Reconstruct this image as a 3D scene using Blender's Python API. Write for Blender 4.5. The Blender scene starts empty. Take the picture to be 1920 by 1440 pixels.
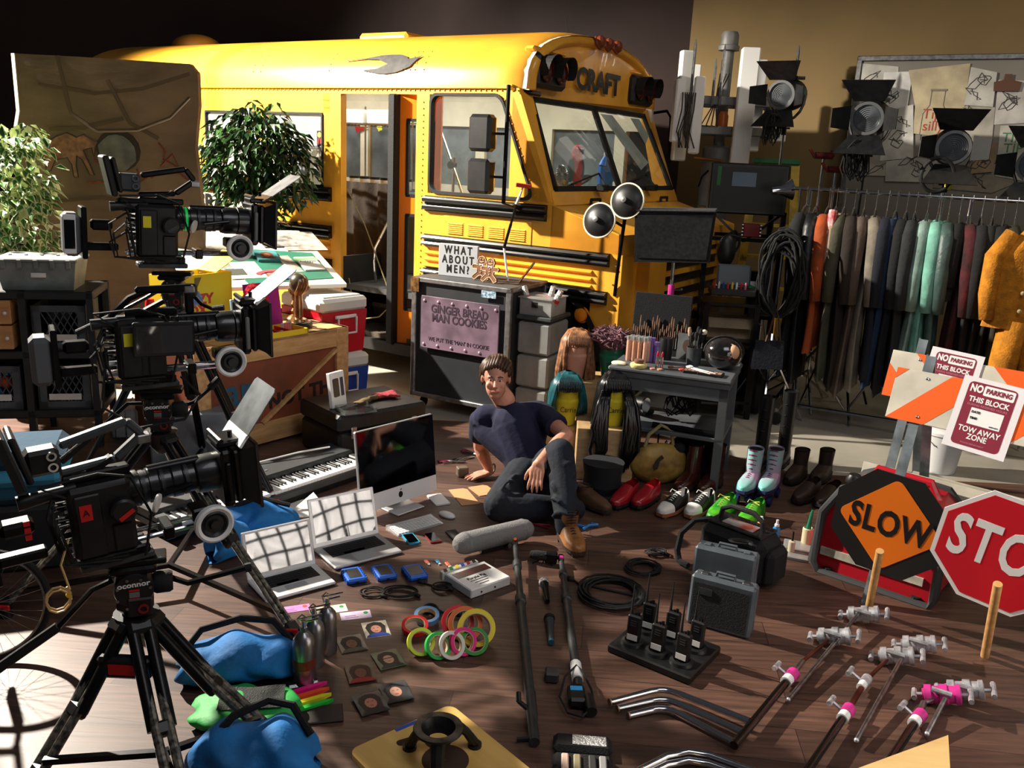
import bpy, math, random
from mathutils import Vector, Matrix
R=math.radians; PI=math.pi
random.seed(7)
# ---------------------------------------------------------------- camera
F=1640.0; PITCH=R(14.6); ROLL=R(2.8); CH=1.95
C=bpy.context.scene.collection
sc=bpy.context.scene
cp,sp=math.cos(PITCH),math.sin(PITCH); cr,sr=math.cos(ROLL),math.sin(ROLL)
cam=bpy.data.cameras.new('camera'); co=bpy.data.objects.new('camera',cam); C.objects.link(co)
cam.sensor_fit='HORIZONTAL'; cam.sensor_width=36; cam.lens=36*F/1920; cam.clip_start=.05; cam.clip_end=100
_r0=Vector((1,0,0)); _u0=Vector((0,sp,cp)); _b=Vector((0,-cp,sp))
_r=_r0*cr+_u0*sr; _u=_u0*cr-_r0*sr
m4=Matrix((_r,_u,_b)).transposed().to_4x4(); m4.translation=(0,0,CH); co.matrix_world=m4
sc.camera=co
def ray(px,py):
    a=(px-960)/F; b=-(py-720)/F
    x=a*cr-b*sr; y=a*sr+b*cr
    return Vector((x,cp+y*sp,-sp+y*cp))
def fl(px,py,z=0.0):
    d=ray(px,py); t=(z-CH)/d.z
    return Vector((d.x*t,d.y*t,z))
def at(px,py,Y):
    d=ray(px,py); t=Y/d.y
    return Vector((d.x*t,Y,CH+d.z*t))
# ---------------------------------------------------------------- light
sc.view_settings.view_transform='Standard'; sc.view_settings.look='None'
sc.view_settings.exposure=0.3; sc.view_settings.gamma=1; sc.view_settings.use_curve_mapping=False
wd=bpy.data.worlds.new('world'); sc.world=wd; wd.use_nodes=True
wd.node_tree.nodes['Background'].inputs[0].default_value=(.80,.88,1,1)
wd.node_tree.nodes['Background'].inputs[1].default_value=.035
def lamp(kind,loc,to,energy,col,size=.3,cone=None,blend=.5,name='studio_light'):
    l=bpy.data.lights.new(name,kind); l.energy=energy; l.color=col
    if kind=='AREA': l.size=size
    else: l.shadow_soft_size=size
    if cone: l.spot_size=R(cone); l.spot_blend=blend
    o=bpy.data.objects.new(name,l); C.objects.link(o); o.location=loc
    o.rotation_euler=(Vector(to)-Vector(loc)).to_track_quat('-Z','Y').to_euler(); return o
lamp('SPOT',(-5.3,6.7,4.3),(0,5.2,.4),5000,(1,.91,.78),.07,150,.5,'key_light')
lamp('AREA',(1.5,1.0,5.2),(.8,6.5,.6),60,(.95,.95,1),2.5,name='soft_fill_light')
lamp('AREA',(4.2,5.2,5.4),(3.4,9.3,2.2),42,(1,.84,.6),1.2,name='added_wall_wash')  # added unseen area lamp that brightens the right wall
# ---------------------------------------------------------------- materials
_m={}
def lin(c):
    c=c/255.0
    return c/12.92 if c<=.04045 else ((c+.055)/1.055)**2.4
def rgb(c): return (lin(c[0]),lin(c[1]),lin(c[2]),1)
def mt(name,col=(128,128,128),rough=.5,metal=0,var=0,scale=8,bump=0,bscale=60,stretch=(1,1,1),alpha=1,trans=0,emit=0,col2=None,coat=0,ior=1.45):
    """procedural principled material: colour broken up by noise, optional bump"""
    if name in _m: return _m[name]
    m=bpy.data.materials.new(name); m.use_nodes=True; nt=m.node_tree; b=nt.nodes['Principled BSDF']
    b.inputs['Base Color'].default_value=rgb(col); b.inputs['Roughness'].default_value=rough; b.inputs['Metallic'].default_value=metal
    b.inputs['Alpha'].default_value=alpha; b.inputs['Transmission Weight'].default_value=trans; b.inputs['IOR'].default_value=ior
    b.inputs['Coat Weight'].default_value=coat
    if emit: b.inputs['Emission Color'].default_value=rgb(col); b.inputs['Emission Strength'].default_value=emit
    tc=mp=None
    if var or bump or col2:
        tc=nt.nodes.new('ShaderNodeTexCoord'); mp=nt.nodes.new('ShaderNodeMapping'); mp.inputs['Scale'].default_value=stretch
        nt.links.new(tc.outputs['Object'],mp.inputs[0])
    if var or col2:
        n=nt.nodes.new('ShaderNodeTexNoise'); n.inputs['Scale'].default_value=scale; n.inputs['Detail'].default_value=6
        r=nt.nodes.new('ShaderNodeValToRGB')
        c2=col2 if col2 else tuple(max(0,v*(1-var)) for v in col)
        c1=col if col2 else tuple(min(255,v*(1+var*.6)) for v in col)
        r.color_ramp.elements[0].position=.36; r.color_ramp.elements[1].position=.64
        r.color_ramp.elements[0].color=rgb(c2); r.color_ramp.elements[1].color=rgb(c1)
        nt.links.new(mp.outputs[0],n.inputs[0]); nt.links.new(n.outputs[0],r.inputs[0]); nt.links.new(r.outputs[0],b.inputs['Base Color'])
    if bump:
        n2=nt.nodes.new('ShaderNodeTexNoise'); n2.inputs['Scale'].default_value=bscale; n2.inputs['Detail'].default_value=4
        bp=nt.nodes.new('ShaderNodeBump'); bp.inputs['Strength'].default_value=bump; bp.inputs['Distance'].default_value=.01
        nt.links.new(mp.outputs[0],n2.inputs[0]); nt.links.new(n2.outputs[0],bp.inputs['Height']); nt.links.new(bp.outputs[0],b.inputs['Normal'])
    _m[name]=m; return m
def glass(name,col=(235,240,240),rough=.03,a=.22):
    """thin pane: mostly clear with a fresnel reflection"""
    if name in _m: return _m[name]
    m=bpy.data.materials.new(name); m.use_nodes=True; nt=m.node_tree
    for n in list(nt.nodes):
        if n.type!='OUTPUT_MATERIAL': nt.nodes.remove(n)
    o=[n for n in nt.nodes if n.type=='OUTPUT_MATERIAL'][0]
    t=nt.nodes.new('ShaderNodeBsdfTransparent'); t.inputs[0].default_value=rgb(col)
    g=nt.nodes.new('ShaderNodeBsdfGlossy'); g.inputs['Roughness'].default_value=rough
    f=nt.nodes.new('ShaderNodeFresnel'); f.inputs[0].default_value=1.5
    d=nt.nodes.new('ShaderNodeBsdfDiffuse'); d.inputs[0].default_value=rgb((200,205,205))
    x=nt.nodes.new('ShaderNodeMixShader'); y=nt.nodes.new('ShaderNodeMixShader'); x.inputs[0].default_value=a*.2
    nt.links.new(t.outputs[0],x.inputs[1]); nt.links.new(d.outputs[0],x.inputs[2])
    ge=nt.nodes.new('ShaderNodeNewGeometry'); mm=nt.nodes.new('ShaderNodeMath'); mm.operation='MULTIPLY_ADD'; mm.inputs[1].default_value=-1; mm.inputs[2].default_value=1; m2=nt.nodes.new('ShaderNodeMath'); m2.operation='MULTIPLY'; nt.links.new(ge.outputs['Backfacing'],mm.inputs[0]); nt.links.new(mm.outputs[0],m2.inputs[0]); nt.links.new(f.outputs[0],m2.inputs[1]); nt.links.new(m2.outputs[0],y.inputs[0]); nt.links.new(x.outputs[0],y.inputs[1]); nt.links.new(g.outputs[0],y.inputs[2]); nt.links.new(y.outputs[0],o.inputs[0])
    _m[name]=m; return m
def wood(name,c1,c2,rough=.45,scale=3,st=(1,12,12),bump=.15):
    return mt(name,c1,rough,col2=c2,scale=scale,stretch=st,bump=bump,bscale=scale*3)
# shared materials
BLK=mt('black_plastic',(22,22,23),.42,var=.3,scale=20)
BLKM=mt('black_anodised_metal',(26,26,28),.3,metal=.6,var=.2,scale=30)
RUB=mt('black_rubber',(18,18,18),.75,bump=.2,bscale=90)
FAB=mt('black_fabric',(24,24,26),.95,bump=.6,bscale=200)
DGR=mt('dark_grey_plastic',(58,62,64),.5,var=.15,scale=12)
GRY=mt('grey_plastic',(110,113,112),.5,var=.12,scale=10)
CHR=mt('chrome_metal',(205,205,208),.14,metal=1)
STL=mt('brushed_steel',(150,150,150),.35,metal=1,var=.15,scale=30)
CAST=mt('cast_metal',(188,188,192),.45,metal=.6,var=.2,scale=30)
WHT=mt('white_plastic',(228,228,226),.35)
PAP=mt('white_paper',(222,220,214),.8,var=.05,scale=6)
REDP=mt('red_plastic',(196,30,28),.4)
YLP=mt('yellow_tape',(225,215,40),.6)
BLUF=mt('blue_sandbag_cloth',(22,110,178),.75,var=.18,scale=5,bump=.5,bscale=25)
MAG=mt('magenta_paint',(196,44,132),.5,var=.12,scale=20)
WGLS=mt('lens_glass',(12,14,22),.03,coat=1)
# ---------------------------------------------------------------- mesh builder
def frame(o,x,z):
    """matrix with origin o, local x along x, local z along z (orthonormalised)"""
    x=Vector(x).normalized(); z=Vector(z); z=(z-x*z.dot(x)).normalized(); y=z.cross(x)
    M=Matrix((x,y,z)).transposed().to_4x4(); M.translation=Vector(o); return M
def TR(x=0,y=0,z=0): return Matrix.Translation((x,y,z))
def RX(a): return Matrix.Rotation(R(a),4,'X')
def RY(a): return Matrix.Rotation(R(a),4,'Y')
def RZ(a): return Matrix.Rotation(R(a),4,'Z')
class MB:
    def __init__(s,M=None): s.v=[];s.f=[];s.m=[];s.M=M or Matrix.Identity(4)
    def add(s,vs,fs,m=0,M=None):
        T=s.M@M if M is not None else s.M
        k=len(s.v); s.v+=[T@Vector(v) for v in vs]
        for f in fs: s.f.append([i+k for i in f]); s.m.append(m)
        return s
    def bx(s,x0,x1,y0,y1,z0,z1,m=0,b=0,M=None):
        if x1<x0:x0,x1=x1,x0
        if y1<y0:y0,y1=y1,y0
        if z1<z0:z0,z1=z1,z0
        b=min(b,(x1-x0)*.45,(y1-y0)*.45,(z1-z0)*.45)
        if b<=0:
            return s.add([(x0,y0,z0),(x1,y0,z0),(x1,y1,z0),(x0,y1,z0),(x0,y0,z1),(x1,y0,z1),(x1,y1,z1),(x0,y1,z1)],[(0,3,2,1),(4,5,6,7),(0,1,5,4),(1,2,6,5),(2,3,7,6),(3,0,4,7)],m,M)
        X=(x0,x1);Y=(y0,y1);Z=(z0,z1);vs=[];ix={}
        for i in (0,1):
            for j in (0,1):
                for k in (0,1):
                    sx=b if i==0 else -b; sy=b if j==0 else -b; sz=b if k==0 else -b
                    ix[i,j,k,0]=len(vs);vs.append((X[i],Y[j]+sy,Z[k]+sz))
                    ix[i,j,k,1]=len(vs);vs.append((X[i]+sx,Y[j],Z[k]+sz))
                    ix[i,j,k,2]=len(vs);vs.append((X[i]+sx,Y[j]+sy,Z[k]))
        fs=[]
        for a in (0,1):
            q=[ix[a,0,0,0],ix[a,1,0,0],ix[a,1,1,0],ix[a,0,1,0]]; fs.append(q if a else q[::-1])
            q=[ix[0,a,0,1],ix[0,a,1,1],ix[1,a,1,1],ix[1,a,0,1]]; fs.append(q if a else q[::-1])
            q=[ix[0,0,a,2],ix[1,0,a,2],ix[1,1,a,2],ix[0,1,a,2]]; fs.append(q if a else q[::-1])
        for i in (0,1):
            for j in (0,1):
                q=[ix[i,j,0,0],ix[i,j,0,1],ix[i,j,1,1],ix[i,j,1,0]]; fs.append(q if i==j else q[::-1])
                q=[ix[i,0,j,0],ix[i,1,j,0],ix[i,1,j,2],ix[i,0,j,2]]; fs.append(q if i==j else q[::-1])
                q=[ix[0,i,j,1],ix[0,i,j,2],ix[1,i,j,2],ix[1,i,j,1]]; fs.append(q if i==j else q[::-1])
                for k in (0,1):
                    q=[ix[i,j,k,0],ix[i,j,k,1],ix[i,j,k,2]]; fs.append(q if (i+j+k)%2 else q[::-1])
        return s.add(vs,fs,m,M)
    def cb(s,c,d,m=0,b=0,M=None):
        return s.bx(c[0]-d[0]/2,c[0]+d[0]/2,c[1]-d[1]/2,c[1]+d[1]/2,c[2]-d[2]/2,c[2]+d[2]/2,m,b,M)
    def bar(s,p,q,w,h,m=0,up=(0,0,1),b=0):
        """rectangular bar from p to q"""
        p=Vector(p);q=Vector(q); L=(q-p).length
        if abs((q-p).normalized().dot(Vector(up)))>.98: up=(0,1,0)
        return s.bx(0,L,-w/2,w/2,-h/2,h/2,m,b,frame(p,q-p,up))
    def tube(s,pts,r,n=8,m=0,closed=False,M=None):
        P=[Vector(p) for p in pts]; k=len(P); rr=r if isinstance(r,(list,tuple)) else [r]*k
        tg=[]
        for i in range(k):
            a=P[(i-1)%k] if (i>0 or closed) else P[i]; b=P[(i+1)%k] if (i<k-1 or closed) else P[i]
            t=(b-a); tg.append(t.normalized() if t.length>1e-9 else Vector((0,0,1)))
        nrm=tg[0].orthogonal().normalized(); vs=[];fs=[]
        for i in range(k):
            nrm=(nrm-tg[i]*nrm.dot(tg[i]))
            nrm=nrm.normalized() if nrm.length>1e-6 else tg[i].orthogonal().normalized()
            bi=tg[i].cross(nrm)
            for j in range(n):
                a=2*PI*j/n; vs.append(P[i]+(nrm*math.cos(a)+bi*math.sin(a))*rr[i])
        for i in range(k if closed else k-1):
            for j in range(n):
                a=i*n+j;b=i*n+(j+1)%n;c=((i+1)%k)*n+(j+1)%n;d=((i+1)%k)*n+j; fs.append((a,b,c,d))
        if not closed: fs.append(tuple(range(n))[::-1]); fs.append(tuple((k-1)*n+j for j in range(n)))
        return s.add(vs,fs,m,M)
    def cyl(s,p,q,r,r2=None,n=16,m=0): return s.tube([p,q],[r,r if r2 is None else r2],n,m)
    def lathe(s,pr,n=24,m=0,M=None,cap=True):
        vs=[];fs=[];k=len(pr)
        for r,z in pr:
            for j in range(n):
                a=2*PI*j/n; vs.append((r*math.cos(a),r*math.sin(a),z))
        for i in range(k-1):
            for j in range(n): fs.append((i*n+j,i*n+(j+1)%n,(i+1)*n+(j+1)%n,(i+1)*n+j))
        if cap: fs.append(tuple(range(n))[::-1]); fs.append(tuple((k-1)*n+j for j in range(n)))
        return s.add(vs,fs,m,M)
    def ring(s,R0,r0,z0,z1,n=32,m=0,M=None):
        return s.lathe([(r0,z0),(R0,z0),(R0,z1),(r0,z1),(r0,z0)],n,m,M,cap=False)
    def ball(s,c,r,nu=16,nv=10,m=0,M=None):
        if not isinstance(r,(list,tuple)): r=(r,r,r)
        T=TR(*c)@Matrix.Diagonal((r[0],r[1],r[2],1))
        if M is not None: T=M@T
        pr=[(max(1e-4,math.sin(PI*i/nv)),-math.cos(PI*i/nv)) for i in range(nv+1)]
        return s.lathe(pr,nu,m,T)
    def prism(s,poly,z0,z1,m=0,M=None):
        n=len(poly); a=sum(poly[i][0]*poly[(i+1)%n][1]-poly[(i+1)%n][0]*poly[i][1] for i in range(n))
        if a<0: poly=poly[::-1]
        vs=[(x,y,z0) for x,y in poly]+[(x,y,z1) for x,y in poly]
        return s.add(vs,[tuple(range(n))[::-1],tuple(range(n,2*n))]+[(i,(i+1)%n,n+(i+1)%n,n+i) for i in range(n)],m,M)
    def hex8(s,p,m=0,M=None):
        return s.add(p,[(0,3,2,1),(4,5,6,7),(0,1,5,4),(1,2,6,5),(2,3,7,6),(3,0,4,7)],m,M)
    def grid(s,fn,nu,nv,m=0,M=None,cu=False):
        vs=[fn(i/nu,j/nv) for j in range(nv+1) for i in range(nu+(0 if cu else 1))]; w=nu if cu else nu+1
        fs=[(j*w+i,j*w+(i+1)%w,(j+1)*w+(i+1)%w,(j+1)*w+i) for j in range(nv) for i in range(nu)]
        return s.add(vs,fs,m,M)
    def o(s,name,mats,parent=None,smooth=35,label=None,remesh=0,sm=6,sub=0):
        me=bpy.data.meshes.new(name); me.from_pydata([tuple(v) for v in s.v],[],s.f)
        if not isinstance(mats,(list,tuple)): mats=[mats]
        for a in mats: me.materials.append(a)
        me.polygons.foreach_set('material_index',s.m)
        if smooth:
            me.polygons.foreach_set('use_smooth',[True]*len(me.polygons))
            if smooth<180: me.set_sharp_from_angle(angle=R(smooth))
        me.update(); o=bpy.data.objects.new(name,me); C.objects.link(o)
        if parent is not None: o.parent=parent
        if label: o['label']=label
        if remesh:
            r=o.modifiers.new('r','REMESH'); r.mode='VOXEL'; r.voxel_size=remesh; r.use_smooth_shade=True
            k=o.modifiers.new('s','SMOOTH'); k.iterations=sm; k.factor=.5
        if sub:
            k=o.modifiers.new('u','SUBSURF'); k.levels=sub; k.render_levels=sub
        return o
def rrect(w,h,r,n=4):
    out=[]
    for cx,cy,a0 in ((w/2-r,h/2-r,0),(-w/2+r,h/2-r,90),(-w/2+r,-h/2+r,180),(w/2-r,-h/2+r,270)):
        for i in range(n+1): a=R(a0+90*i/n); out.append((cx+r*math.cos(a),cy+r*math.sin(a)))
    return out
def T(name,label,cat,loc=(0,0,0),rz=0,group=None,M=None):
    o=bpy.data.objects.new(name,None); C.objects.link(o); o.empty_display_size=.05
    if M is not None: o.matrix_world=M
    else: o.location=loc; o.rotation_euler=(0,0,R(rz))
    return tag(o,label,cat,group)
def tag(o,label,cat,group=None):
    o['label']=label; o['category']=cat
    if group: o['group']=group
    return o
def st(o): o['kind']='structure'; return o
def dup(root,label=None,loc=None,rz=None,M=None):
    r=root.copy(); C.objects.link(r)
    if label: r['label']=label
    if M is not None: r.matrix_world=M
    if loc is not None: r.location=loc
    if rz is not None: r.rotation_euler[2]=R(rz)
    for ch in list(root.children):
        c=ch.copy(); C.objects.link(c); c.parent=r
        for g in list(ch.children):
            d=g.copy(); C.objects.link(d); d.parent=c
    return r
def txt(body,size,mat,parent,M,name='lettering',bold=0,sx=1,align='CENTER',ex=.0008,sp_=1,lh=1):
    """raised lettering lying in the local xy plane of M"""
    cu=bpy.data.curves.new(name,'FONT'); cu.body=body; cu.size=size; cu.extrude=ex; cu.offset=bold
    cu.align_x=align; cu.align_y='CENTER'; cu.space_character=sp_; cu.space_line=lh; cu.resolution_u=3
    t=bpy.data.objects.new(name,cu); me=bpy.data.meshes.new_from_object(t); bpy.data.objects.remove(t)
    me.materials.clear(); me.materials.append(mat)
    me.transform(M@Matrix.Diagonal((sx,1,1,1)))
    o=bpy.data.objects.new(name,me); C.objects.link(o); o.parent=parent; return o
def quadpts(parent,name,pts,th,mat,M=None):
    """thin sheet with thickness from 2d outline"""
    return MB(M).prism(pts,0,th).o(name,mat,parent,0)
# ================================================================ SETTING
def floor_mat():
    m=bpy.data.materials.new('dark_laminate_planks'); m.use_nodes=True; nt=m.node_tree; b=nt.nodes['Principled BSDF']; L=nt.links.new
    tc=nt.nodes.new('ShaderNodeTexCoord'); mp=nt.nodes.new('ShaderNodeMapping'); mp.inputs['Rotation'].default_value=(0,0,R(6))
    L(tc.outputs['Object'],mp.inputs[0])
    br=nt.nodes.new('ShaderNodeTexBrick'); br.inputs['Scale'].default_value=1; br.inputs['Brick Width'].default_value=1.25; br.inputs['Row Height'].default_value=.19
    br.inputs['Mortar Size'].default_value=.0016; br.inputs['Mortar Smooth'].default_value=.3; br.inputs['Bias'].default_value=0; br.offset=.37
    br.inputs['Color1'].default_value=rgb((104,76,64)); br.inputs['Color2'].default_value=rgb((70,49,41)); br.inputs['Mortar'].default_value=rgb((30,20,17))
    L(mp.outputs[0],br.inputs[0])
    mp2=nt.nodes.new('ShaderNodeMapping'); mp2.inputs['Rotation'].default_value=(0,0,R(6)); mp2.inputs['Scale'].default_value=(1.6,22,1); L(tc.outputs['Object'],mp2.inputs[0])
    n=nt.nodes.new('ShaderNodeTexNoise'); n.inputs['Scale'].default_value=2.2; n.inputs['Detail'].default_value=8; L(mp2.outputs[0],n.inputs[0])
    r=nt.nodes.new('ShaderNodeValToRGB'); r.color_ramp.elements[0].color=(.45,.45,.45,1); r.color_ramp.elements[1].color=(1.25,1.2,1.15,1); r.color_ramp.elements[0].position=.3; r.color_ramp.elements[1].position=.72
    L(n.outputs[0],r.inputs[0])
    x=nt.nodes.new('ShaderNodeMixRGB'); x.blend_type='MULTIPLY'; x.inputs[0].default_value=1; L(br.outputs[0],x.inputs[1]); L(r.outputs[0],x.inputs[2]); L(x.outputs[0],b.inputs['Base Color'])
    n3=nt.nodes.new('ShaderNodeTexNoise'); n3.inputs['Scale'].default_value=1.6; r3=nt.nodes.new('ShaderNodeMapRange'); r3.inputs[3].default_value=.36; r3.inputs[4].default_value=.56
    L(tc.outputs['Object'],n3.inputs[0]); L(n3.outputs[0],r3.inputs[0]); L(r3.outputs[0],b.inputs['Roughness'])
    bp=nt.nodes.new('ShaderNodeBump'); bp.inputs['Strength'].default_value=.12; bp.inputs['Distance'].default_value=.004; L(n.outputs[0],bp.inputs['Height']); L(bp.outputs[0],b.inputs['Normal'])
    return m
st(MB().add([(-7,0.5,0),(6,.5,0),(6,5.5,0),(1.9,5.5,0),(1.0,6.3,0),(-7,6.3,0)],[(0,1,2,3,4,5)]).o('floor',floor_mat(),smooth=0))
CYC=mt('painted_studio_floor',(168,162,148),.6,var=.08,scale=2)
st(MB().bx(-12,9,0,15,-.06,-.003).o('floor_studio',CYC,smooth=0))
# walls: the lit cyclorama wall runs parallel to the bus, its foot swept into the floor
CR=Vector((1.8,10.45,0)); D1=Vector((.848,-.53,0)); N1=Vector((-.53,-.848,0))
def wallp(u,v):
    p=CR+D1*(u*9); rr=.45
    if v<.5: a=v*2*PI/2; return p+N1*(rr*(1-math.sin(a)))+Vector((0,0,rr*(1-math.cos(a))))
    return p+Vector((0,0,rr+(v-.5)*2*5.6))
st(MB().grid(wallp,24,24).o('wall_right',mt('dim_olive_cyclorama',(118,98,64),.9,var=.06,scale=1),smooth=180))  # dim warm light on the white cyclorama put into the olive colour
CL=Vector((-11,14.2,0)); 
st(MB().add([CR,CL,CL+Vector((0,0,6)),CR+Vector((0,0,6))],[(0,3,2,1)]).o('wall_back',mt('black_studio_drape',(44,33,31),.95,var=.2,scale=.6),smooth=0))
st(MB().add([CL,(-11,0,0),(-11,0,6),(-11,14.2,6)],[(0,3,2,1)]).o('wall_left',mt('black_side_drape',(30,31,31),.95,var=.2,scale=.6),smooth=0))
# ================================================================ SCHOOL BUS   (local x forward, y away from camera, z up)
YEL=mt('school_bus_yellow_paint',(234,166,52),.36,var=.07,scale=2.5,coat=.25)
YDK=mt('bus_trim_yellow',(228,150,16),.4,var=.1,scale=6)
BRL=mt('black_rub_rail',(20,20,21),.28,coat=.4)
BIN=mt('bus_interior_cream',(214,208,188),.6,var=.06,scale=3)
BGL=glass('bus_window_glass')
BM=TR(-.1,7.0,0)@RZ(-31.94)
BUS=T('school_bus','yellow school bus converted for catering, CRAFT lettered above its windshield','bus',(-.1,7.0,0),-31.94)
def bus(name,mb,m,par=None,**k): return mb.o(name,m,par or BUS,**k)
WINX=[(-3.55-.85*i,-2.83-.85*i) for i in range(0,3)]+[(-2.71,-1.98)]
b=MB(); y0,y1=0,.045
b.bx(-5.55,-1.78,y0,y1,.42,1.60); b.bx(-5.55,-.0,y0,y1,2.40,2.47); b.bx(-5.55,-1.9,y0,y1,2.24,2.40)
xs=sorted(WINX); prev=-5.55
for a,c in xs: b.bx(prev,a,y0,y1,1.60,2.24); prev=c
b.bx(-1.98,-1.78,y0,y1,1.6,2.4); b.bx(-1.84,-1.76,-.012,.06,.38,2.40)
b.bx(-.93,-.80,y0,y1,.42,2.40); b.bx(-.80,.98,y0,y1,1.28,1.42); b.bx(-.80,.34,y0,y1,1.42,1.62)
b.bx(-.8,.1,y0,y1,.55,1.28); b.bx(.1,.98,y0,y1,.9,1.28); b.bx(.78,1.0,y0,y1,.66,.9)
b.prism([(-.12,2.4),(.0,2.4),(.36,1.62),(.22,1.62)],-y1,-y0,M=RX(90))          # slanted pillar
b.prism([(.34,1.62),(.34,1.42),(.98,1.42),(.98,1.30)][:3]+[(.98,1.43)],-y1,-y0,M=RX(90))
bus('side_panel',b,YEL,smooth=0)
b=MB(); b.bx(-5.55,.2,2.40,2.445,.42,1.6); b.bx(-5.55,.0,2.40,2.445,2.24,2.47)
for a,c in xs+[(-1.86,-1.13),(-1.01,-.28)]: b.bx(c,c+.12,2.40,2.445,1.6,2.24)
bus('side_panel',b,YEL,smooth=0)
# roof: arched profile swept along, front edge rolled over
def arch(t,inset=0,lift=0):
    a=PI*t; r=1.245-inset; yy=1.222-r*math.cos(a)*(1 if True else 0); k=abs(math.sin(a))**.72
    return yy,2.45+(.53-inset*.6)*k
def roofp(u,v):
    X=[-5.55,-4.6,-3.5,-2,-1,-.15,-.06,.03,.10,.13,.12,.08]; I=[0,0,0,0,0,0,.008,.03,.07,.12,.16,.19]
    k=min(int(round(v*11)),11); yy,zz=arch(u,I[k]); return (X[k],yy,zz)
bus('roof',MB().grid(roofp,28,11),YEL,smooth=60)
b=MB(); pts=[arch(i/28,.19) for i in range(29)]
b.add([(.08,p[0],p[1]) for p in pts]+[(.02,.16,2.40),(.02,2.29,2.40)],[tuple(range(29))+(30,29)])
bus('front_header',b,YEL,smooth=0)
b=MB(); pts=[arch(i/28,.0) for i in range(29)]
b.add([(-5.55,p[0],p[1]) for p in pts]+[(-5.55,2.44,.42),(-5.55,0,.42)],[tuple(range(29))+(29,30)])
bus('rear_panel',b,YEL,smooth=0)
# rivet rows and gutter
b=MB()
b.bx(-5.55,.0,-.02,.0,2.445,2.475); bus('rain_gutter',b,YDK,smooth=0)
b=MB()
def riv(x,z,y=-.004): b.ball((x,y,z),(.007,.005,.007),6,4)
for i in range(110): riv(-5.4+i*.05,2.43)
for z in [2.34-.05*i for i in range(38)]: riv(-.86,z)
for z in [1.25-.045*i for i in range(14)]: riv(-.77,z)
for i in range(13): riv(.05+.026*i-.12,2.36-.058*i)
for x in (-.95,-.86,-1.0,-1.9,-2.85,-2.75,-3.6): 
    for k in range(4): yy,zz=arch(.05+.03*k); b.ball((x+.0,yy-.002,zz),(.006,.006,.006),6,4)
for z in (1.25,1.16,1.06,.96,.87,.80,.70): riv(.955,z)
for x in (-.6,-.42,-.24,-.06,.12):
    riv(x,1.40); riv(x,1.255)
bus('rivets',b,mt('rivet_yellow',(215,140,30),.5),smooth=0)['kind']='stuff'
# rub rails
def rail(x0,x1,z0,z1,n=2):
    b=MB(); h=(z1-z0)/n
    for i in range(n):
        z=z0+h*i; b.prism([(0,z+.004),(-.045,z+h*.22),(-.052,z+h*.5),(-.045,z+h*.78),(0,z+h-.004)],x0,x1,M=Matrix(((0,0,1,0),(1,0,0,0),(0,1,0,0),(0,0,0,1))))
    b.bx(x0,x1,-.012,0,z0,z1); bus('rub_rail',b,BRL,smooth=50)
rail(-.82,.36,1.475,1.60); rail(-.82,.92,1.185,1.285); rail(-.82,.92,.90,1.0)
rail(-5.5,-1.88,1.475,1.60); rail(-5.5,-1.88,1.15,1.26); rail(-5.5,-1.88,.86,.96)
b=MB()
for z in (1.02,1.075,1.13):
    for x0,x1 in ((-.8,.78),(-5.5,-1.9)): b.prism([(0,z-.018),(-.03,z),(0,z+.018)],x0,x1,M=Matrix(((0,0,1,0),(1,0,0,0),(0,1,0,0),(0,0,0,1))))
bus('panel_ribs',b,YEL,smooth=0)
# louvred vent panel
b=MB(); b.bx(-.62,.23,-.006,0,1.265,1.465)
for i in range(4):
    x=-.575+i*.2
    for k in range(6): b.prism([(-.006,1.305+k*.016),(-.018,1.309+k*.016),(-.006,1.317+k*.016)],x,x+.15,m=1,M=Matrix(((0,0,1,0),(1,0,0,0),(0,1,0,0),(0,0,0,1))))
bus('louvre_vent',b,[YEL,mt('louvre_yellow',(250,196,80),.4)],smooth=0)
# side windows
def win(poly,name='window',y=.0,fr=.028,par=None):
    M=RX(90); f=MB(); n=len(poly); cx=sum(p[0] for p in poly)/n; cz=sum(p[1] for p in poly)/n
    inn=[(cx+(p[0]-cx)*(1-fr*2/abs(max(q[0] for q in poly)-min(q[0] for q in poly))),cz+(p[1]-cz)*(1-fr*2/abs(max(q[1] for q in poly)-min(q[1] for q in poly)))) for p in poly]
    vs=[(p[0],y-.014,p[1]) for p in poly]+[(p[0],y-.014,p[1]) for p in inn]+[(p[0],y+.04,p[1]) for p in poly]+[(p[0],y+.04,p[1]) for p in inn]
    fs=[]
    for i in range(n):
        j=(i+1)%n; fs+=[(i,j,n+j,n+i),(2*n+i,3*n+i,3*n+j,2*n+j),(i,2*n+i,2*n+j,j),(n+i,n+j,3*n+j,3*n+i)]
    o=bus(name,f.add(vs,fs),RUB,par,smooth=0)
    bus('pane',MB().add([(p[0],y+.012,p[1]) for p in inn],[tuple(range(n))]),BGL,o,smooth=0); return o
def rr(x0,x1,z0,z1,r=.06):
    return [((x0+x1)/2+p[0],(z0+z1)/2+p[1]) for p in rrect(x1-x0,z1-z0,r)]
for a,c in xs:
    w_=win(rr(a,c,1.60,2.24,.02),fr=.016)
    w_.children[0].data.materials[0]=glass('dusty_window_glass',(225,232,232),.08,1.6)
    MB().bx(a,c,.0,.03,1.93,1.955).o('sash_bar',STL,w_,0)
q=rrect(1,1,.1); 
def lerpq(TL,TR_,BR,BL):
    out=[]
    for px,pz in rrect(1,1,.09,5):
        u=px+.5;v=pz+.5; out.append((BL[0]*(1-u)*(1-v)+BR[0]*u*(1-v)+TL[0]*(1-u)*v+TR_[0]*u*v, BL[1]*(1-u)*(1-v)+BR[1]*u*(1-v)+TL[1]*(1-u)*v+TR_[1]*u*v))
    return out
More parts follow.
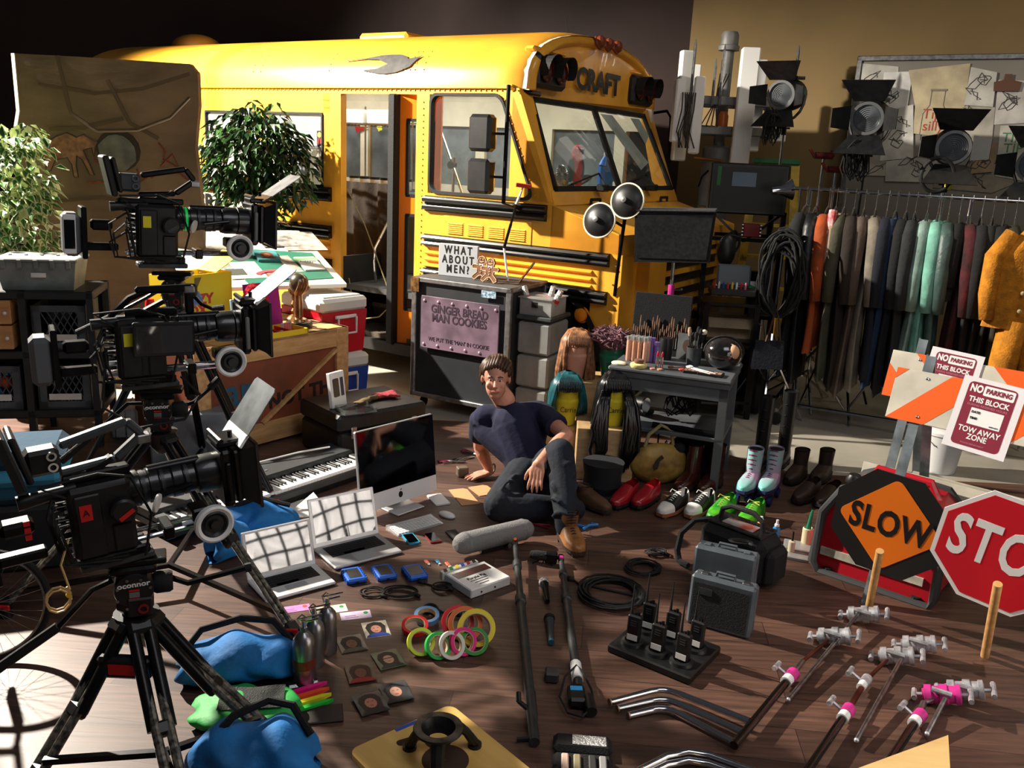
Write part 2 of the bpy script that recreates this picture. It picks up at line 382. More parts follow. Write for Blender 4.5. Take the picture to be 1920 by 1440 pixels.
win(lerpq((-.79,2.41),(-.10,2.41),(.24,1.62),(-.79,1.62)),'driver_window',-.003,.022)
# award sticker
b=MB().cb((-2.03,.008,2.02),(.07,.002,.13)); s_=bus('award_sticker',b,BLK,smooth=0)
b=MB(TR(-2.03,.004,2.05)@RX(90)).prism([(.022*math.cos(i*PI/8)*(1+.15*(i%2)),.022*math.sin(i*PI/8)*(1+.15*(i%2))) for i in range(16)],0,.002); b.o('gold_badge',mt('gold_sticker',(225,170,60),.5),s_,0)
b=MB(TR(-2.03,.004,2.0)@RX(90)); b.prism([(-.016,.02),(-.004,.02),(-.010,-.03),(-.022,-.022)],0,.002); b.prism([(.016,.02),(.004,.02),(.010,-.03),(.022,-.022)],0,.002); b.o('red_ribbon',REDP,s_,0)
# windshield
def wsp(u,v,off=0): # u across 0..1, v up 0..1
    a=Vector((.37,.07,1.70)); bb=Vector((.37,2.40,1.70)); c_=Vector((.05,.16,2.40)); d_=Vector((.05,2.30,2.40))
    p=(a*(1-u)+bb*u)*(1-v)+(c_*(1-u)+d_*u)*v; return p+Vector((.91,0,.41))*off
def wq(name,u0,u1,v0,v1,o0,o1,m,par=None):
    p=[wsp(u0,v0,o0),wsp(u1,v0,o0),wsp(u1,v1,o0),wsp(u0,v1,o0),wsp(u0,v0,o1),wsp(u1,v0,o1),wsp(u1,v1,o1),wsp(u0,v1,o1)]
    return MB().hex8(p).o(name,m,par or BUS,0)
b=MB()
for (u0,u1,v0,v1) in ((0,.018,0,1),(.982,1,0,1),(0,1,0,.05),(0,1,.955,1),(.488,.512,0,1)):
    p=[wsp(u0,v0,-.02),wsp(u1,v0,-.02),wsp(u1,v1,-.02),wsp(u0,v1,-.02),wsp(u0,v0,.015),wsp(u1,v0,.015),wsp(u1,v1,.015),wsp(u0,v1,.015)]; b.hex8(p)
wf=bus('windshield',b,RUB,smooth=0)
wq('pane',.018,.488,.05,.955,0,.006,BGL,wf); wq('pane',.512,.982,.05,.955,0,.006,BGL,wf)
# front pillars
b=MB()
b.hex8([(.0,0,1.62),(.40,.0,1.62),(.40,.10,1.62),(.0,.10,1.62),(-.02,0,2.45),(.04,.02,2.45),(.04,.17,2.45),(-.02,.17,2.45)][:4]+[(-.0,0,2.45),(.05,.0,2.45),(.05,.18,2.45),(.0,.18,2.45)])
b.hex8([(.2,2.38,1.62),(.40,2.38,1.62),(.40,2.445,1.62),(.2,2.445,1.62),(.0,2.28,2.45),(.05,2.28,2.45),(.05,2.445,2.45),(.0,2.445,2.45)])
b.hex8([(.2,.0,1.60),(.42,.0,1.60),(.42,2.44,1.60),(.2,2.44,1.60),(.2,.0,1.70),(.37,.02,1.71),(.37,2.44,1.71),(.2,2.44,1.70)])
bus('cowl',b,YEL,smooth=0)
# hood
b=MB()
H=[(.40,.0,1.60),(.40,2.44,1.60),(1.12,2.14,1.44),(1.12,.30,1.44),(.98,.0,1.42),(.98,0,1.28),(1.12,.30,1.28),(1.12,2.14,1.28),(.98,2.44,1.42),(.40,2.44,1.2),(.4,0,1.28)]
b.add(H,[(0,3,2,1),(0,4,3),(0,10,5,4),(4,5,6,3),(3,6,7,2),(1,2,8),(2,7,8),(1,8,9)])
bus('hood',b,YEL,smooth=0)
b=MB(); b.bx(.98,1.02,0,.32,.66,1.28); b.bx(1.02,1.12,.28,.32,.66,1.28); bus('front_fender',b,YEL,smooth=0)
b=MB(); b.bx(.98,1.02,2.12,2.44,.5,1.28); b.bx(1.02,1.12,2.12,2.16,.5,1.28); bus('front_fender',b,YEL,smooth=0)
b=MB(); b.bx(1.05,1.08,.32,2.12,.45,1.28,m=1)
for i in range(6): b.bx(1.08,1.115,.62,1.82,.62+i*.115,.655+i*.115)
b.bx(1.08,1.115,.32,.62,.6,1.28); b.bx(1.08,1.115,1.82,2.12,.6,1.28); b.bx(1.08,1.115,.32,2.12,.45,.62)
bus('grille',b,[YEL,BLK],smooth=0)
for yy in (.47,1.97):
    h_=bus('headlight',MB(TR(1.13,yy,.86)@RY(90)).ring(.10,.085,-.02,.02,24),CHR); MB(TR(1.125,yy,.86)@RY(90)).lathe([(.001,.03),(.05,.025),(.088,.0)],20).o('lamp_glass',WHT,h_)
bus('hood_latch',MB().tube([(.47,.5,1.6),(.47,.5,1.64),(.47,.66,1.64),(.47,.66,1.6)],.013,6),RUB)
bus('hood_latch',MB().tube([(.47,1.9,1.6),(.47,1.9,1.64),(.47,2.05,1.64),(.47,2.05,1.6)],.013,6),RUB)
bus('bumper',MB().bx(1.14,1.24,.1,2.34,.38,.62,b=.02),BRL)
# wipers
for yy in (.75,1.75):
    bus('wiper',MB().bx(.40,.48,yy-.05,yy+.05,1.70,1.76,b=.01).tube([(.46,yy,1.75),wsp(yy/2.44+.02,.18,.04),wsp(yy/2.44-.2,.06,.03)],.008,6),BLK)
# amber side lamp, marker lamps, warning lamps
def dome(name,M,r,h,m,par=None): return MB(M).lathe([(r*1.15,0),(r*1.15,h*.2),(r,h*.3),(r*.9,h*.7),(r*.55,h*.95),(.001,h)],20,cap=False).o(name,m,par or BUS)
AMB=mt('amber_lens',(245,140,20),.25,coat=.5)
dome('turn_signal',TR(.72,0,.80)@RX(90),.055,.05,AMB); bus('fuel_latch',MB(TR(.2,0,1.20)@RX(90)).ring(.022,.008,0,.012,16),CHR)
dome('marker_lamp',TR(-.1,.07,2.62)@RX(60),.045,.05,AMB)
for yy in (1.08,1.24,1.40):
    dome('marker_lamp',TR(.13,yy,2.90)@RY(70),.052,.07,mt('dark_amber_lens',(110,50,30),.3))
def warn(yc):
    t=bus('warning_lamp',MB().bx(.02,.13,yc-.23,yc+.23,2.47,2.73,b=.03),BLK)
    for k in (-.11,.11):
        v=MB(TR(.14,yc+k,2.61)@RY(90))
        def vis(u,w): 
            a=PI*(1.35*u-.18); rr_=.108; L=(.10 if w>.5 else 0)*math.sin(max(.25,min(1,1-abs(u-.5)*1.1))*PI/2)
            return (-rr_*math.sin(a),rr_*math.cos(a),L)
        v.grid(vis,14,1); v.o('lamp_visor',RUB,t,0)
        dome('lens',TR(.14,yc+k,2.60)@RY(90),.078,.03,mt('dark_red_lens',(60,12,10),.15,coat=.5),t)
warn(.37); warn(2.09)
for q in ((.12,.62),(1.86,2.32)): bus('lamp_hood',MB().bx(-.0,.10,q[0],q[1],2.73,2.77,b=.02),YEL)
INK=mt('black_vinyl_lettering',(20,18,18),.5)
FR=Matrix(((0,0,1,0),(1,0,0,0),(0,1,0,0),(0,0,0,1)))   # text facing +x reading along +y
txt('CRAFT',.235,INK,BUS,TR(.084,1.24,2.595)@FR,bold=.010,sx=1.12,sp_=1.02)
# side lettering strip
o=bus('lettered_panel',MB().bx(-4.1,-3.0,-.010,.0,1.27,1.455),mt('cream_sign_board',(236,222,180),.5),smooth=0)
txt('CRAFTY',.2,INK,o,TR(-3.35,-.012,1.36)@RX(90),bold=.010,sx=1.1)
# logo bird on the roof edge
b=MB(); pts=[(-1.80,.02),(-1.45,.06),(-1.28,.085),(-1.12,.085),(-1.06,.06),(-1.12,.02),(-1.02,.04),(-.93,.06),(-1.0,-.01),(-1.12,-.07),(-1.3,-.09),(-1.55,-.08),(-1.75,-.045),(-1.5,-.045),(-1.34,-.02),(-1.30,.02),(-1.36,.04),(-1.5,.03)]
def onroof(x,h,off=.012):
    tt=.078+h*.50; yy,zz=arch(max(tt,.004)); yy2,zz2=arch(max(tt,.004)+.01); n=Vector((0,-(zz2-zz),(yy2-yy))).normalized(); return (x,yy+n.y*off,zz+n.z*off)
b=MB(); top=[(-1.72,.03,.022),(-1.5,.05,.038),(-1.36,.078,.03),(-1.25,.085,-.01),(-1.14,.082,-.035),(-1.07,.06,-.055),(-1.05,.035,-.055),(-1.0,.045,-.035),(-.95,.055,.03),(-.91,.07,.066)]
for i in range(len(top)-1):
    a,c_=top[i],top[i+1]; b.grid(lambda u,v:onroof(a[0]*(1-u)+c_[0]*u,(a[2]*(1-u)+c_[2]*u)*(1-v)+(a[1]*(1-u)+c_[1]*u)*v),4,4)
lowr=[(-1.55,-.062,-.058),(-1.35,-.05,-.085),(-1.25,-.01,-.09),(-1.14,-.035,-.08),(-1.07,-.055,-.062)]
for i in range(len(lowr)-1):
    a,c_=lowr[i],lowr[i+1]; b.grid(lambda u,v:onroof(a[0]*(1-u)+c_[0]*u,(a[2]*(1-u)+c_[2]*u)*(1-v)+(a[1]*(1-u)+c_[1]*u)*v),4,4)
bus('bird_emblem',b,mt('dark_grey_vinyl',(62,60,58),.75,var=.15,scale=20),smooth=60)
# roof hatch and antenna
bus('roof_hatch',MB().bx(-2.35,-1.75,.85,1.5,2.93,3.02,b=.03),YEL); bus('roof_vent',MB().ball((-4.9,1.0,2.96),(.3,.25,.14)),mt('yellow_brown_vent',(170,110,30),.6))
bus('antenna',MB().cyl((-.1,1.0,2.95),(-.16,1.0,3.12),.003,n=5),BLK)
# mirrors
b=MB().tube([(.02,-.03,2.44),(.10,-.22,2.45),(.10,-.22,1.6),(.14,-.05,1.55)],.016,8).tube([(.0,.0,2.44),(.12,.2,2.42)],.02,6); mr=bus('mirror_bracket',b,BLKM)
for z0,z1,xa in ((1.97,2.24,-.13),(1.66,1.92,-.13)):
    o=bus('side_mirror',MB().bx(xa-.05,xa+.15,-.33,-.22,z0,z1,b=.025),BLK); MB().bx(xa-.03,xa+.13,-.225,-.205,z0+.02,z1-.02).o('mirror_glass',CHR,o,0)
    MB().cyl((xa+.1,-.24,(z0+z1)/2),(.1,-.22,(z0+z1)/2),.01,n=6).o('mirror_clip',BLKM,o)
bus('mirror_bracket',MB().tube([(.05,2.44,2.42),(.12,2.68,2.46),(.16,2.70,2.40),(.18,2.70,1.95)],.014,8),BLKM)
# front crossover mirrors
b=MB().tube([(.98,.0,.98),(1.03,-.08,1.25),(1.06,-.10,1.55),(1.10,-.12,1.70)],.014,8).tube([(1.05,-.10,1.5),(.93,-.14,1.56)],.011,6); xm=bus('cross_view_mirror_arm',b,BLKM)
def disc(c,r):
    d=(co.location-BUS.matrix_world@Vector(c)) ; n=Vector((.05,-1,.18)).normalized()
    M=frame(c,(1,0,0),n); o=MB(M).lathe([(.001,.05),(r*.5,.042),(r*.85,.022),(r*.97,.0)],32,cap=False).lathe([(.001,-.002),(r*.97,-.001)],32,cap=False).o('convex_mirror',BLK,BUS,60); MB(M).ring(r*1.03,r*.95,-.008,.01,32).o('cream_rim',mt('cream_rim',(230,222,190),.5),o); MB(M).lathe([(.02,.05),(.02,.07),(.001,.072)],12,cap=False).o('hub_bolt',STL,o)
disc((1.08,-.12,1.68),.125); disc((.88,-.14,1.53),.125)
# wheels and arch
def wheel(x,y,r=.46):
    M=TR(x,y,r)@RX(90); o=MB(M).lathe([(.28,.0),(.34,.02),(r-.02,.03),(r,.06),(r,.2),(r-.02,.24),(.3,.24)],36).o('wheel',RUB,BUS)
    MB(M).lathe([(.27,.10),(.24,.06),(.12,.06),(.10,.0),(.001,.0)],24,cap=False).o('wheel_rim',mt('steel_wheel_paint',(150,140,120),.5),o)
M_=1
wheel(.35,.30); wheel(.35,2.44); wheel(-4.9,.32); wheel(-4.9,2.44)
b=MB(TR(.35,.0,.46)@RX(90)); 
def archp(u,v): a=PI*u; r=.56 if v<.5 else .51; return (r*math.cos(a),r*math.sin(a),.02)
b.grid(archp,24,1); b.lathe([(.55,-.3),(.55,.02)],36,cap=False); bus('wheel_arch',b,RUB,smooth=60)
# interior
b=MB(); b.bx(-5.5,.2,.05,2.40,.70,.75); bus('interior_floor',b,mt('bus_floor_grey',(70,70,70),.7),smooth=0)
b=MB(); b.bx(-5.5,.1,2.36,2.40,.75,1.6); b.bx(-5.5,.1,2.36,2.40,2.24,2.5)
for a,c in xs+[(-1.86,-1.13),(-1.01,-.28)]: b.bx(c,c+.12,2.36,2.40,1.6,2.24)
b.grid(lambda u,v:(-5.5+5.6*v,)+arch(u,.05),20,1); b.bx(-5.52,-5.50,.05,2.4,.75,2.6)
bus('interior_lining',b,BIN,smooth=60)
b=MB()
for a,c in xs+[(-1.86,-1.13),(-1.01,-.28)]: b.bx(a,c,2.41,2.42,1.6,2.24)
bus('far_side_windows',b,mt('dull_far_glass',(96,104,110),.5,var=.2,scale=4),smooth=0)
l=lamp('AREA',(0,0,0),(0,0,-1),85,(1,.96,.84),.5,name='bus_dome_light'); l.data.shape='RECTANGLE'; l.data.size=4.5; l.data.size_y=.5; l.parent=BUS; l.location=(-2.2,1.25,2.88); l.rotation_euler=(0,0,0)
# steps, door
b=MB(); b.bx(-1.76,-.93,.05,.42,.30,.34); b.bx(-1.76,-.93,.42,.46,.34,.52,m=1); b.bx(-1.76,-.93,.40,.75,.50,.54); b.bx(-1.76,-.93,.75,.78,.54,.72,m=1); b.bx(-1.78,-1.75,.02,.8,.3,1.0,m=1); b.bx(-.94,-.9,.02,.8,.3,1.6,m=1)
b.bx(-1.8,-.9,-.02,.06,.20,.30,m=1)
bus('entry_steps',b,[mt('ribbed_step_rubber',(84,76,66),.8,bump=.5,bscale=40),mt('step_riser',(38,35,32),.7)],smooth=0)
b=MB(); b.bx(-1.20,-1.12,-.05,.05,.28,2.40,b=.012); d_=bus('folding_door_post',b,RUB)
b=MB(); M=TR(-1.12,.0,0)@RZ(68)
def leaf(b,M): b.bx(0,.06,0,.035,.28,2.40,M=M); b.bx(.30,.36,0,.035,.28,2.40,M=M); b.bx(.06,.30,0,.035,2.2,2.4,M=M); b.bx(.06,.30,0,.035,1.42,1.58,M=M); b.bx(.06,.30,0,.035,.28,.6,M=M)
M=TR(-1.12,.02,0)@RZ(20); leaf(b,M); dl=bus('door_leaf',b,mt('orange_yellow_door',(230,128,14),.4),smooth=0)
MB().bx(.06,.30,.012,.018,.6,1.42,M=M).bx(.06,.30,.012,.018,1.58,2.2,M=M).o('door_glass',BGL,dl,0)
b=MB()
for z0,z1 in ((.6,1.42),(1.58,2.2)):
    for p in ((.055,.075,z0,z1),(.285,.305,z0,z1),(.06,.30,z0-.01,z0+.012),(.06,.30,z1-.012,z1+.01)): b.bx(p[0],p[1],-.004,.04,p[2],p[3],M=M)
b.o('door_gasket',RUB,dl,0)
bus('grab_rail',MB().tube([(-1.62,.3,.75),(-1.62,.28,.95),(-1.58,.25,1.08),(-1.30,.16,1.42),(-1.22,.14,1.5)],.014,8),CHR)
b=MB(); b.grid(lambda u,v:(-2.30+u*.78,.55+.03*math.sin(u*15)+.02*math.sin(u*31+v*4),.78+v*.86),30,8); bus('brown_blanket_curtain',b,mt('dark_brown_blanket',(58,48,42),.95,bump=.4,bscale=60),smooth=180)
b=MB().tube([(-1.74,.05,1.6),(-1.6,.12,1.3),(-1.5,.15,1.05),(-1.35,.1,.85),(-1.2,.05,.65)],.006,5).tube([(-1.73,.06,.8),(-1.66,.05,.55),(-1.5,.02,.46),(-1.33,.02,.5),(-1.2,.03,.62)],.006,5); bus('door_rope',b,mt('pale_rope',(150,138,96),.8))
bus('dashboard',MB().hex8([(-.35,.1,1.0),(.36,.1,1.0),(.36,2.35,1.0),(-.35,2.35,1.0),(-.25,.1,1.58),(.33,.1,1.64),(.33,2.35,1.64),(-.25,2.35,1.58)]),DGR,smooth=0)
M=TR(-.28,1.5,1.72)@RY(-25); o=bus('steering_wheel',MB(M).tube([(.2*math.cos(i*PI/12),.2*math.sin(i*PI/12),0) for i in range(24)],.013,8,closed=True).cyl((-.2,0,0),(.2,0,0),.009,n=6).cyl((0,0,0),(0,0,-.3),.03,n=8),BLK)
for k,(u0,u1) in enumerate(((.56,.64),(.80,.90))): pass
p1=[(.55,.93),(.66,.93),(.86,.36),(.76,.26)]; p2=[(.84,.93),(.93,.93),(.97,.72),(.90,.60)]
for P_ in (p1,p2):
    b=MB(BM).add([wsp(u,v,-.006) for u,v in P_]+[wsp(u,v,-.008) for u,v in P_],[(0,1,2,3),(7,6,5,4)]); tag(b.o('sheet_of_paper',PAP,None,0),'long white paper strip taped slanting inside the windshield' if P_ is p1 else 'short white paper piece taped at the windshield corner','paper')
# added flag, unseen off the left, that keeps the key light off the upper wall
g=T('added_wall_flag','added black cloth flag on a stand shading the upper wall, unseen off the left','flag',(-4.75,6.5,0),-12)
MB().bx(-.01,.01,-.9,.9,4.21,4.95).o('flag_cloth',FAB,g,0); MB().cyl((0,.9,0.05),(0,.9,4.9),.015,n=8).o('stand_pole',CHR,g)
for k in range(3): a=R(120*k); MB().tube([(0,.9,.6),(.5*math.cos(a),.9+.5*math.sin(a),.02)],.012,6).o('leg',CHR,g)
g=T('added_floor_flag','small added black flag on a stand shading the front left floor, unseen off the left','flag',M=TR(-3.18,4.20,0)@RZ(41.3))  # added unseen flag that cuts the key light on the front left floor
MB().bx(-.46,.02,-.01,.01,1.25,2.05).o('flag_cloth',FAB,g,0); MB().cyl((-.46,0,0.03),(-.46,0,2.1),.012,n=8).o('stand_pole',CHR,g)
for k in range(3): a=R(120*k); MB().tube([(-.46,0,.5),(-.46+.35*math.cos(a),.35*math.sin(a),.02)],.010,6).o('leg',CHR,g)
# ================================================================ SCENIC ROCK FLAT
def V(*a): return Vector(a)
SAND=mt('painted_rock_canvas',(126,104,78),.9,col2=(88,72,54),scale=1.6,stretch=(.8,1,1.6),bump=.5,bscale=7)
g=T('cave_wall_flat','tall tan scenic rock panel with prehistoric animal painting, standing left of the bus','scenery',(-3.78,6.72,0),2)
W_=1.36
e=[(0.02,0),(.0,.5),(.06,.9),(.03,1.5),(.0,1.9),(.05,2.1),(.05,2.50),(.5,2.50),(W_-.05,2.49),(W_,2.43),(W_+.0,2.2),(W_-.04,1.9),(W_,1.4),(W_-.03,.8),(W_,0)]
b=MB(RX(90)); b.prism(e,-.07,0); b.o('rock_panel',SAND,g,0)
fr=mt('lit_panel_edge',(170,160,140),.9,bump=.5,bscale=20); b=MB()  # key light on the left edge put into a paler strip
for i in range(6):
    a,c=e[i],e[i+1]; b.hex8([(a[0]-.03,0.0,a[1]),(a[0],-.012,a[1]),(a[0],.07,a[1]),(a[0]-.03,.07,a[1]),(c[0]-.03,.0,c[1]),(c[0],-.012,c[1]),(c[0],.07,c[1]),(c[0]-.03,.07,c[1])])
b.o('panel_edge',fr,g,0)
STN=mt('painted_grey_stone',(112,110,100),.9,col2=(84,84,78),scale=9)
PINK=mt('painted_flesh_tone',(128,90,66),.9,var=.2,scale=20); RDP=mt('painted_red_ochre',(120,52,28),.9,var=.2,scale=20); DKP=mt('painted_charcoal_line',(52,42,32),.9)
def paint(name,pts,m,y=-.005):
    MB(RX(90)).prism(pts,-y-.002,-y).o(name,m,g,0)
paint('painted_stone',[(.74+.14*math.cos(a*PI/8)*(1+.08*math.sin(a*3)),1.83+.135*math.sin(a*PI/8)) for a in range(16)],STN,-.007)
paint('painted_shadow',[(.75+.165*math.cos(a*PI/8),1.85+.155*math.sin(a*PI/8)) for a in range(16)],DKP,-.003)
bst=[(.20,1.78),(.22,1.88),(.30,1.93),(.38,1.96),(.45,1.93),(.50,1.955),(.56,1.92),(.60,1.90),(.58,1.86),(.57,1.80),(.555,1.86),(.52,1.85),(.49,1.84),(.53,1.74),(.56,1.66),(.53,1.66),(.48,1.77),(.44,1.80),(.43,1.72),(.44,1.64),(.41,1.64),(.40,1.73),(.37,1.78),(.28,1.76),(.24,1.68),(.20,1.66),(.21,1.71)]
paint('painted_beast',bst,PINK,-.007); MB().tube([(x,-.006,z) for x,z in bst],.005,4,closed=True).o('painted_outline',DKP,g)
for pts in ([(.56,1.78),(.66,1.72),(.76,1.68),(.70,1.66),(.9,1.66),(.88,1.72)],[(1.05,1.92),(1.10,1.86),(1.08,1.80),(1.2,1.74),(1.15,1.84),(1.06,1.75)],[(.5,1.6),(.65,1.62),(.85,1.60),(.95,1.66)],[(.98,1.66),(1.08,1.72),(1.2,1.70),(1.28,1.64)]):
    MB().tube([(x,-.001,z) for x,z in pts],.008,4).o('painted_mark',RDP,g)
for pts in ([(.2,2.3),(.6,2.25),(.95,2.3),(1.3,2.42)],[(.35,2.5),(.42,2.1),(.6,1.98),(.9,2.0),(1.15,2.1),(1.3,2.25)],[(.7,2.35),(.85,2.05),(1.05,1.95)],[(.25,1.98),(.5,2.0),(.8,2.08)],[(.2,1.45),(.6,1.5),(1.1,1.42)]):
    MB().tube([(x,.006,z) for x,z in pts],.018,4).o('painted_crack',mt('painted_umber_shade',(84,68,48),.95),g)
# ================================================================ PLANTS
def leafmesh(centres,nl,size,mats,seed=1,droop=.4,w=.45):
    rnd=random.Random(seed); b=MB()
    for (cx,cy,cz,rx,ry,rz,n) in centres:
        for i in range(n):
            while 1:
                u=V(rnd.uniform(-1,1),rnd.uniform(-1,1),rnd.uniform(-1,1))
                if .45<u.length<1: break
            p=V(cx+u.x*rx,cy+u.y*ry,cz+u.z*rz); d=V(u.x+rnd.uniform(-.5,.5),u.y+rnd.uniform(-.5,.5),-droop+rnd.uniform(-.6,.3)).normalized()
            up=V(u.x*.5+rnd.uniform(-.6,.6),u.y*.5+rnd.uniform(-.6,.6),1); L=size*rnd.uniform(.7,1.25); M=frame(p,d,up); k=rnd.randrange(3)
            c=.12*L
            if nl==2:
                b.add([(0,0,0),(L*.35,w*L*.52,c),(L,0,-c*.6),(L*.35,-w*L*.52,c)],[(0,1,2,3)],1,M)
                b.add([(L*.08,0,.002),(L*.36,w*L*.36,c+.0015),(L*.85,0,-c*.4+.002),(L*.36,-w*L*.36,c+.0015)],[(0,1,2,3)],0,M)
            else: b.add([(0,0,0),(L*.4,w*L*.5,c),(L,0,-c),(L*.4,-w*L*.5,c),(L*.45,0,-c*.2)],[(0,4,1),(1,4,2),(2,4,3),(3,4,0)],k%mats,M)
    return b
G1=mt('ficus_leaf_green',(46,80,34),.35,var=.3,scale=4); G2=mt('ficus_leaf_dark',(28,54,24),.35,var=.3,scale=4); G3=mt('ficus_leaf_light',(86,124,44),.35,var=.2,scale=4)
POTM=mt('dark_plant_pot',(44,40,38),.6)
p=at(470,300,7.8)
g=T('ficus_tree','potted bushy dark green ficus tree in front of the bus windows','plant',(p.x,p.y,0))
h=p.z
leafmesh([(0,0,h+.08,.38,.3,.38,700),(-.19,0,h-.05,.27,.25,.33,300),(.17,0,h+.15,.33,.25,.24,300),(.36,0,h-.08,.22,.2,.32,200),(.0,0,h-.40,.30,.22,.28,380),(.1,0,h-.62,.2,.2,.2,120),(.0,0,h+.40,.14,.14,.1,30),(.22,0,h+.38,.1,.1,.12,22)],1,.105,3,seed=4).o('foliage',[G1,G2,G2],g,0)
MB().tube([(0,0,.3),(.02,.0,.9),(-.02,0,h-.2)],[.03,.025,.015],8).tube([(.0,0,.9),(.12,.03,h-.1)],[.018,.01],6).tube([(.0,0,1.0),(-.12,-.03,h)],[.016,.01],6).o('trunk',mt('ficus_bark',(90,78,60),.9,bump=.4),g)
MB().lathe([(.13,0),(.18,.32),(.19,.34),(.16,.34),(.16,.30),(.001,.30)],24).o('pot',POTM,g)
VG=mt('variegated_leaf_green',(64,118,40),.4,var=.25,scale=5); VW=mt('variegated_leaf_cream',(214,222,176),.45)
p=at(22,375,6.0)
g=T('variegated_ficus','variegated ficus with cream edged leaves at the far left','plant',(p.x,p.y,0)); h=p.z
leafmesh([(0,0,h+.18,.30,.3,.34,330),(-.14,0,h-.05,.3,.25,.42,330),(.14,0,h-.12,.14,.2,.38,150),(-.05,0,h-.4,.22,.2,.3,190),(.12,0,h+.40,.16,.14,.13,60),(.22,0,h-.35,.05,.08,.15,22)],2,.085,3,seed=9,w=.62).o('foliage',[VG,VW],g,0)
MB().tube([(0,0,.3),(.02,.0,.9),(-.02,0,h+.1)],[.03,.025,.012],8).o('trunk',mt('ficus_bark'),g)
MB().lathe([(.13,0),(.18,.32),(.19,.34),(.16,.34),(.16,.30),(.001,.30)],24).o('pot',POTM,g)
# ================================================================ WHITEBOARD AND SHEETS
BO=V(3.30,9.25,3.02)
def onb(px,py,off=0):
    d=ray(px,py); o=V(0,0,CH); n=N1; P0=BO+N1*off
    t=(P0-o).dot(n)/d.dot(n); q=o+d*t; r=q-BO; return (r.dot(D1),r.z)
BMx=Matrix((D1,(0,0,1),N1)).transposed().to_4x4(); BMx.translation=BO   # local x along, y up, z out
g=T('whiteboard','large whiteboard in an aluminium frame covered with pinned sketches','board',M=BMx)
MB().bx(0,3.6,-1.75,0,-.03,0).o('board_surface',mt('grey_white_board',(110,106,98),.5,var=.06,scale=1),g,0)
b=MB(); b.bx(-.03,3.6,-.0,.05,-.04,.02,b=.006); b.bx(-.03,3.6,-1.8,-1.75,-.04,.02,b=.006); b.bx(-.03,.02,-1.8,.05,-.04,.02,b=.006); b.o('aluminium_frame',STL,g)
for xx in (.1,2.6): MB().bx(xx,xx+.05,-3.02,-1.8,-.04,0).bx(xx,xx+.05,-3.02,-2.97,-.25,.25).o('board_stand',STL,g)
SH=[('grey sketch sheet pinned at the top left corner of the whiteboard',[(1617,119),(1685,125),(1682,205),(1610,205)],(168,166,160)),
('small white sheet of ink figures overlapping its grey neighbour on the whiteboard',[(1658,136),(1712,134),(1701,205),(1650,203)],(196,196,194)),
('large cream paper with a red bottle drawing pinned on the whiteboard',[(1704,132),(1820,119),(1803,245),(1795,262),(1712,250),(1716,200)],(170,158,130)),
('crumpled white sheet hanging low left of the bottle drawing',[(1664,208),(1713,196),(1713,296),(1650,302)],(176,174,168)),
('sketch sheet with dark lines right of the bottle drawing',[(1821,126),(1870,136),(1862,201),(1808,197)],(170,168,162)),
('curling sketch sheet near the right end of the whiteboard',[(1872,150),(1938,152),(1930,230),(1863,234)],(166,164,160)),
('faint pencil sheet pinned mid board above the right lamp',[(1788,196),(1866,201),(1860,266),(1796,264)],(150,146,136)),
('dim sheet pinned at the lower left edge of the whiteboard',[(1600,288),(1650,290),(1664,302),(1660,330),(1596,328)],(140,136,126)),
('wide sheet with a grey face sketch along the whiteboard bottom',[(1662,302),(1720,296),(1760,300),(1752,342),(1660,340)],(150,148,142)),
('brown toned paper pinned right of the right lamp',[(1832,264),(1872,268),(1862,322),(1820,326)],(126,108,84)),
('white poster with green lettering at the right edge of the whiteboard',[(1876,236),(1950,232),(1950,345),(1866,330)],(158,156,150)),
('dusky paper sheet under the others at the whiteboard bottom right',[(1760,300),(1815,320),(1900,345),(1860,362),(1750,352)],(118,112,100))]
SKT=mt('sketch_pencil_line',(70,68,66),.9)
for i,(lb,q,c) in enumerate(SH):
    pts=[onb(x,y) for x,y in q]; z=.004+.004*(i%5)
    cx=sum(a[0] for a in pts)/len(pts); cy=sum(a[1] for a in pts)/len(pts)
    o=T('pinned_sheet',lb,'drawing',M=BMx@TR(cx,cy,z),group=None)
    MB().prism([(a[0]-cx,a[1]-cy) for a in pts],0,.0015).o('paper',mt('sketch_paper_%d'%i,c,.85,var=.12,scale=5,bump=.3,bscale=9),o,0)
    w=max(a[0] for a in pts)-min(a[0] for a in pts); hh=max(a[1] for a in pts)-min(a[1] for a in pts)
    rnd=random.Random(i*3+1)
    if i==2:
        rd=mt('red_crayon',(150,58,48),.9); b=MB(); b.tube([(-.07,.16,.003),(-.07,.02,.003),(-.12,-.06,.003),(-.12,-.3,.003),(.1,-.3,.003),(.1,-.06,.003),(.05,.02,.003),(.05,.16,.003)],.004,4); b.tube([(-.08,.16,.003),(.06,.16,.003)],.012,4)
        b.o('bottle_sketch',mt('grey_crayon',(120,112,100),.9),o); txt('Tips\nsilly',.13,rd,o,TR(-.01,-.12,.003),lh=.85)
    elif i==10: txt('TIPS\nTIP',.12,mt('green_marker',(58,110,66),.8),o,TR(-.05,.08,.003),lh=.8); MB().tube([(-.2,-.1,.003),(0,-.12,.003),(.15,-.08,.003)],.004,4).o('sketch_line',SKT,o)
    else:
        for k in range(3):
            x0=rnd.uniform(-.3,.2)*w; y0=rnd.uniform(-.3,.3)*hh; b=MB(); pts2=[(x0+.06*math.cos(t*.9+k)*(1+.5*math.sin(t*2.1)),y0+.05*math.sin(t*1.1)*(1+.4*math.cos(t*1.7+i)),.003) for t in range(9)]
            b.tube(pts2,.004,4).o('sketch_line',SKT,o)
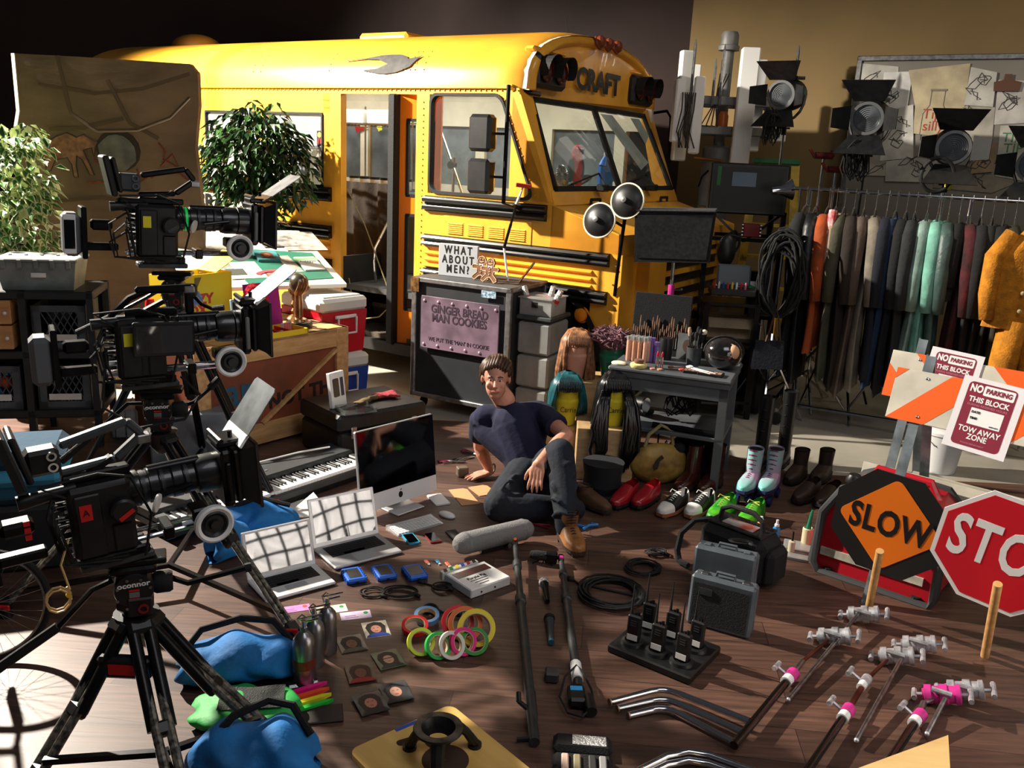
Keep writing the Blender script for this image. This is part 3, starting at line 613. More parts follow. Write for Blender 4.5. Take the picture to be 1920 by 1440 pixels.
c=onb(1890,150); tag(MB(BMx@TR(c[0],c[1],.022)).prism([(-.11,-.02),(-.03,.0),(-.03,.05),(.03,.05),(.03,.0),(.12,-.02),(.11,-.1),(-.1,-.1)],0,.004).o('brown_clip_card',mt('brown_card',(84,58,44),.9),None,0),'brown card clipped over the sheets at the right end of the whiteboard','card')
# ================================================================ ANTENNA TOWER PROP
g=T('antenna_tower','mobile phone mast prop with white panel antennas on a thick grey pole','tower',(1.93,9.0,0))
TG=mt('galvanised_pole_grey',(112,112,110),.55,metal=.3,var=.12,scale=6)
MB().lathe([(.15,0),(.15,2.12),(.12,2.14),(.001,2.14)],28).o('base_column',TG,g)
MB().lathe([(.055,2.1),(.055,3.02),(.10,3.03),(.10,3.07),(.085,3.08),(.085,3.17),(.07,3.2),(.001,3.2)],24).o('upper_pole',TG,g)
b=MB()
for z in (2.28,2.55): b.bx(-.42,.52,-.26,-.20,z-.04,z+.04,b=.006)
b.o('cross_bracket',TG,g); 
b=MB()
for z in (2.28,2.55): b.bx(-.42,.52,.16,.22,z-.04,z+.04,b=.006); 
b.bx(-.42,-.36,-.2,.2,2.24,2.6); b.bx(.46,.52,-.2,.2,2.24,2.6); b.o('cross_bracket',TG,g,0)
for (x,y,w,d,z0,z1,rz) in ((-.41,-.1,.13,.09,1.98,3.0,12),(-.49,-.34,.10,.10,2.15,2.72,8),(-.31,-.34,.10,.08,2.05,2.75,-4),(-.27,.1,.08,.06,2.3,2.9,0),(.13,-.36,.17,.12,1.95,3.02,-6),(.30,-.1,.12,.08,2.1,2.95,4),(.52,-.2,.13,.07,2.2,2.65,0),(-.24,.0,.05,.04,2.05,2.5,0),(.25,.25,.1,.08,1.98,2.4,0)):
    MB(TR(x,y,0)@RZ(rz)).bx(-w/2,w/2,-d/2,d/2,z0,z1,b=.012).o('panel_antenna',WHT,g)
for x,y,z0,z1 in ((-.38,-.32,2.1,3.08),(-.17,-.3,2.5,2.92),(-.10,-.3,2.5,3.05),(.60,-.25,2.6,3.08)): MB().tube([(x,y,z0),(x,y,z1-.06),(x,y,z1)],[.014,.014,.003],8).o('whip_antenna',STL,g)
b=MB(); rnd=random.Random(3)
for k in range(7):
    x=-.47+.02*k; b.tube([(x,-.4,2.6),(x+.03*math.sin(k),-.43,2.45),(x-.03,-.42,2.25),(x+.04*math.cos(k*2),-.4,2.1)],.006,5)
for k in range(4): b.tube([(-.1+.03*k,-.2,2.8),(-.12,-.22,2.55),(-.25+.05*k,-.28,2.32),(-.05,-.2,2.3)],.007,5)
b.o('antenna_cables',mt('dark_reddish_cable',(40,26,22),.6),g)
MB().tube([(-.25,-.1,2.02),(.02,-.17,2.0),(.0,-.17,1.95)],.012,6).o('tee_handle',mt('brass_handle',(170,120,60),.35,metal=.8),g)
MB().lathe([(.05,0),(.05,.1),(.03,.14)],12,M=TR(-.02,-.16,2.32)).o('orange_connector',mt('orange_connector',(190,96,30),.4),g)
# ================================================================ FRESNEL LIGHTS
def fresnel(px,py,Y,dirx,lab,slab,zst=0,r=.105,sc_=1.0,silver=True):
    p=at(px,py,Y); f=Vector(dirx).normalized(); M=frame(p,Vector((-f.y,f.x,0)),f)  # z = beam
    # local: x sideways, z forward
    g=T('fresnel_light',lab,'studio light',M=M)
    up=M.to_3x3().inverted()@Vector((0,0,1)); us=1 if up.y>0 else -1
    HS=mt('lamp_housing_black',(30,30,32),.45,metal=.3,var=.2,scale=20)
    b=MB(); b.lathe([(.001,-.30),(.09,-.30),(.13,-.26),(.14,-.16),(.135,-.04),(.118,0),(.118,.05),(.105,.05)],24,cap=False); b.o('lamp_housing',HS,g)
    b=MB()
    for k in range(5): b.bx(-.10,.10,us*(.125),us*(.155),-.25+k*.045,-.23+k*.045)
    b.o('cooling_fins',HS,g,0)
    MB().ring(.122,.10,.045,.06,28).o('lens_ring',mt('grey_lens_ring',(120,122,124),.35,metal=.6),g)
    b=MB(); pr=[]
    for k in range(7): rr_=.10*(1-k/7); pr+= [(rr_,.035+.006),(max(rr_-.012,.001),.035+.014)]
    b.lathe(pr,28,cap=False); b.o('fresnel_lens',mt('fresnel_glass',(96,100,104),.12,coat=.6),g)
    def door(name,a,w0,w1,L,tilt):
        D=RZ(a)@TR(0,.125,.055)@RX(tilt)
        MB(D).prism([(-w0,0),(w0,0),(w1,L),(-w1,L)],0,.004).o(name,BLK,g,0)
    if us>0: door('barn_door_flap',0,.11,.19,.20,42)
    else: door('barn_door_flap',180,.11,.19,.20,42)
    door('barn_door_flap',180 if us>0 else 0,.11,.19,.20,48)
    door('barn_door_flap',90,.09,.07,.17,50); door('barn_door_flap',-90,.09,.07,.17,50)
    b=MB(); pts=[(.16*math.cos(R(-a)),us*.18*math.sin(R(-a))*1.2,-.12) for a in range(0,181,20)]; b.tube([(.16,0,-.12)]+pts[1:-1]+[(-.16,0,-.12)],.012,6); b.o('yoke',STL,g)
    q=M@Vector((0,-us*.22,-.12)); s=T('light_stand',slab,'stand',(q.x,q.y,0))
    col=CHR if silver else BLKM
    b=MB().tube([(0,0,.35),(0,0,.95)],.017,10); b.o('lower_tube',col,s); MB().cyl((0,0,.9),(0,0,q.z-.05),.011,n=10).o('upper_tube',col,s)
    MB().cyl((0,0,q.z-.12),(0,0,q.z+.0),.022,n=10).cyl((-.05,0,q.z-.06),(.05,0,q.z-.06),.008,n=6).o('stand_spigot',BLKM,s)
    for k in range(3):
        a=R(30+120*k); MB().tube([(0,0,.75),(.28*math.cos(a),.28*math.sin(a),.35),(.46*math.cos(a),.46*math.sin(a),.012)],.010,6).o('leg',col,s)
    return g,s,q
def hank(p,lab,w=.07,L=.34,n=12,m=RUB,seed=1,cat='cable',name='cable_hank'):
    rnd=random.Random(seed); b=MB()
    for k in range(n):
        dx=rnd.uniform(-w,w); dy=rnd.uniform(-.03,.03); LL=L*rnd.uniform(.8,1.1); ww=w*rnd.uniform(.3,.9)
        b.tube([(dx*.2,dy,0),(dx*.6+ww,dy,-LL*.3),(dx+ww*.8,dy,-LL*.75),(dx,dy,-LL),(dx-ww*.8,dy,-LL*.75),(dx*.6-ww,dy,-LL*.3),(dx*.2-.005,dy,-.005)],.006,5)
    b.tube([(-.03,.02,-.03),(.03,.03,-.05),(.03,-.03,-.05),(-.03,-.03,-.04)],.012,5,closed=True)
    o=b.o(name,m); o.location=p; return tag(o,lab,cat)
fresnel(1468,178,8.0,(-.55,-.8,-.08),'fresnel lamp with open barn doors beside the antenna mast','chrome light stand beside the antenna mast')
fresnel(1628,222,7.0,(-.5,-.85,-.06),'fresnel lamp with barn doors, left one in front of the whiteboard','black light stand under the left whiteboard lamp',silver=False)
fresnel(1787,276,6.8,(-.35,-.9,-.05),'fresnel lamp with a wide top flap, in front of the whiteboard sketches','light stand rising behind the garment rail, carrying the right lamp')
fresnel(1942,310,6.6,(-.6,-.8,-.05),'fresnel lamp cut off by the right edge of the photo','light stand at the right edge behind the mustard costume')
hank(at(1452,205,7.9),'black cable hank hanging under the lamp by the antenna mast',.06,.28,12,seed=1)
hank(at(1606,262,6.95),'black cable hank hanging under the left whiteboard lamp',.08,.30,14,seed=2)
p=at(1757,328,6.75); o=T('cable_coil','round black cable coil hanging under the right whiteboard lamp','cable',M=frame(p,(.9,-.3,0),(.3,.9,.1)))
b=MB(); 
for k in range(9): b.tube([((.105+.006*(k%3))*math.cos(t*PI/12),(.12+.006*(k%3))*math.sin(t*PI/12),-.02+.008*(k//2)) for t in range(24)],.008,5,closed=True)
b.o('coiled_cable',RUB,o); MB().cb((.09,.08,0),(.05,.04,.05),b=.008).o('yellow_tie',YLP,o)
# ================================================================ C-STAND HEADS BEHIND THE RACK
REDM=mt('red_painted_metal',(120,40,34),.45,metal=.4,var=.25,scale=20)
for px,py,Y,lb in ((1545,292,7.4,'left red gobo head on a stand pole behind the garment rack'),(1568,318,7.3,'right red gobo head on a stand pole behind the garment rack')):
    p=at(px,py,Y); g=T('grip_stand',lb.replace('gobo head on a stand pole','knuckled grip stand'),'stand',(p.x,p.y,0))
    MB().cyl((0,0,.05),(0,0,p.z),.011,n=8).o('stand_pole',CHR,g)
    MB().cyl((-.07,0,p.z),(.07,0,p.z),.028,n=12).cyl((.07,-.03,p.z),(.07,.04,p.z+.04),.010,n=6).o('gobo_head',REDM,g); MB().bar((-.07,0,p.z-.02),(-.12,0,p.z+.05),.02,.02).o('tee_handle',REDM,g)
    for k in range(3): a=R(120*k+20); MB().tube([(0,0,.3),(.38*math.cos(a),.38*math.sin(a),.012)],.012,6).o('leg',CHR,g)
# ================================================================ STEP LADDER
p=at(1455,303,8.4); FIB=mt('yellow_fibreglass',(176,146,40),.5,var=.15,scale=10)
g=T('step_ladder','yellow fibreglass step ladder with a green top behind the cart','ladder',(p.x,p.y,0),-8); h=p.z
MB().cb((0,0,h),(.42,.14,.05),b=.01).o('ladder_top',mt('green_ladder_cap',(32,96,58),.5),g)
for s_ in (-1,1):
    MB().bar((s_*.17,-.03,h),(s_*.29,-.30,.0),.03,.075,up=(1,0,0)).o('front_rail',FIB,g,0); MB().bar((s_*.15,.05,h-.05),(s_*.22,.65,.0),.03,.05,up=(1,0,0)).o('rear_rail',FIB,g,0)
for k in range(6): t=(k+1)/7; w=.17+.12*t; MB().cb((0,-.03-.27*t,h*(1-t)),(2*w,.09,.025)).o('ladder_step',FIB,g,0)
# ================================================================ DIT MONITOR CART
p=at(1400,395,7.3)
g=T('monitor_cart','black wheeled frame cart for the video monitor, right of the bus hood','cart',(p.x,p.y,0),-4)
X0,X1=-.30,.30; h=p.z
for x in (X0,X1):
    for y in (0,.5): MB().bx(x-.02,x+.02,y-.02,y+.02,.12,h).o('cart_post',BLKM,g,0)
for z in (h,h-.22,.75,.18): 
    b=MB(); b.bx(X0-.02,X1+.02,-.02,.02,z-.03,z); b.bx(X0-.02,X1+.02,.48,.52,z-.03,z); b.bx(X0-.02,X0+.02,0,.5,z-.03,z); b.bx(X1-.02,X1+.02,0,.5,z-.03,z); b.o('cross_rail',BLKM,g,0)
MB().bx(X0,X1,0,.5,.72,.74).o('cart_shelf',BLKM,g,0); MB().bx(X0,X1,0,.5,.15,.17).o('cart_shelf',BLKM,g,0)
for s_ in (-1,1): MB().bar((0,0,h-.25),(s_*.28,0,h-.02),.02,.02).o('cart_brace',BLKM,g,0)
for x in (X0,X1):
    for y in (0,.5): MB(TR(x-.02,y,.065)@RY(90)).lathe([(.03,0),(.062,.005),(.065,.02),(.062,.035),(.03,.04)],18).o('caster_wheel',RUB,g)
q=at(1402,357,7.25); g=T('video_monitor','black field monitor with a small blue status screen on the cart','monitor',(q.x,q.y,q.z-.19),-4)
MB().bx(-.31,.31,-.04,.06,0,.40,b=.012).o('monitor_body',BLK,g); MB().bx(-.285,.285,-.044,-.04,.03,.37).o('monitor_screen',mt('dark_monitor_screen',(10,14,13),.5),g,0)
MB().bx(-.14,.05,-.047,-.044,.22,.33).o('status_display',mt('blue_status_display',(40,62,78),.3,emit=.12),g,0); MB().bx(-.26,-.23,-.047,-.044,.22,.37).o('green_tape_strip',mt('green_tape_dim',(26,96,44),.6),g,0)
MB().tube([(-.33,0,.33),(-.38,-.02,.28),(-.40,-.02,.20)],.01,6).o('side_handle',BLKM,g)
q=at(1476,356,7.0); g=T('clamp_lamp','small chrome reflector lamp clipped at the right of the cart','lamp',M=frame(q,(0,1,0),(.75,-.6,.1)))
MB().lathe([(.001,-.12),(.03,-.12),(.035,-.05),(.08,.03),(.082,.035)],20,cap=False).o('reflector',CHR,g); MB().ball((0,0,0),.028,12,8).o('bulb',WHT,g)
q=at(1408,432,7.15); g=T('power_box','small red power distribution box hung on the cart frame','electrical box',(q.x,q.y,q.z),-4)
MB().cb((0,0,0),(.13,.06,.11),b=.008).o('box_body',mt('dark_red_metal',(110,26,24),.45),g)
for s_ in (-1,1):
    for k in range(4): MB().cyl((s_*.065,-.02,-.04+.027*k),(s_*.078,-.02,-.04+.027*k),.009,n=8).o('knob',STL,g)
hank(at(1378,432,7.1),'pair of black headphones hanging on the cart frame',.05,.16,7,seed=6,cat='headphones',name='headphones')
q=at(1362,470,7.0); g=T('black_fan_heater','black rounded fan hanging in front of the cart','fan',(q.x,q.y,q.z)); MB().ball((0,0,0),(.075,.05,.13),18,12).o('fan_body',BLK,g); MB().cyl((0,0,-.1),(0,0,-.25),.012,n=6).o('fan_stem',BLKM,g)
# paint/marker case on a shelf beside the cart
q=at(1372,545,6.7)
g=T('tool_tray','grey lidded case open and filled with coloured markers below the cart','case',(q.x,q.y,q.z),-6)
MB().bx(-.17,.17,-.1,.1,-.03,.02,b=.008).o('case_base',BLK,g); MB(TR(0,.1,.02)@RX(-12)).bx(-.11,.15,-.01,.02,0,.17,b=.03).o('case_lid',mt('slate_grey_lid',(78,88,94),.5),g)
for k,c in enumerate(((190,40,36),(200,200,200),(40,80,170),(200,60,40),(220,190,60),(230,230,230),(190,30,30),(220,120,140))): MB().tube([(-.14+.033*k,-.05,.01),(-.14+.033*k,-.06,.06),(-.14+.033*k,-.06,.075)],[.008,.008,.002],6).o('marker',mt('marker_%d'%k,c,.4),g)
q=at(1402,540,6.8); tag(MB(frame(q,(1,0,0),(0,-.7,.7))).bx(-.08,.08,-.06,.06,-.01,.01,m=0).prism([(-.07,-.04),(.03,-.05),(.06,.0),(0,.04),(-.06,.03)],.01,.012,m=1).o('sticker_box',[WHT,mt('green_print',(60,150,70),.6)],None,0),'white box with a green print beside the open grey case','box')
q=V(at(1362,575,6.75).x,6.75,0)
g=T('tall_tool_cart','tall narrow black cart standing behind the makeup table','cart',(q.x+.02,q.y,0),-6); h=at(1372,560,6.7).z
for x in (-.18,.2):
    for y in (-.1,.2): MB().bx(x-.02,x+.02,y-.02,y+.02,.1,h-.03).o('cart_post',BLKM,g,0)
for z in (h-.05,.62,.15): MB().bx(-.2,.22,-.12,.22,z,z+.025).o('cart_shelf',BLKM,g,0)
# black upright case right of it, with wheel
q=fl(1440,775); g=T('equipment_trolley','tall black equipment trolley with large wheels right of the makeup table','trolley',(q.x-.22,q.y+.1,0),-20)
MB().bx(-.04,.04,-.04,.04,.05,1.15).o('trolley_upright',BLKM,g,0); MB().bx(-.3,.04,-.02,.3,.32,.75,b=.02).o('trolley_body',mt('charcoal_shell',(48,50,52),.6),g)
MB(TR(.10,-.05,.20)@RY(90)).lathe([(.05,0),(.19,.01),(.2,.04),(.19,.07),(.05,.08)],28).o('trolley_wheel',RUB,g); MB(TR(-.38,-.05,.20)@RY(90)).lathe([(.05,0),(.19,.01),(.2,.04),(.19,.07),(.05,.08)],28).o('trolley_wheel',RUB,g)
q=at(1362,618,6.9); g=T('cardboard_box','open cardboard box with raised flaps behind the makeup table','box',(q.x,q.y,q.z-.13),-4); CBM=mt('cardboard',(150,132,104),.9,var=.08,scale=6)
MB().bx(-.17,.17,-.12,.12,-.0,.24).o('box_body',CBM,g,0); MB(TR(0,-.12,.24)@RX(40)).bx(-.17,.17,-.1,0,0,.004).o('box_flap',CBM,g,0); MB(TR(.17,0,.24)@RY(30)).bx(0,.1,-.12,.12,0,.004).o('box_flap',CBM,g,0)
MB(TR(0,0,-.0)).bx(-.25,.25,-.18,.18,-.04,-.001).bx(-.23,-.19,-.16,-.12,-(q.z-.13),-.04).bx(.19,.23,-.16,-.12,-(q.z-.13),-.04).bx(-.23,-.19,.12,.16,-(q.z-.13),-.04).bx(.19,.23,.12,.16,-(q.z-.13),-.04).o('low_stand',BLKM,T('low_utility_table','low dark table under the cardboard box','table',(q.x,q.y,q.z-.13),-4),0)
# ================================================================ HOODED MONITOR ON STAND
q=at(1268,440,6.35); g=T('hooded_monitor','large monitor in a black fabric hood standing before the bus grille','monitor',(q.x,q.y,q.z),-14)
b=MB(); b.hex8([(-.27,-.14,-.20),(.25,-.14,-.17),(.25,.16,-.2),(-.22,.16,-.2),(-.29,-.16,.16),(.27,-.15,.19),(.25,.16,.17),(-.24,.16,.17)]); b.o('fabric_hood',FAB,g,0,sub=0)
MB().hex8([(-.25,-.145,-.17),(.23,-.145,-.15),(.23,-.10,-.15),(-.25,-.10,-.17),(-.27,-.165,.13),(.25,-.155,.16),(.25,-.1,.16),(-.27,-.10,.13)]).o('monitor_screen',mt('dark_mesh_screen',(34,35,37),.5,var=.3,scale=40),g,0)
MB(TR(0,0,.165)@RY(-2.6)).bx(-.29,.27,-.17,.17,0,.018,b=.008).o('hood_top',mt('worn_black_fabric',(50,50,54),.9,bump=.5,bscale=60),g)
g=T('monitor_stand','chrome grip stand with a magenta collar under the hooded monitor','stand',(q.x,q.y,0)); 
MB().cyl((0,0,.3),(0,0,.9),.019,n=10).o('lower_tube',CHR,g); MB().cyl((0,0,.9),(0,0,q.z-.2),.014,n=10).o('upper_tube',STL,g); MB().cyl((0,0,1.0),(0,0,1.1),.024,n=10).o('magenta_collar',MAG,g); MB().cyl((0,0,1.06),(.08,-.02,1.07),.009,n=6).o('tee_handle',STL,g)
for k in range(3): a=R(120*k-70); MB().tube([(0,0,.45),(.40*math.cos(a),.40*math.sin(a),.012)],.012,6).o('leg',CHR,g)
# ================================================================ BIG CABLE COIL ON A STAND
q=at(1462,520,6.6); g=T('cable_coil','large coil of thick black cable hanging on a stand beside the clothes rack','cable',M=frame(q,(.75,-.5,0),(.5,.75,.0)))
rnd=random.Random(5); b=MB()
for k in range(22):
    rx=rnd.uniform(.105,.16); rz=rnd.uniform(.24,.33); cz=.29-rz; cx=rnd.uniform(-.02,.05)
    b.tube([(cx+rx*math.cos(t*PI/12)+.015*math.sin(t+k),cz+rz*math.sin(t*PI/12),-.07+.007*k) for t in range(24)],.009,5,closed=True)
b.o('coiled_cable',RUB,g)
g=T('coil_stand','chrome folding stand holding the big cable coil','stand',(q.x+.02,q.y+.08,0)); MB().cyl((0,0,.3),(0,0,q.z+.28),.014,n=8).o('stand_tube',CHR,g); MB().cyl((-.08,-.1,q.z+.27),(.08,.05,q.z+.27),.012,n=8).o('hook_arm',CHR,g)
for k in range(3): a=R(120*k+15); MB().tube([(0,0,.72),(.1*math.cos(a),.1*math.sin(a),.45),(.36*math.cos(a),.36*math.sin(a),.012)],.012,6).tube([(.1*math.cos(a),.1*math.sin(a),.45),(0,0,.32)],.007,5).o('leg',CHR,g)
q=at(1440,665,6.3); g=T('tote_bag','dark navy tote bag with long handles hanging by the trolley','bag',(q.x,q.y,q.z),-8); NAV=mt('navy_canvas',(24,28,40),.9,bump=.3)
MB().hex8([(-.11,-.03,-.11),(.11,-.03,-.10),(.11,.03,-.10),(-.11,.03,-.11),(-.10,-.015,.10),(.10,-.015,.11),(.10,.015,.11),(-.10,.015,.10)]).o('bag_body',NAV,g,0)
MB().tube([(-.03,-.02,.1),(-.0,-.01,.25),(.02,0,.34),(.05,-.01,.25),(.07,-.02,.11)],.008,5).o('bag_handle',mt('brown_leather_strap',(70,40,24),.6),g)
g=T('folding_stool','chrome folding stool frame standing on the pale studio floor','stool',tuple(fl(1520,760)),10)
for a,b_ in (((-.2,-.15,.01),(.15,.1,.62)),((.22,-.15,.01),(-.15,.1,.62)),((-.2,.2,.01),(.15,.12,.62)),((.22,.2,.01),(-.15,.12,.62))): MB().cyl(a,b_,.011,n=8).o('leg',CHR,g)
MB().cyl((-.2,-.15,.3),(-.2,.2,.3),.008,n=6).cyl((.22,-.15,.3),(.22,.2,.3),.008,n=6).o('stretcher',CHR,g)
MB().bx(-.2,.2,.05,.2,.62,.65,b=.01).o('stool_seat',FAB,g)
# ================================================================ GARMENT RACK
RA=at(1490,353,6.9); RB=at(1960,374,6.15); RD=(RB-RA).normalized(); RD.z=0
RB.z=RA.z
g=T('garment_rack','chrome rolling garment rack loaded with costumes along the right side','clothes rack',(0,0,0))
MB().cyl(RA,RB+RD*.3,.014,n=12).cyl(RA-RD*.02,RA,.02,n=12).o('hanging_rail',CHR,g)
mid=RA+RD*1.22; b0=RA+RD*.12; b1=RA+RD*1.9
MB().cyl(V(mid.x,mid.y,.12),V(mid.x,mid.y,RA.z),.013,n=10).o('upright',CHR,g); MB().cyl(V(b0.x,b0.y,.12),V(b0.x,b0.y,RA.z),.013,n=10).o('upright',CHR,g)
MB().cyl(V(b0.x,b0.y,.12),V(b1.x,b1.y,.12),.014,n=10).o('base_rail',CHR,g)
nn=V(-RD.y,RD.x,0)
for q in (b0,b1): 
    MB().cyl(V(q.x,q.y,.12)-nn*.25,V(q.x,q.y,.12)+nn*.25,.014,n=10).o('base_foot',CHR,g)
    for s_ in (-.25,.25): qq=V(q.x,q.y,.05)+nn*s_; MB(frame(qq-nn*.012,(0,0,1),nn)).lathe([(.02,0),(.048,.004),(.048,.02),(.02,.024)],16).o('caster_wheel',RUB,g)
HNG=glass('clear_hanger_plastic'); 
def garment(t,col,length,wid,lab,th=.045,sleeve=.6,rough=.9,col2=None,cat='jacket',seed=0,hw=True,yaw=0,bump=.4):
    rnd=random.Random(seed*7+3); p=RA+RD*t; z0=RA.z-.10
    M=frame((p.x,p.y,0),RD,(0,0,1))@RZ(yaw)  # x along rail, y across (away from camera), z up
    g=T(cat.replace(' ','_'),lab,cat,M=M)
    m=mt('cloth_%d'%seed,col,rough,var=.18,scale=6,bump=bump,bscale=30,col2=col2)
    def body(u,v):
        a=2*PI*u; z=z0-.06-length*v; w=wid*(.30+.70*min(1,v*7))*(1+.10*v); tt=th*(.55+.6*min(1,v*5))*(1+.35*v)
        f=1+.38*math.sin(a*6+seed+v*3)*min(1,v*3)
        return (tt*math.sin(a)*f+.012*math.sin(seed*2+v*5),w*math.cos(a)*(1+.04*math.sin(a*7+seed)),z-.01*math.sin(a*3+seed)*v-.02-.13*(abs(math.cos(a))**1.5)*(1-.6*min(1,v*7)))
    MB().grid(body,28,16,cu=True).o('garment_body',m,g,180)
    if sleeve:
        for s_ in (-1,1):
            y=s_*wid*.92; sx=rnd.uniform(-.01,.03)
            MB().tube([(0,y*.80,z0-.09),(sx,y*1.12,z0-.18),(sx*1.4,y*1.2,z0-.18-sleeve*.5),(sx*1.8+.01,y*1.12,z0-.16-sleeve)],[.04,.058,.05,.04],10).o('sleeve',m,g,180)
    b=MB().tube([(0,-wid*.8,z0-.10),(0,-.05,z0-.03),(0,0,z0-.02),(0,.05,z0-.03),(0,wid*.8,z0-.10)],.006,6).tube([(0,0,z0-.02),(0,0,z0+.06),(0,-.02,z0+.10),(0,.0,z0+.122),(0,.022,z0+.11)],.0028,5)
    o=b.o('hanger' ,STL,g); return g
GL=[(.10,(22,22,24),.95,'black wool coat first on the rack beside the cable coil','coat'),(.18,(20,21,24),1.0,'shiny black leather jacket near the left end of the rack','jacket'),
(.265,(150,66,24),.75,'rust orange shirt between the black leather jacket and the floral blouse','shirt'),(.32,(170,140,120),.5,'cream blouse with a red and pink neck scarf','blouse'),(.38,(74,72,56),.95,'olive tweed coat beside the cream blouse','coat'),
(.45,(40,30,26),1.0,'dark brown coat left of the taupe one','coat'),(.52,(92,78,68),1.05,'long taupe wool coat with a lit sleeve','coat'),(.60,(120,112,100),1.0,'light grey beige coat, palest of the coats on the left half','coat'),
(.68,(20,24,36),.9,'near black navy blazer left of the blue jacket','blazer'),(.74,(24,44,72),.95,'deep blue denim jacket in the middle of the rack','jacket'),(.81,(18,18,20),1.0,'black dress coat right of the blue jacket','coat'),(.87,(40,42,44),.95,'charcoal jacket just left of the mint shirts','jacket'),
(.95,(132,158,148),.85,'pale sage green shirt, left of the two mint ones','shirt'),(1.02,(118,176,158),.8,'bright mint green cardigan with a lit shoulder','cardigan'),(1.09,(64,84,80),.95,'dark teal satin robe behind the centre upright','robe'),
(1.16,(22,22,22),.5,'short black jacket right of the mint cardigan','jacket'),(1.23,(88,26,28),.9,'dark red floral dress hanging by the chrome upright','dress'),(1.30,(26,26,28),1.0,'black coat right of the floral dress','coat'),(1.37,(34,34,32),1.0,'dark grey coat third from the mustard costume','coat'),
(1.44,(20,20,20),1.05,'long black coat second from the mustard costume','coat'),(1.51,(48,44,30),.95,'dark olive coat next to the mustard costume','coat')]
for i,(t,c,L,lb,ct) in enumerate(GL):
    garment(t,c,L+(.25 if i<12 else .1)*(L>.6),.19+.02*((i*7)%3)/2,lb,seed=i,cat=ct,th=.026,sleeve=.55 if L>.6 else .35,rough=.45 if i in (1,14) else .9,col2=(24,20,22) if i==16 else None,yaw=((i*37)%9)-4)
q=RA+RD*.325; b=MB(); b.tube([V(q.x,q.y,RA.z-.14)-nn*.17,V(q.x,q.y,RA.z-.30)-nn*.22,V(q.x,q.y,RA.z-.40)-nn*.20],[.03,.035,.02],8); tag(b.o('neck_scarf',mt('red_white_scarf',(190,60,66),.8,col2=(220,190,190),scale=20)),'small red and white scarf tied on the cream blouse hanger','scarf')
q=RA+RD*.04; tag(MB().tube([V(q.x,q.y-.02,RA.z),V(q.x+.01,q.y-.03,RA.z-.4),V(q.x-.04,q.y-.03,RA.z-1.0),V(q.x-.01,q.y-.01,RA.z-1.0),V(q.x+.02,q.y,RA.z-.4)],.008,5).o('hanging_strap',RUB),'long thin black strap looped over the left end of the rack','strap')
# mustard costume
p=RA+RD*1.60-nn*.36; MUS=mt('mustard_corduroy',(196,124,22),.85,var=.12,scale=20,bump=.5,bscale=70)
g=T('mustard_costume','mustard yellow double breasted jacket and trousers hanging at the right end of the rack','costume',M=frame((p.x+.08,p.y,0),(.98,-.2,0),(0,0,1)))
z0=RA.z-.06
def mj(u,v):
    a=2*PI*u; w=.10+.15*min(1,v*3.2)+.03*v; return (w*math.cos(a)+.01*math.sin(v*9),-.08*math.sin(a)*(1+.15*math.sin(a*6))*min(1,.3+v*3),z0-.05-.72*v-.05*abs(math.cos(a))*(1-min(1,v*3)))
MB().grid(mj,32,14,cu=True).o('jacket_body',MUS,g,180)
for s_ in (-1,1): MB().tube([(s_*.18,0,z0-.14),(s_*.27,-.02,z0-.30),(s_*.28,-.04,z0-.55),(s_*.26,-.05,z0-.72)],[.05,.062,.055,.045],12).o('sleeve',MUS,g,180)
for s_ in (-1,1): MB().tube([(s_*.07,0,z0-.72),(s_*.09,-.01,z0-1.0),(s_*.10,0,z0-1.3),(s_*.10,0,.28)],[.09,.09,.075,.065],12).o('trouser_leg',MUS,g,180)
for i in range(4):
    for s_ in (-1,1): MB(TR(s_*.055-.03,-.10-.004,z0-.28-.12*i)@RX(90)).lathe([(.014,0),(.014,.004),(.008,.008),(.001,.008)],12,cap=False).o('button',mt('brass_button',(210,190,140),.4,metal=.3),g)
# costume fragment: white boots/bucket behind barricade
q=fl(1790,905); g=T('plastic_bucket','white plastic bucket standing behind the barricades','bucket',(q.x,q.y+.25,0)); MB().lathe([(.11,0),(.14,.26),(.15,.27),(.15,.29),(.14,.30),(.10,.31),(.001,.32)],28).o('bucket_body',WHT,g); MB().tube([(-.14,0,.27),(-.1,-.1,.2),(.1,-.1,.2),(.14,0,.27)],.004,5).o('bucket_handle',STL,g)
# ================================================================ MID GROUND
def edge(p,q,z=0):
    """frame on the ground under two picture points lying at height z; x runs from p to q"""
    a=fl(p[0],p[1],z); b=fl(q[0],q[1],z); L=(b-a).length; a.z=0; b.z=0
    return frame(a,b-a,(0,0,1)),L
DK=mt('dark_case_laminate',(44,46,50),.55,var=.15,scale=4); ALU=mt('aluminium_edge',(150,150,150),.4,metal=.8,var=.15,scale=20)
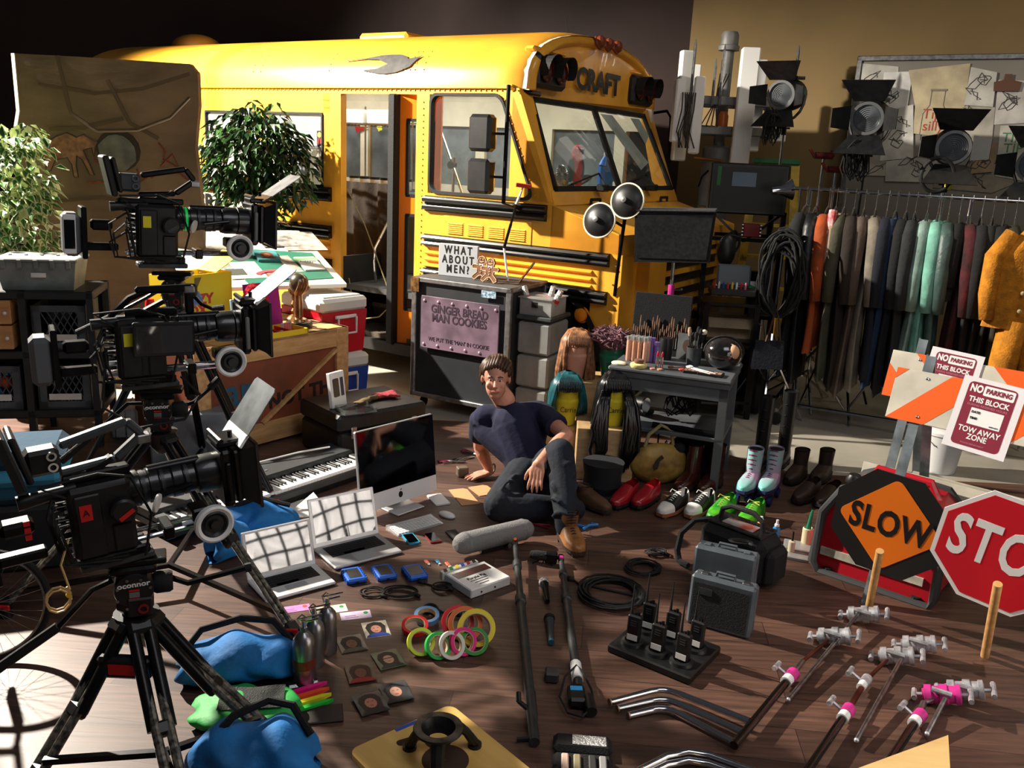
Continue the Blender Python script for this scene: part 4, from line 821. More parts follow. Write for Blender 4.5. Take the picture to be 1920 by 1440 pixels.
# --- road case
M=TR(-.80,6.62,0)@RZ(-28); W,Dp,H=.86,.60,1.03
g=T('road_case','black flight case with a purple GINGER BREAD MAN COOKIES sign, beside the bus door','case',M=M)
MB().bx(.02,W-.02,.02,Dp-.02,.12,H-.02).o('case_body',DK,g,0)
b=MB()
for x in (0,W-.04):
    for y in (0,Dp-.04): b=MB().bx(x,x+.04,y,y+.04,.10,H,b=.006); b.o('corner_post',ALU,g)
for z in (.10,H-.035):
    for q in ((0,W,-.0,.035),(0,W,Dp-.035,Dp),(0,.035,0,Dp),(W-.035,W,0,Dp)): MB().bx(q[0],q[1],q[2]-.002,q[3]+.002,z,z+.035,b=.005).o('edge_rail',ALU,g)
MB().bx(0.01,W-.01,0.01,Dp-.01,H-.02,H+.002).o('case_lid',mt('grey_lid_laminate',(70,72,74),.6),g,0)
for x in (.08,W-.08):
    for y in (.08,Dp-.08): MB(TR(x-.015,y,.045)@RY(90)).lathe([(.02,0),(.042,.004),(.045,.015),(.042,.026),(.02,.03)],16).o('caster_wheel',RUB,g)
MB().bx(-.005,.07,-.006,.0,H-.11,H-.0).o('brass_corner_plate',mt('worn_brass',(150,112,70),.35,metal=.7,var=.3,scale=30),g,0)
MB().bx(.62,.74,-.004,.0,H-.085,H-.035).o('blue_sticker',mt('blue_sticker',(50,110,150),.5,col2=(200,215,220),scale=60),g,0)
PUR=mt('purple_sign_board',(116,94,110),.55,var=.22,scale=5); PDK=mt('dark_purple_ink',(56,40,56),.6)
s_=MB().bx(.10,.78,-.012,0,.50,.90,b=.003).o('purple_sign',PUR,g)
txt('GINGER BREAD\nMAN COOKIES',.085,PDK,s_,TR(.44,-.013,.775)@RX(90),bold=.0022,lh=.8,sx=.84); txt("WE PUT THE 'MAN' IN COOKIE",.045,PDK,s_,TR(.44,-.013,.575)@RX(90),sx=.85)
for i in range(6):
    for z in (.865,.53): MB().ball((.13+.124*i,-.013,z),(.012,.008,.012),8,6).o('rivet_head',mt('sign_rivet',(176,150,168),.4),s_)
# sign on top
S=mt('letter_board_grey',(176,180,184),.5)
g=T('letter_board_sign','grey letter board reading WHAT ABOUT MEN standing on the cookie case','sign',M=M@TR(.10,.22,H+.003)@RZ(6))
MB().bx(0,.33,-.01,.02,0,.245,b=.003).o('board',S,g); txt('WHAT\nABOUT\nMEN?',.085,INK,g,TR(.165,-.011,.128)@RX(90),sp_=1.5,sx=.72,lh=.85,bold=.0015)
GB=mt('gingerbread_brown',(112,64,34),.6,var=.15,scale=20); ICE=mt('cream_icing',(226,196,150),.5)
def ginger(x,y,rz,lb):
    g=T('gingerbread_figure',lb,'figure',M=M@TR(x,y,H+.003)@RZ(rz)@RX(-8))
    out=[(-.05,0),(-.075,.012),(-.07,.03),(-.035,.06),(-.038,.085),(-.075,.085),(-.085,.105),(-.07,.118),(-.03,.115),(-.038,.15),(-.025,.175),(0,.185),(.025,.175),(.038,.15),(.03,.115),(.07,.118),(.085,.105),(.075,.085),(.038,.085),(.035,.06),(.07,.03),(.075,.012),(.05,0),(.02,.03),(0,.04),(-.02,.03)]
    MB(RX(90)).prism(out,0,.014).o('cookie_body',GB,g,0); b=MB(RX(90)); b.tube([(x_*.94,y_*.96+.003,.015) for x_,y_ in out],.0028,5,closed=True); b.o('icing_outline',ICE,g)
    for q in ((-.013,.158),(.013,.158),(0,.10),(0,.08),(0,.06)): MB().ball((q[0],-.016,q[1]),.005,8,6).o('icing_dot',ICE,g)
    MB().tube([(-.018,-.016,.142),(0,-.016,.136),(.018,-.016,.142)],.0025,5).o('icing_smile',ICE,g)
    MB(RX(90)).prism([(-.018,.125),(0,.118),(.018,.125),(.018,.109),(0,.116),(-.018,.109)],.014,.018).o('icing_bow',WHT,g,0)
ginger(.49,.20,0,'left gingerbread man cutout on the cookie case'); ginger(.60,.14,-6,'right gingerbread man cutout on the cookie case, in front of its twin')
g=T('picture_card','leaning dark card with red print on the right of the cookie case','card',M=M@TR(.74,.34,H+.004)@RZ(-62)@RX(-35))
MB().bx(-.07,.07,0,.006,0,.19).o('card_body',BLK,g,0); MB().bx(-.045,.045,-.002,0,.05,.12).o('red_print',mt('red_print',(150,40,30),.5,col2=(40,16,14),scale=30),g,0)
# scraper pole rising from the case
g=T('scraper_pole','tall white and black pole topped by a red pad, on the cookie case','pole',(0,0,0))
p0=(M@Vector((.68,.28,H+.01))); 
def onl(px,py): return at(px,py,p0.y+.02)
pts=[p0,onl(945,465),onl(958,420),onl(968,383),onl(981,350)]
MB().cyl(pts[0],pts[1],.008,n=8).o('white_lower_section',WHT,g); MB().cyl(pts[1],pts[2],.011,n=8).o('dark_grip',BLKM,g); MB().cyl(pts[2],pts[3],.009,n=8).o('middle_section',BLKM,g); MB().cyl(pts[3],pts[4],.012,.006,n=8).o('white_ferrule',mt('crumpled_foil',(200,200,200),.3,metal=.6,bump=1,bscale=120),g)
MB(TR(*pts[4])@RY(5)).bx(-.055,.055,-.02,.02,-.008,.022,b=.004).o('red_pad',mt('red_pad_cloth',(196,60,46),.8),g)
# plastic drawers with bin on top
Md=TR(.02,6.28,0)@RZ(-26); CLP=mt('cloudy_clear_plastic',(170,172,170),.35,alpha=.55,var=.1,scale=5)
g=T('plastic_drawer_tower','cloudy plastic drawer tower right of the cookie case','drawers',M=Md)
for k in range(3): MB().bx(0,.26,0,.34,.06+.25*k,.29+.25*k,b=.015).o('drawer',CLP,g)
MB().bx(-.01,.27,-.01,.35,.81,.84,b=.006).o('drawer_top',DGR,g); MB().bx(-.01,.27,-.01,.35,.0,.06,b=.006).o('drawer_base',DGR,g)
g=T('clear_bin','clear plastic bin holding foil tubes beside the cookie case','bin',M=Md@TR(.0,.02,.841))
b=MB(); b.bx(0,.25,0,.006,0,.13); b.bx(0,.25,.26,.266,0,.13); b.bx(0,.006,0,.266,0,.13); b.bx(.244,.25,0,.266,0,.13); b.bx(0,.25,0,.266,0,.006); b.bx(-.01,.26,-.012,.278,.122,.13); b.o('bin_walls',CLP,g,0); MB().bx(.10,.15,-.014,-.012,.06,.1).o('bin_handle_hole',BLK,g,0)
FOI=mt('crumpled_foil'); 
for x,y,r in ((.06,.08,-18),(.14,.18,14),(.20,.1,25)):
    t=T('foil_tube',{.06:'left silver foil tube with a red band in the clear bin',.14:'middle silver foil tube in the clear bin',.20:'right silver foil tube leaning out of the clear bin'}[x],'tube',M=Md@TR(x,y,.85)@RY(r)); MB().tube([(0,0,0),(0,0,.12),(0,0,.20)],[.018,.024,.020],10).o('foil_body',FOI,t); MB().cyl((0,0,.10),(0,0,.125),.026,n=10).o('red_band',REDP,t)
# --- wooden crate
M,L=edge((480,640),(655,612),.72); M=TR(-1.19,6.11,0)@M.to_3x3().to_4x4()   # origin right-front corner; -x runs left
Wc=1.22; Dc=.72; H=.72; PN=wood('pale_pine',(206,164,112),(176,132,84),.55,3,(9,2,9))
PNX=wood('pale_pine_x',(206,164,112),(176,132,84),.55,3,(1.5,9,9)); RB=mt('red_brown_panel_paint',(122,62,38),.6,var=.15,scale=4)
g=T('wooden_crate','big pine shipping crate with a red brown front, lettered NOT THIS','crate',M=M)
MB().bx(-Wc,0,.02,Dc,.06,H-.02).o('crate_panel',RB,g,0)
for z0,z1 in ((H-.13,H),(.02,.16)): MB().bx(-Wc,0,0,.03,z0,z1,b=.003).o('pine_board',PNX,g)
MB().bx(-.10,.005,-.004,.03,.02,H-.001,b=.003).o('pine_board',PN,g); MB().bx(-Wc-.005,-Wc+.10,-.004,.03,.02,H-.001,b=.003).o('pine_board',PN,g)
MB().bx(-.02,.01,0,Dc,H-.13,H,b=.003).bx(-.02,.01,0,.1,.02,H).bx(-.02,.01,Dc-.1,Dc,.02,H).bx(-.02,.01,0,Dc,.02,.16).o('pine_side_frame',PN,g,0)
MB().bar((-.10,.006,H-.15),(-.74,.006,.16),.02,.035,up=(0,1,0)).o('diagonal_strip',PN,g,0)
b=MB()
for k in range(7): b.bx(-Wc+k*.176,-Wc+k*.176+.168,0,Dc,H-.02,H)
b.o('crate_lid',PNX,g,0); MB().bx(-.26,-.04,.22,.34,H,H+.002).o('dark_stain',mt('dark_wood_stain',(74,46,28),.6),g,0)
txt('NOT THIS',.13,mt('black_stencil',(36,22,20),.7),g,TR(-.36,.016,.30)@RX(90)@RZ(3),bold=.005,sp_=1.1); txt('art',.26,mt('blue_stencil',(34,84,110),.7),g,TR(-.86,.016,.40)@RX(90),bold=.006)
CM=M@TR(0,0,H)
# trophies
BRZ=mt('polished_bronze',(168,124,84),.28,metal=.9,var=.25,scale=12); DKB=mt('dark_bronze_globe',(112,104,88),.3,metal=.8,var=.3,scale=6)
g=T('hand_globe_trophy','bronze trophy of a hand holding up a globe on a black base','trophy',M=CM@TR(-.27,.20,0)@Matrix.Scale(1.0,4))
MB().lathe([(.095,0),(.095,.028),(.085,.04),(.06,.045),(.001,.045)],28).o('trophy_base',BLK,g); MB().lathe([(.062,.045),(.055,.06),(.032,.07),(.029,.17),(.026,.22),(.030,.25)],20).o('wrist',BRZ,g)
MB().ball((.015,.012,.305),(.068,.068,.072),24,16).o('globe',DKB,g)
for k,(dx,l) in enumerate(((-.042,.09),(-.022,.105),(.0,.10),(.02,.085))): MB().tube([(dx*.6-.01,-.02,.235),(dx-.01,-.058,.275),(dx-.004,-.069,.275+l*.35),(dx+.004,-.062,.275+l*.6)],[.012,.011,.010,.008],8).o('finger',BRZ,g)
MB().tube([(.02,.0,.23),(.05,-.03,.26),(.06,-.045,.285)],[.013,.012,.009],8).o('thumb',BRZ,g)
g=T('small_globe_trophy','smaller twisted brass lamp base behind the bronze hand trophy','trophy',M=CM@TR(-.13,.42,0)); MB().lathe([(.06,0),(.06,.015),(.045,.03),(.018,.045),(.026,.07),(.014,.09),(.028,.12),(.014,.145),(.02,.17),(.012,.19)],20).o('turned_stem',mt('aged_brass',(110,78,44),.35,metal=.8),g); MB().ball((0,0,.225),.045,16,12).o('brass_ball',mt('aged_brass'),g)
# yellow card box, felt, book
YEB=mt('bright_yellow_card',(228,196,30),.55)
g=T('yellow_display_box','tall open yellow cardboard box with red lettering on the crate','box',M=CM@TR(-.92,.36,0)@RZ(4))
MB().bx(-.24,.24,0,.006,0,.40).bx(-.24,-.234,0,.2,0,.40).bx(.234,.24,0,.2,0,.40).bx(-.24,.24,.194,.2,0,.40).bx(-.24,.24,0,.2,0,.006).o('box_walls',YEB,g,0)
MB(TR(.12,0,.40)@RY(-28)).bx(0,.24,.0,.2,0,.005).o('box_flap',YEB,g,0); MB(TR(-.2,.2,.4)@RX(-60)).bx(0,.4,0,.10,0,.005).o('box_flap',YEB,g,0)
txt('CRAZY\nBOX',.09,REDP,g,TR(-.06,-.001,.20)@RX(90),bold=.004,lh=.8)
MB(TR(-.05,-.002,.32)@RX(90)).prism([(-.13,.06),(-.10,.06),(.0,-.08),(-.04,-.08)],0,.002).prism([(.0,.06),(.05,.06),(-.01,-.05)],0,.002).o('grey_drawn_stripes',mt('dark_olive_print',(110,96,30),.6),g,0)
g=T('red_felt_oval','red plush oval with a pink felt figure standing before the yellow box','plush',M=CM@TR(-.62,.16,.0)@RX(-12)@RZ(-4))
MB(RX(90)).lathe([(.001,-.02),(.09,-.02),(.105,0),(.09,.02),(.001,.02)],32,M=TR(0,.17,0)@Matrix.Diagonal((1.0,1.65,1,1))).o('red_plush',mt('red_plush',(200,26,48),.95,bump=.8,bscale=60),g)
MB(RX(90)).prism([(-.02,.26),(-.03,.3),(0,.29),(.03,.3),(.02,.26),(.04,.22),(.055,.10),(.05,.03),(.02,.03),(.005,.15),(-.02,.03),(-.05,.03),(-.05,.12),(-.04,.22)],.02,.03).o('felt_figure',mt('salmon_felt',(214,96,92),.95,bump=.6,bscale=80),g,0)
MB(RX(90)).prism([(-.025,.26),(-.03,.30),(-.008,.285),(.008,.30),(.028,.285),(.022,.25)],.03,.036).o('grey_hat_patch',mt('pale_felt',(190,170,150),.9),g,0)
g=T('magenta_cushion','small magenta velvet cushion behind the red felt oval','cushion',M=CM@TR(-.50,.26,.0)@RX(-10)@RZ(-10)); MB(TR(0,0,.16)).grid(lambda u,v:((u-.5)*.26,-.045*math.sin(PI*u)*math.sin(PI*v),(v-.5)*.32),10,10).grid(lambda u,v:((.5-u)*.26,.045*math.sin(PI*u)*math.sin(PI*v),(v-.5)*.32),10,10).o('cushion_body',mt('magenta_velvet',(158,30,130),.8,bump=.4,bscale=60),g,180)
g=T('pale_blue_book','pale blue picture book with a drawn blue car standing upright on the crate','book',M=CM@TR(-.79,.06,0)@RX(-8)@RZ(4)); MB().bx(-.10,.10,0,.018,0,.27,b=.003).o('book_cover',mt('pale_blue_cover',(150,190,214),.5),g)
txt('PARK BY',.038,INK,g,TR(0,-.001,.22)@RX(90)); b=MB(RX(90)).prism([(.0,.01),(.09,.01),(.09,.035),(.07,.04),(.06,.06),(.03,.06),(.015,.035),(.0,.03)],0,.002); b.o('printed_car',mt('print_blue',(36,60,150),.5),g,0); txt('B',.02,WHT,g,TR(.05,-.003,.03)@RX(90))
g=T('yellow_tray','yellow and red partitioned tray of small things on the crate edge','tray',M=CM@TR(-.50,.10,0)@RZ(-2))
MB().bx(-.14,.14,-.09,.12,0,.006,m=1).bx(-.15,.15,-.10,-.09,0,.035).bx(-.15,.15,.12,.13,0,.035).bx(-.15,-.14,-.1,.13,0,.035).bx(.14,.15,-.1,.13,0,.035).bx(.03,.036,-.09,.12,0,.03,m=1).bx(-.06,-.054,-.09,.12,0,.03,m=1).o('tray_walls',[YEB,REDP],g,0)
g=T('striped_popcorn_box','tiny red and white striped box in the yellow tray','box',M=CM@TR(-.42,.13,.007)@RZ(10))
for k in range(7): MB().bx(-.035+k*.01,-.03+k*.01,-.002,0,0,.055).o('red_stripe',REDP,g,0)
MB().bx(-.036,.036,0,.03,0,.05).o('box_body',WHT,g,0)
for k,(x,y,c) in enumerate(((-.60,.08,(190,190,185)),(-.56,.13,(60,50,44)),(-.53,.06,(150,150,140)))): tag(MB(CM@TR(x,y,.007)).ball((0,0,.013),(.022,.015,.012),10,8).o('craft_pebble',mt('pebble_%d'%k,c,.6)),['white craft pebble in the left cell of the yellow tray','dark craft pebble at the back of the yellow tray','grey craft pebble nearest the front of the yellow tray'][k],'pebble')
for x,y,lb in ((-.35,.42,'cream mug with a red letter, right one behind the lens shade'),(-.46,.45,'cream mug partly hidden left of its twin on the crate')):
    g=T('mug',lb,'mug',M=CM@TR(x,y,0)); MB().lathe([(.036,0),(.04,.005),(.04,.095),(.036,.095),(.034,.01),(.001,.01)],24).o('mug_body',mt('cream_ceramic',(218,206,180),.3),g); MB().tube([(.04,0,.08),(.065,0,.07),(.065,0,.03),(.04,0,.02)],.006,6).o('mug_handle',mt('cream_ceramic'),g); txt('C',.05,REDP,g,TR(-.0,-.0405,.05)@RX(90),bold=.002)
for k,(x,y,z,c,lb) in enumerate(((-1.12,.55,.10,(196,160,120),'round wooden spool disc lying left of the yellow box'),(-1.08,.42,.20,(214,200,180),'white paper roll with coloured stripes behind the second camera'))):
    o=MB(CM@TR(x,y,z)@RY(70)@RZ(20)).lathe([(.001,0),(.075,0),(.075,.02 if k==0 else .16),(.001,.02 if k==0 else .16)],24,cap=False).o('spool' if k==0 else 'paper_roll',mt('roll_%d'%k,c,.6,col2=(90,120,170) if k else None,scale=9)); tag(o,lb,'roll')
tag(MB(CM@TR(-1.2,.5,0)).lathe([(.03,0),(.03,.22),(.024,.25),(.001,.25)],16).o('red_bottle',REDP),'tall red bottle standing at the left end of the crate','bottle')
tag(MB(CM@TR(-1.14,.25,0)).ball((0,0,.09),(.10,.09,.09),16,12).ball((.1,.05,.06),(.07,.06,.06),12,10).o('red_cloth_bundle',mt('red_cloth',(180,36,30),.9,bump=.6,bscale=20),None,180,remesh=.01,sm=6),'bundle of bright red cloth at the left end of the crate','cloth')
tag(MB(CM@TR(-1.0,.62,0)).lathe([(.06,0),(.06,.34),(.055,.36),(.001,.36)],20).o('clear_tube_jar',mt('dusty_glass_tube',(150,150,140),.2,alpha=.6)),'tall clear tube standing behind the yellow box','jar')
tag(MB(CM@TR(-.78,.55,.0)).bx(-.09,.09,-.05,.05,0,.34,b=.01).cyl((0,0,.34),(0,0,.38),.03,.012,10).cyl((-.03,0,.385),(.03,0,.385),.01,n=8).o('striped_cloth_dispenser',mt('striped_cloth_roll',(200,196,186),.7,col2=(160,110,80),scale=7,stretch=(1,1,4)),None),'upright pale striped container with a wooden knob behind the yellow box','container')
# --- coolers
RDC=mt('cooler_red',(186,16,34),.35); WTC=mt('cooler_lid_white',(206,206,204),.4); BLC=mt('cooler_blue',(20,60,150),.35)
def cooler(M,w,d,h,m,lb,z=0):
    g=T('cooler',lb,'cooler',M=M@TR(0,0,z))
    MB().hex8([(.02,.02,0),(w-.02,.02,0),(w-.02,d-.02,0),(.02,d-.02,0),(0,0,h*.76),(w,0,h*.76),(w,d,h*.76),(0,d,h*.76)]).o('cooler_body',m,g,0)
    MB().bx(-.008,w+.008,-.008,d+.008,h*.75,h,b=.025).bx(.03,w-.03,.03,d-.03,h-.01,h+.012,b=.01).o('cooler_lid',WTC,g)
    MB().tube([(w*.3,-.012,h*.66),(w*.3,-.03,h*.66),(w*.3,-.03,h*.38),(w*.7,-.03,h*.38),(w*.7,-.03,h*.66),(w*.7,-.012,h*.66)],.009,6).bx(w*.27,w*.73,-.018,0,h*.64,h*.70,b=.004).o('cooler_handle',WHT,g)
    return g
Mc=TR(-1.40,6.28,0)@RZ(44)
cooler(Mc,.40,.52,.44,BLC,'blue cooler with a white lid, under the red cooler')
cooler(Mc@TR(-.02,-.02,0)@RZ(6),.42,.50,.42,RDC,'red cooler with a white lid stacked on the blue cooler',.455)
# --- drafting table
BR=V(*at(650,532,6.6)); TRr=V(*at(560,432,7.65)); vv=TRr-BR; X=V(vv.y,-vv.x,0).normalized(); nrm=X.cross(vv).normalized(); Y_=nrm.cross(X); hh=vv.length; wb=1.15
Md=Matrix((X,Y_,nrm)).transposed().to_4x4(); Md.translation=BR
def ob(px,py):
    d=ray(px,py); o=V(0,0,CH); t=(BR-o).dot(nrm)/d.dot(nrm); q=Md.inverted()@(o+d*t); return q.x,q.y
g=T('drafting_table','tilted white drafting table with a green cutting mat, behind the crate','table',M=Md)
MB().prism([(0,0),(0,hh),(-wb,hh),(-wb,0)],-.03,0).o('table_board',mt('white_melamine',(214,208,196),.45),g,0)
MB().prism([ob(585,475),ob(626,522),ob(466,533),ob(400,464)],.001,.005).o('green_cutting_mat',mt('green_cutting_mat',(30,100,78),.6,var=.08),g,0)
leg=MB(); q=Md.inverted()
def flo(x,y): w=Md@Vector((x,y,-.03)); return q@Vector((w.x,w.y,.01)),q@w
for x in (-.22,-wb+.22):
    a,b_=flo(x,hh*.45); MB().tube([a,b_],.02,8).o('leg',STL,g); w=Md@Vector((x,hh*.45,0)); MB().tube([q@V(w.x-.0,w.y-.35,.02),q@V(w.x,w.y+.35,.02)],.02,8).o('foot',STL,g)
w=Md@Vector((-.22,hh*.45,-.03)); MB(q@TR(w.x,w.y-.03,w.z-.22)@RX(90)).lathe([(.012,0),(.05,.004),(.05,.02),(.012,.024)],20).o('tilt_knob',BLK,g)
def sheet(lb,x,y,w,h,rz,c,nm='paper_sheet',cat='paper',z=.006,col2=None,th=.0015,deco=None):
    x,y=ob(x,y); o=T(nm,lb,cat,M=Md@TR(x,y,z)@RZ(rz)); MB().bx(-w/2,w/2,-h/2,h/2,0,th).o('sheet',mt('sheet_'+nm+str(int(x*100)),c,.6,col2=col2,scale=12) ,o,0)
    if deco: deco(o,th)
    return o
def linesd(o,th,n=7,w=.2,h=.14,c=(120,116,104)):
    for k in range(n): MB().bx(-w/2+.02,w/2-.02*(1+k%3),h/2-.02-k*(h-.03)/n,h/2-.015-k*(h-.03)/n,th,th+.0006).o('printed_line',mt('printed_grey_line',c,.8),o,0)
def face(o,z,s=1.0,skin=(176,120,84),hair=(70,40,26),bg=None,shirt=(70,60,60)):
    MB().prism([(-.035*s,-.07*s),(-.05*s,0.02*s),(-.035*s,.055*s),(0,.068*s),(.035*s,.055*s),(.05*s,.02*s),(.04*s,-.07*s)],z,z+.0006).o('portrait_hair',mt('pr_hair_%d_%d_%d'%hair,hair,.6),o,0)
    MB().prism([(.058*s*math.cos(a),-.072*s+.035*s*math.sin(a)) for a in [i*PI/8 for i in range(9)]],z+.0004,z+.0010).o('portrait_shoulders',mt('pr_sh_%d_%d_%d'%shirt,shirt,.6),o,0)
    MB().prism([(.026*s*math.cos(i*PI/7),.036*s*math.sin(i*PI/7)-.002) for i in range(14)],z+.0008,z+.0014).o('portrait_face',mt('pr_skin_%d_%d_%d'%skin,skin,.6),o,0)
    for sx in (-.010*s,.010*s): MB().prism([(sx-.004*s,.006*s),(sx+.004*s,.006*s),(sx+.004*s,.009*s),(sx-.004*s,.009*s)],z+.0013,z+.0018).o('portrait_eye',INK,o,0)
    MB().prism([(-.008*s,-.018*s),(.008*s,-.018*s),(.006*s,-.022*s),(-.006*s,-.022*s)],z+.0013,z+.0018).o('portrait_mouth',mt('pr_mouth',(120,50,44),.6),o,0)
sheet('large grey newspaper page at the top right of the drafting table',562,453,.34,.46,0,(176,168,156),'newspaper','paper',.006,(120,112,104))
sheet('black and white city skyline print on top of the newspaper',520,455,.30,.24,4,(150,146,140),'skyline_print','print',.009,(70,66,66))
sheet('teal book cover with a portrait, middle of the green mat',500,484,.17,.20,-2,(60,124,128),'portrait_book','book',.006,None,.02,lambda o,th:face(o,th,1.0,(186,120,80),(110,62,36),None,(66,40,34)))
sheet('cream certificate with faint print on the green mat',456,508,.27,.34,3,(206,208,180),'certificate','paper',.006,None,.0015,lambda o,th:linesd(o,th,9,.24,.30))
sheet('dark small photograph overlapping the certificate corner',443,512,.13,.12,3,(60,64,56),'small_photo','photo',.009)
sheet('strip of small pictures right of the teal book',543,496,.10,.36,4,(196,190,170),'picture_strip','print',.006,(110,90,80))
sheet('green and white PARKING booklet at the right of the mat',580,497,.16,.28,2,(220,222,214),'booklet','booklet',.006,None,.012,lambda o,th:(txt('PARKING\nYOU',.03,INK,o,TR(0,.02,th+.0005),bold=.001),MB().bx(-.095,.095,.06,.12,th,th+.001).o('green_band',mt('leaf_green_print',(120,170,110),.6),o,0)))
fan=T('ticket_fan','fanned red and blue printed tickets near the front of the mat','tickets',M=Md@TR(*ob(520,524),.006)@RZ(-6))
for k in range(6): a=-30+k*20; MB(RZ(-a)).bx(-.035,.035,.02,.16,.001*k,.001*k+.001).o('ticket',mt('ticket_pic',(176,110,96),.6,col2=(60,40,50),scale=30) if k<4 else mt('ticket_blue',(60,90,150),.6),fan,0)
MB().prism([(.17*math.cos(a),.17*math.sin(a)) for a in [R(30+i*12) for i in range(11)]]+[(.13*math.cos(a),.13*math.sin(a)) for a in [R(150-i*12) for i in range(11)]],.006,.007).o('red_arc',mt('red_arc_print',(200,60,70),.6),fan,0)
for x,y,c,lb in ((405,470,(150,140,120),'dark printed flyer under the top camera on the drafting table'),(398,505,(160,170,170),'pale folded flyer at the left of the mat')): sheet(lb,x,y,.3,.2,5,c,'flyer','paper',.006,(90,90,84))
# --- hard case and its things
M=TR(-1.23,5.68,0)@RZ(-2)
M,L=edge((636,790),(818,757),.30)
g=T('hard_case','black ribbed hard equipment case with silver latches in front of the crate','case',M=M)
L=.66; MB().bx(0,L,0,.50,.0,.21,b=.02).o('case_base',BLK,g); MB().bx(-.008,L+.008,-.008,.508,.215,.33,b=.02).o('case_lid',BLK,g)
for x in (.10,L-.10): MB().bx(x-.02,x+.02,-.018,0,.17,.25,b=.004).o('latch',CHR,g)
for x in (.2,.24,.42,.46): MB().bx(x,x+.02,-.008,0,.03,.19,b=.003).o('rib',BLK,g)
MB().tube([(.26,-.01,.12),(.26,-.05,.12),(.40,-.05,.12),(.40,-.01,.12)],.01,6).o('carry_handle',RUB,g)
HM=M@TR(0,0,.331)
g=T('phone_box','white smartphone box standing open on the hard case','box',M=HM@TR(.05,.16,0)@RZ(18)@RX(-8)); MB().bx(0,.135,0,.03,0,.23,b=.003).o('box_body',WHT,g); MB(RX(90)).prism([(.028+p[0]+.02,.10+p[1]+.03) for p in rrect(.055,.12,.01)],0,.002).o('printed_phone',mt('dark_navy_print',(24,28,44),.2),g,0); MB().bx(.09,.118,-.002,0,.07,.19).o('printed_phone_back',mt('grey_navy_print',(52,54,72),.4),g,0)
g=T('clear_acrylic_case','clear acrylic case lying on the hard case corner','case',M=HM@TR(.10,.04,0)@RZ(-8)); CLR=glass('clear_acrylic',(225,228,228)); MB().bx(-.06,.16,-.06,.10,0,.005).bx(-.06,.16,-.06,-.055,0,.03).bx(-.06,.16,.095,.10,0,.03).bx(-.06,-.055,-.06,.1,0,.03).bx(.155,.16,-.06,.1,0,.03).o('case_shell',CLR,g,0)
b=MB()
for k in range(5): b.tube([(0,0,.02),(.03+.02*k,.02*k-.05,.025),(.08+.012*k,.02*k-.06,.02),(.11,.03*k-.07,.015)],[.018,.014,.012,.008],8)
b.ball((-.02,0,.02),(.06,.04,.02),12,8); tag(b.o('knit_gloves',mt('pink_red_knit',(176,66,74),.95,var=.2,scale=50,bump=1,bscale=200),None,180,remesh=.006,sm=3),'pair of rumpled pinkish red knit gloves on the hard case','gloves').matrix_world=HM@TR(.45,.22,0)
b=MB().ball((0,0,.018),(.05,.03,.015),12,8)
for k in range(4): b.tube([(.03,-.02+.012*k,.015),(.09+.006*(k%2),-.025+.016*k,.016)],[.009,.006],8)
b.tube([(-.04,0,.02),(-.10,.02,.02)],.018,8); tag(b.o('leather_glove',mt('worn_olive_leather',(96,78,44),.7,var=.3,scale=20),None,180,remesh=.005,sm=3),'single worn olive work glove beside the pink gloves','glove').matrix_world=HM@TR(.30,.18,0)@RZ(200)
# --- digital piano
a=fl(462,938,.10); b_=fl(664,872,.10); M=frame((a.x,a.y,0),V(b_.x-a.x,b_.y-a.y,0),(0,0,1)); 
g=T('digital_piano','black digital piano with weighted keys lying low on its stand','keyboard instrument',M=M@TR(-.42,.0,0))
LP=1.30; KB=mt('piano_grey_case',(52,54,56),.5,var=.1,scale=6)
MB().bx(-.03,LP+.02,-.02,.36,.03,.075,b=.008).bx(-.03,LP+.02,.15,.36,.07,.13,b=.01).bx(-.03,.03,-.02,.2,.07,.11,b=.008).bx(LP-.03,LP+.02,-.02,.2,.07,.11,b=.008).o('piano_case',KB,g)
n=52; kw=(LP-.07)/n
for k in range(n): MB().bx(.035+k*kw+.0006,.035+(k+1)*kw-.0006,.0,.15,.072,.094,b=.001).o('white_key',WHT,g,0)
for k in range(n-1):
    if k%7 not in (1,4): MB().bx(.035+(k+1)*kw-.006,.035+(k+1)*kw+.006,.05,.15,.09,.106,b=.002).o('black_key',BLK,g,0)
for k in range(8): MB().bx(.5+.03*k,.52+.03*k,.22,.23,.13,.134).o('panel_button',GRY,g,0)
tag(MB().bar(M@Vector((-.3,.0,.02)),M@Vector((.95,.0,.02)),.03,.03).o('steel_bar',BLKM),'dark steel stand bar under the front of the digital piano','bar')
tag(MB().tube([fl(480,868,.14),fl(560,848,.16),fl(618,838,.16)],.006,6).o('white_lead',WHT),'thin white lead lying across the piano top','cable')
# --- makeup table
M,L=edge((1140,685),(1372,715),.72); L=.76; TD=.56
GT=mt('grey_painted_steel',(84,88,92),.45,var=.1,scale=5)
g=T('makeup_table','grey steel utility table carrying the makeup kit, right of the wig heads','table',M=M)
MB().bx(0,L,0,TD,.69,.72,b=.01).bx(.01,L-.01,.01,TD-.01,.66,.69).o('table_top',GT,g)
for x in (.02,L-.07):
    for y in (.02,TD-.07): MB().bx(x,x+.05,y,y+.05,.0,.67).o('leg',GT,g,0)
MB().bx(.02,L-.02,.02,.04,.58,.66).bx(.02,L-.02,TD-.04,TD-.02,.58,.66).o('table_apron',GT,g,0); MB().bx(.02,L-.02,.02,TD-.02,.32,.345,b=.004).o('lower_shelf',GT,g)
TM=M@TR(0,0,.72)
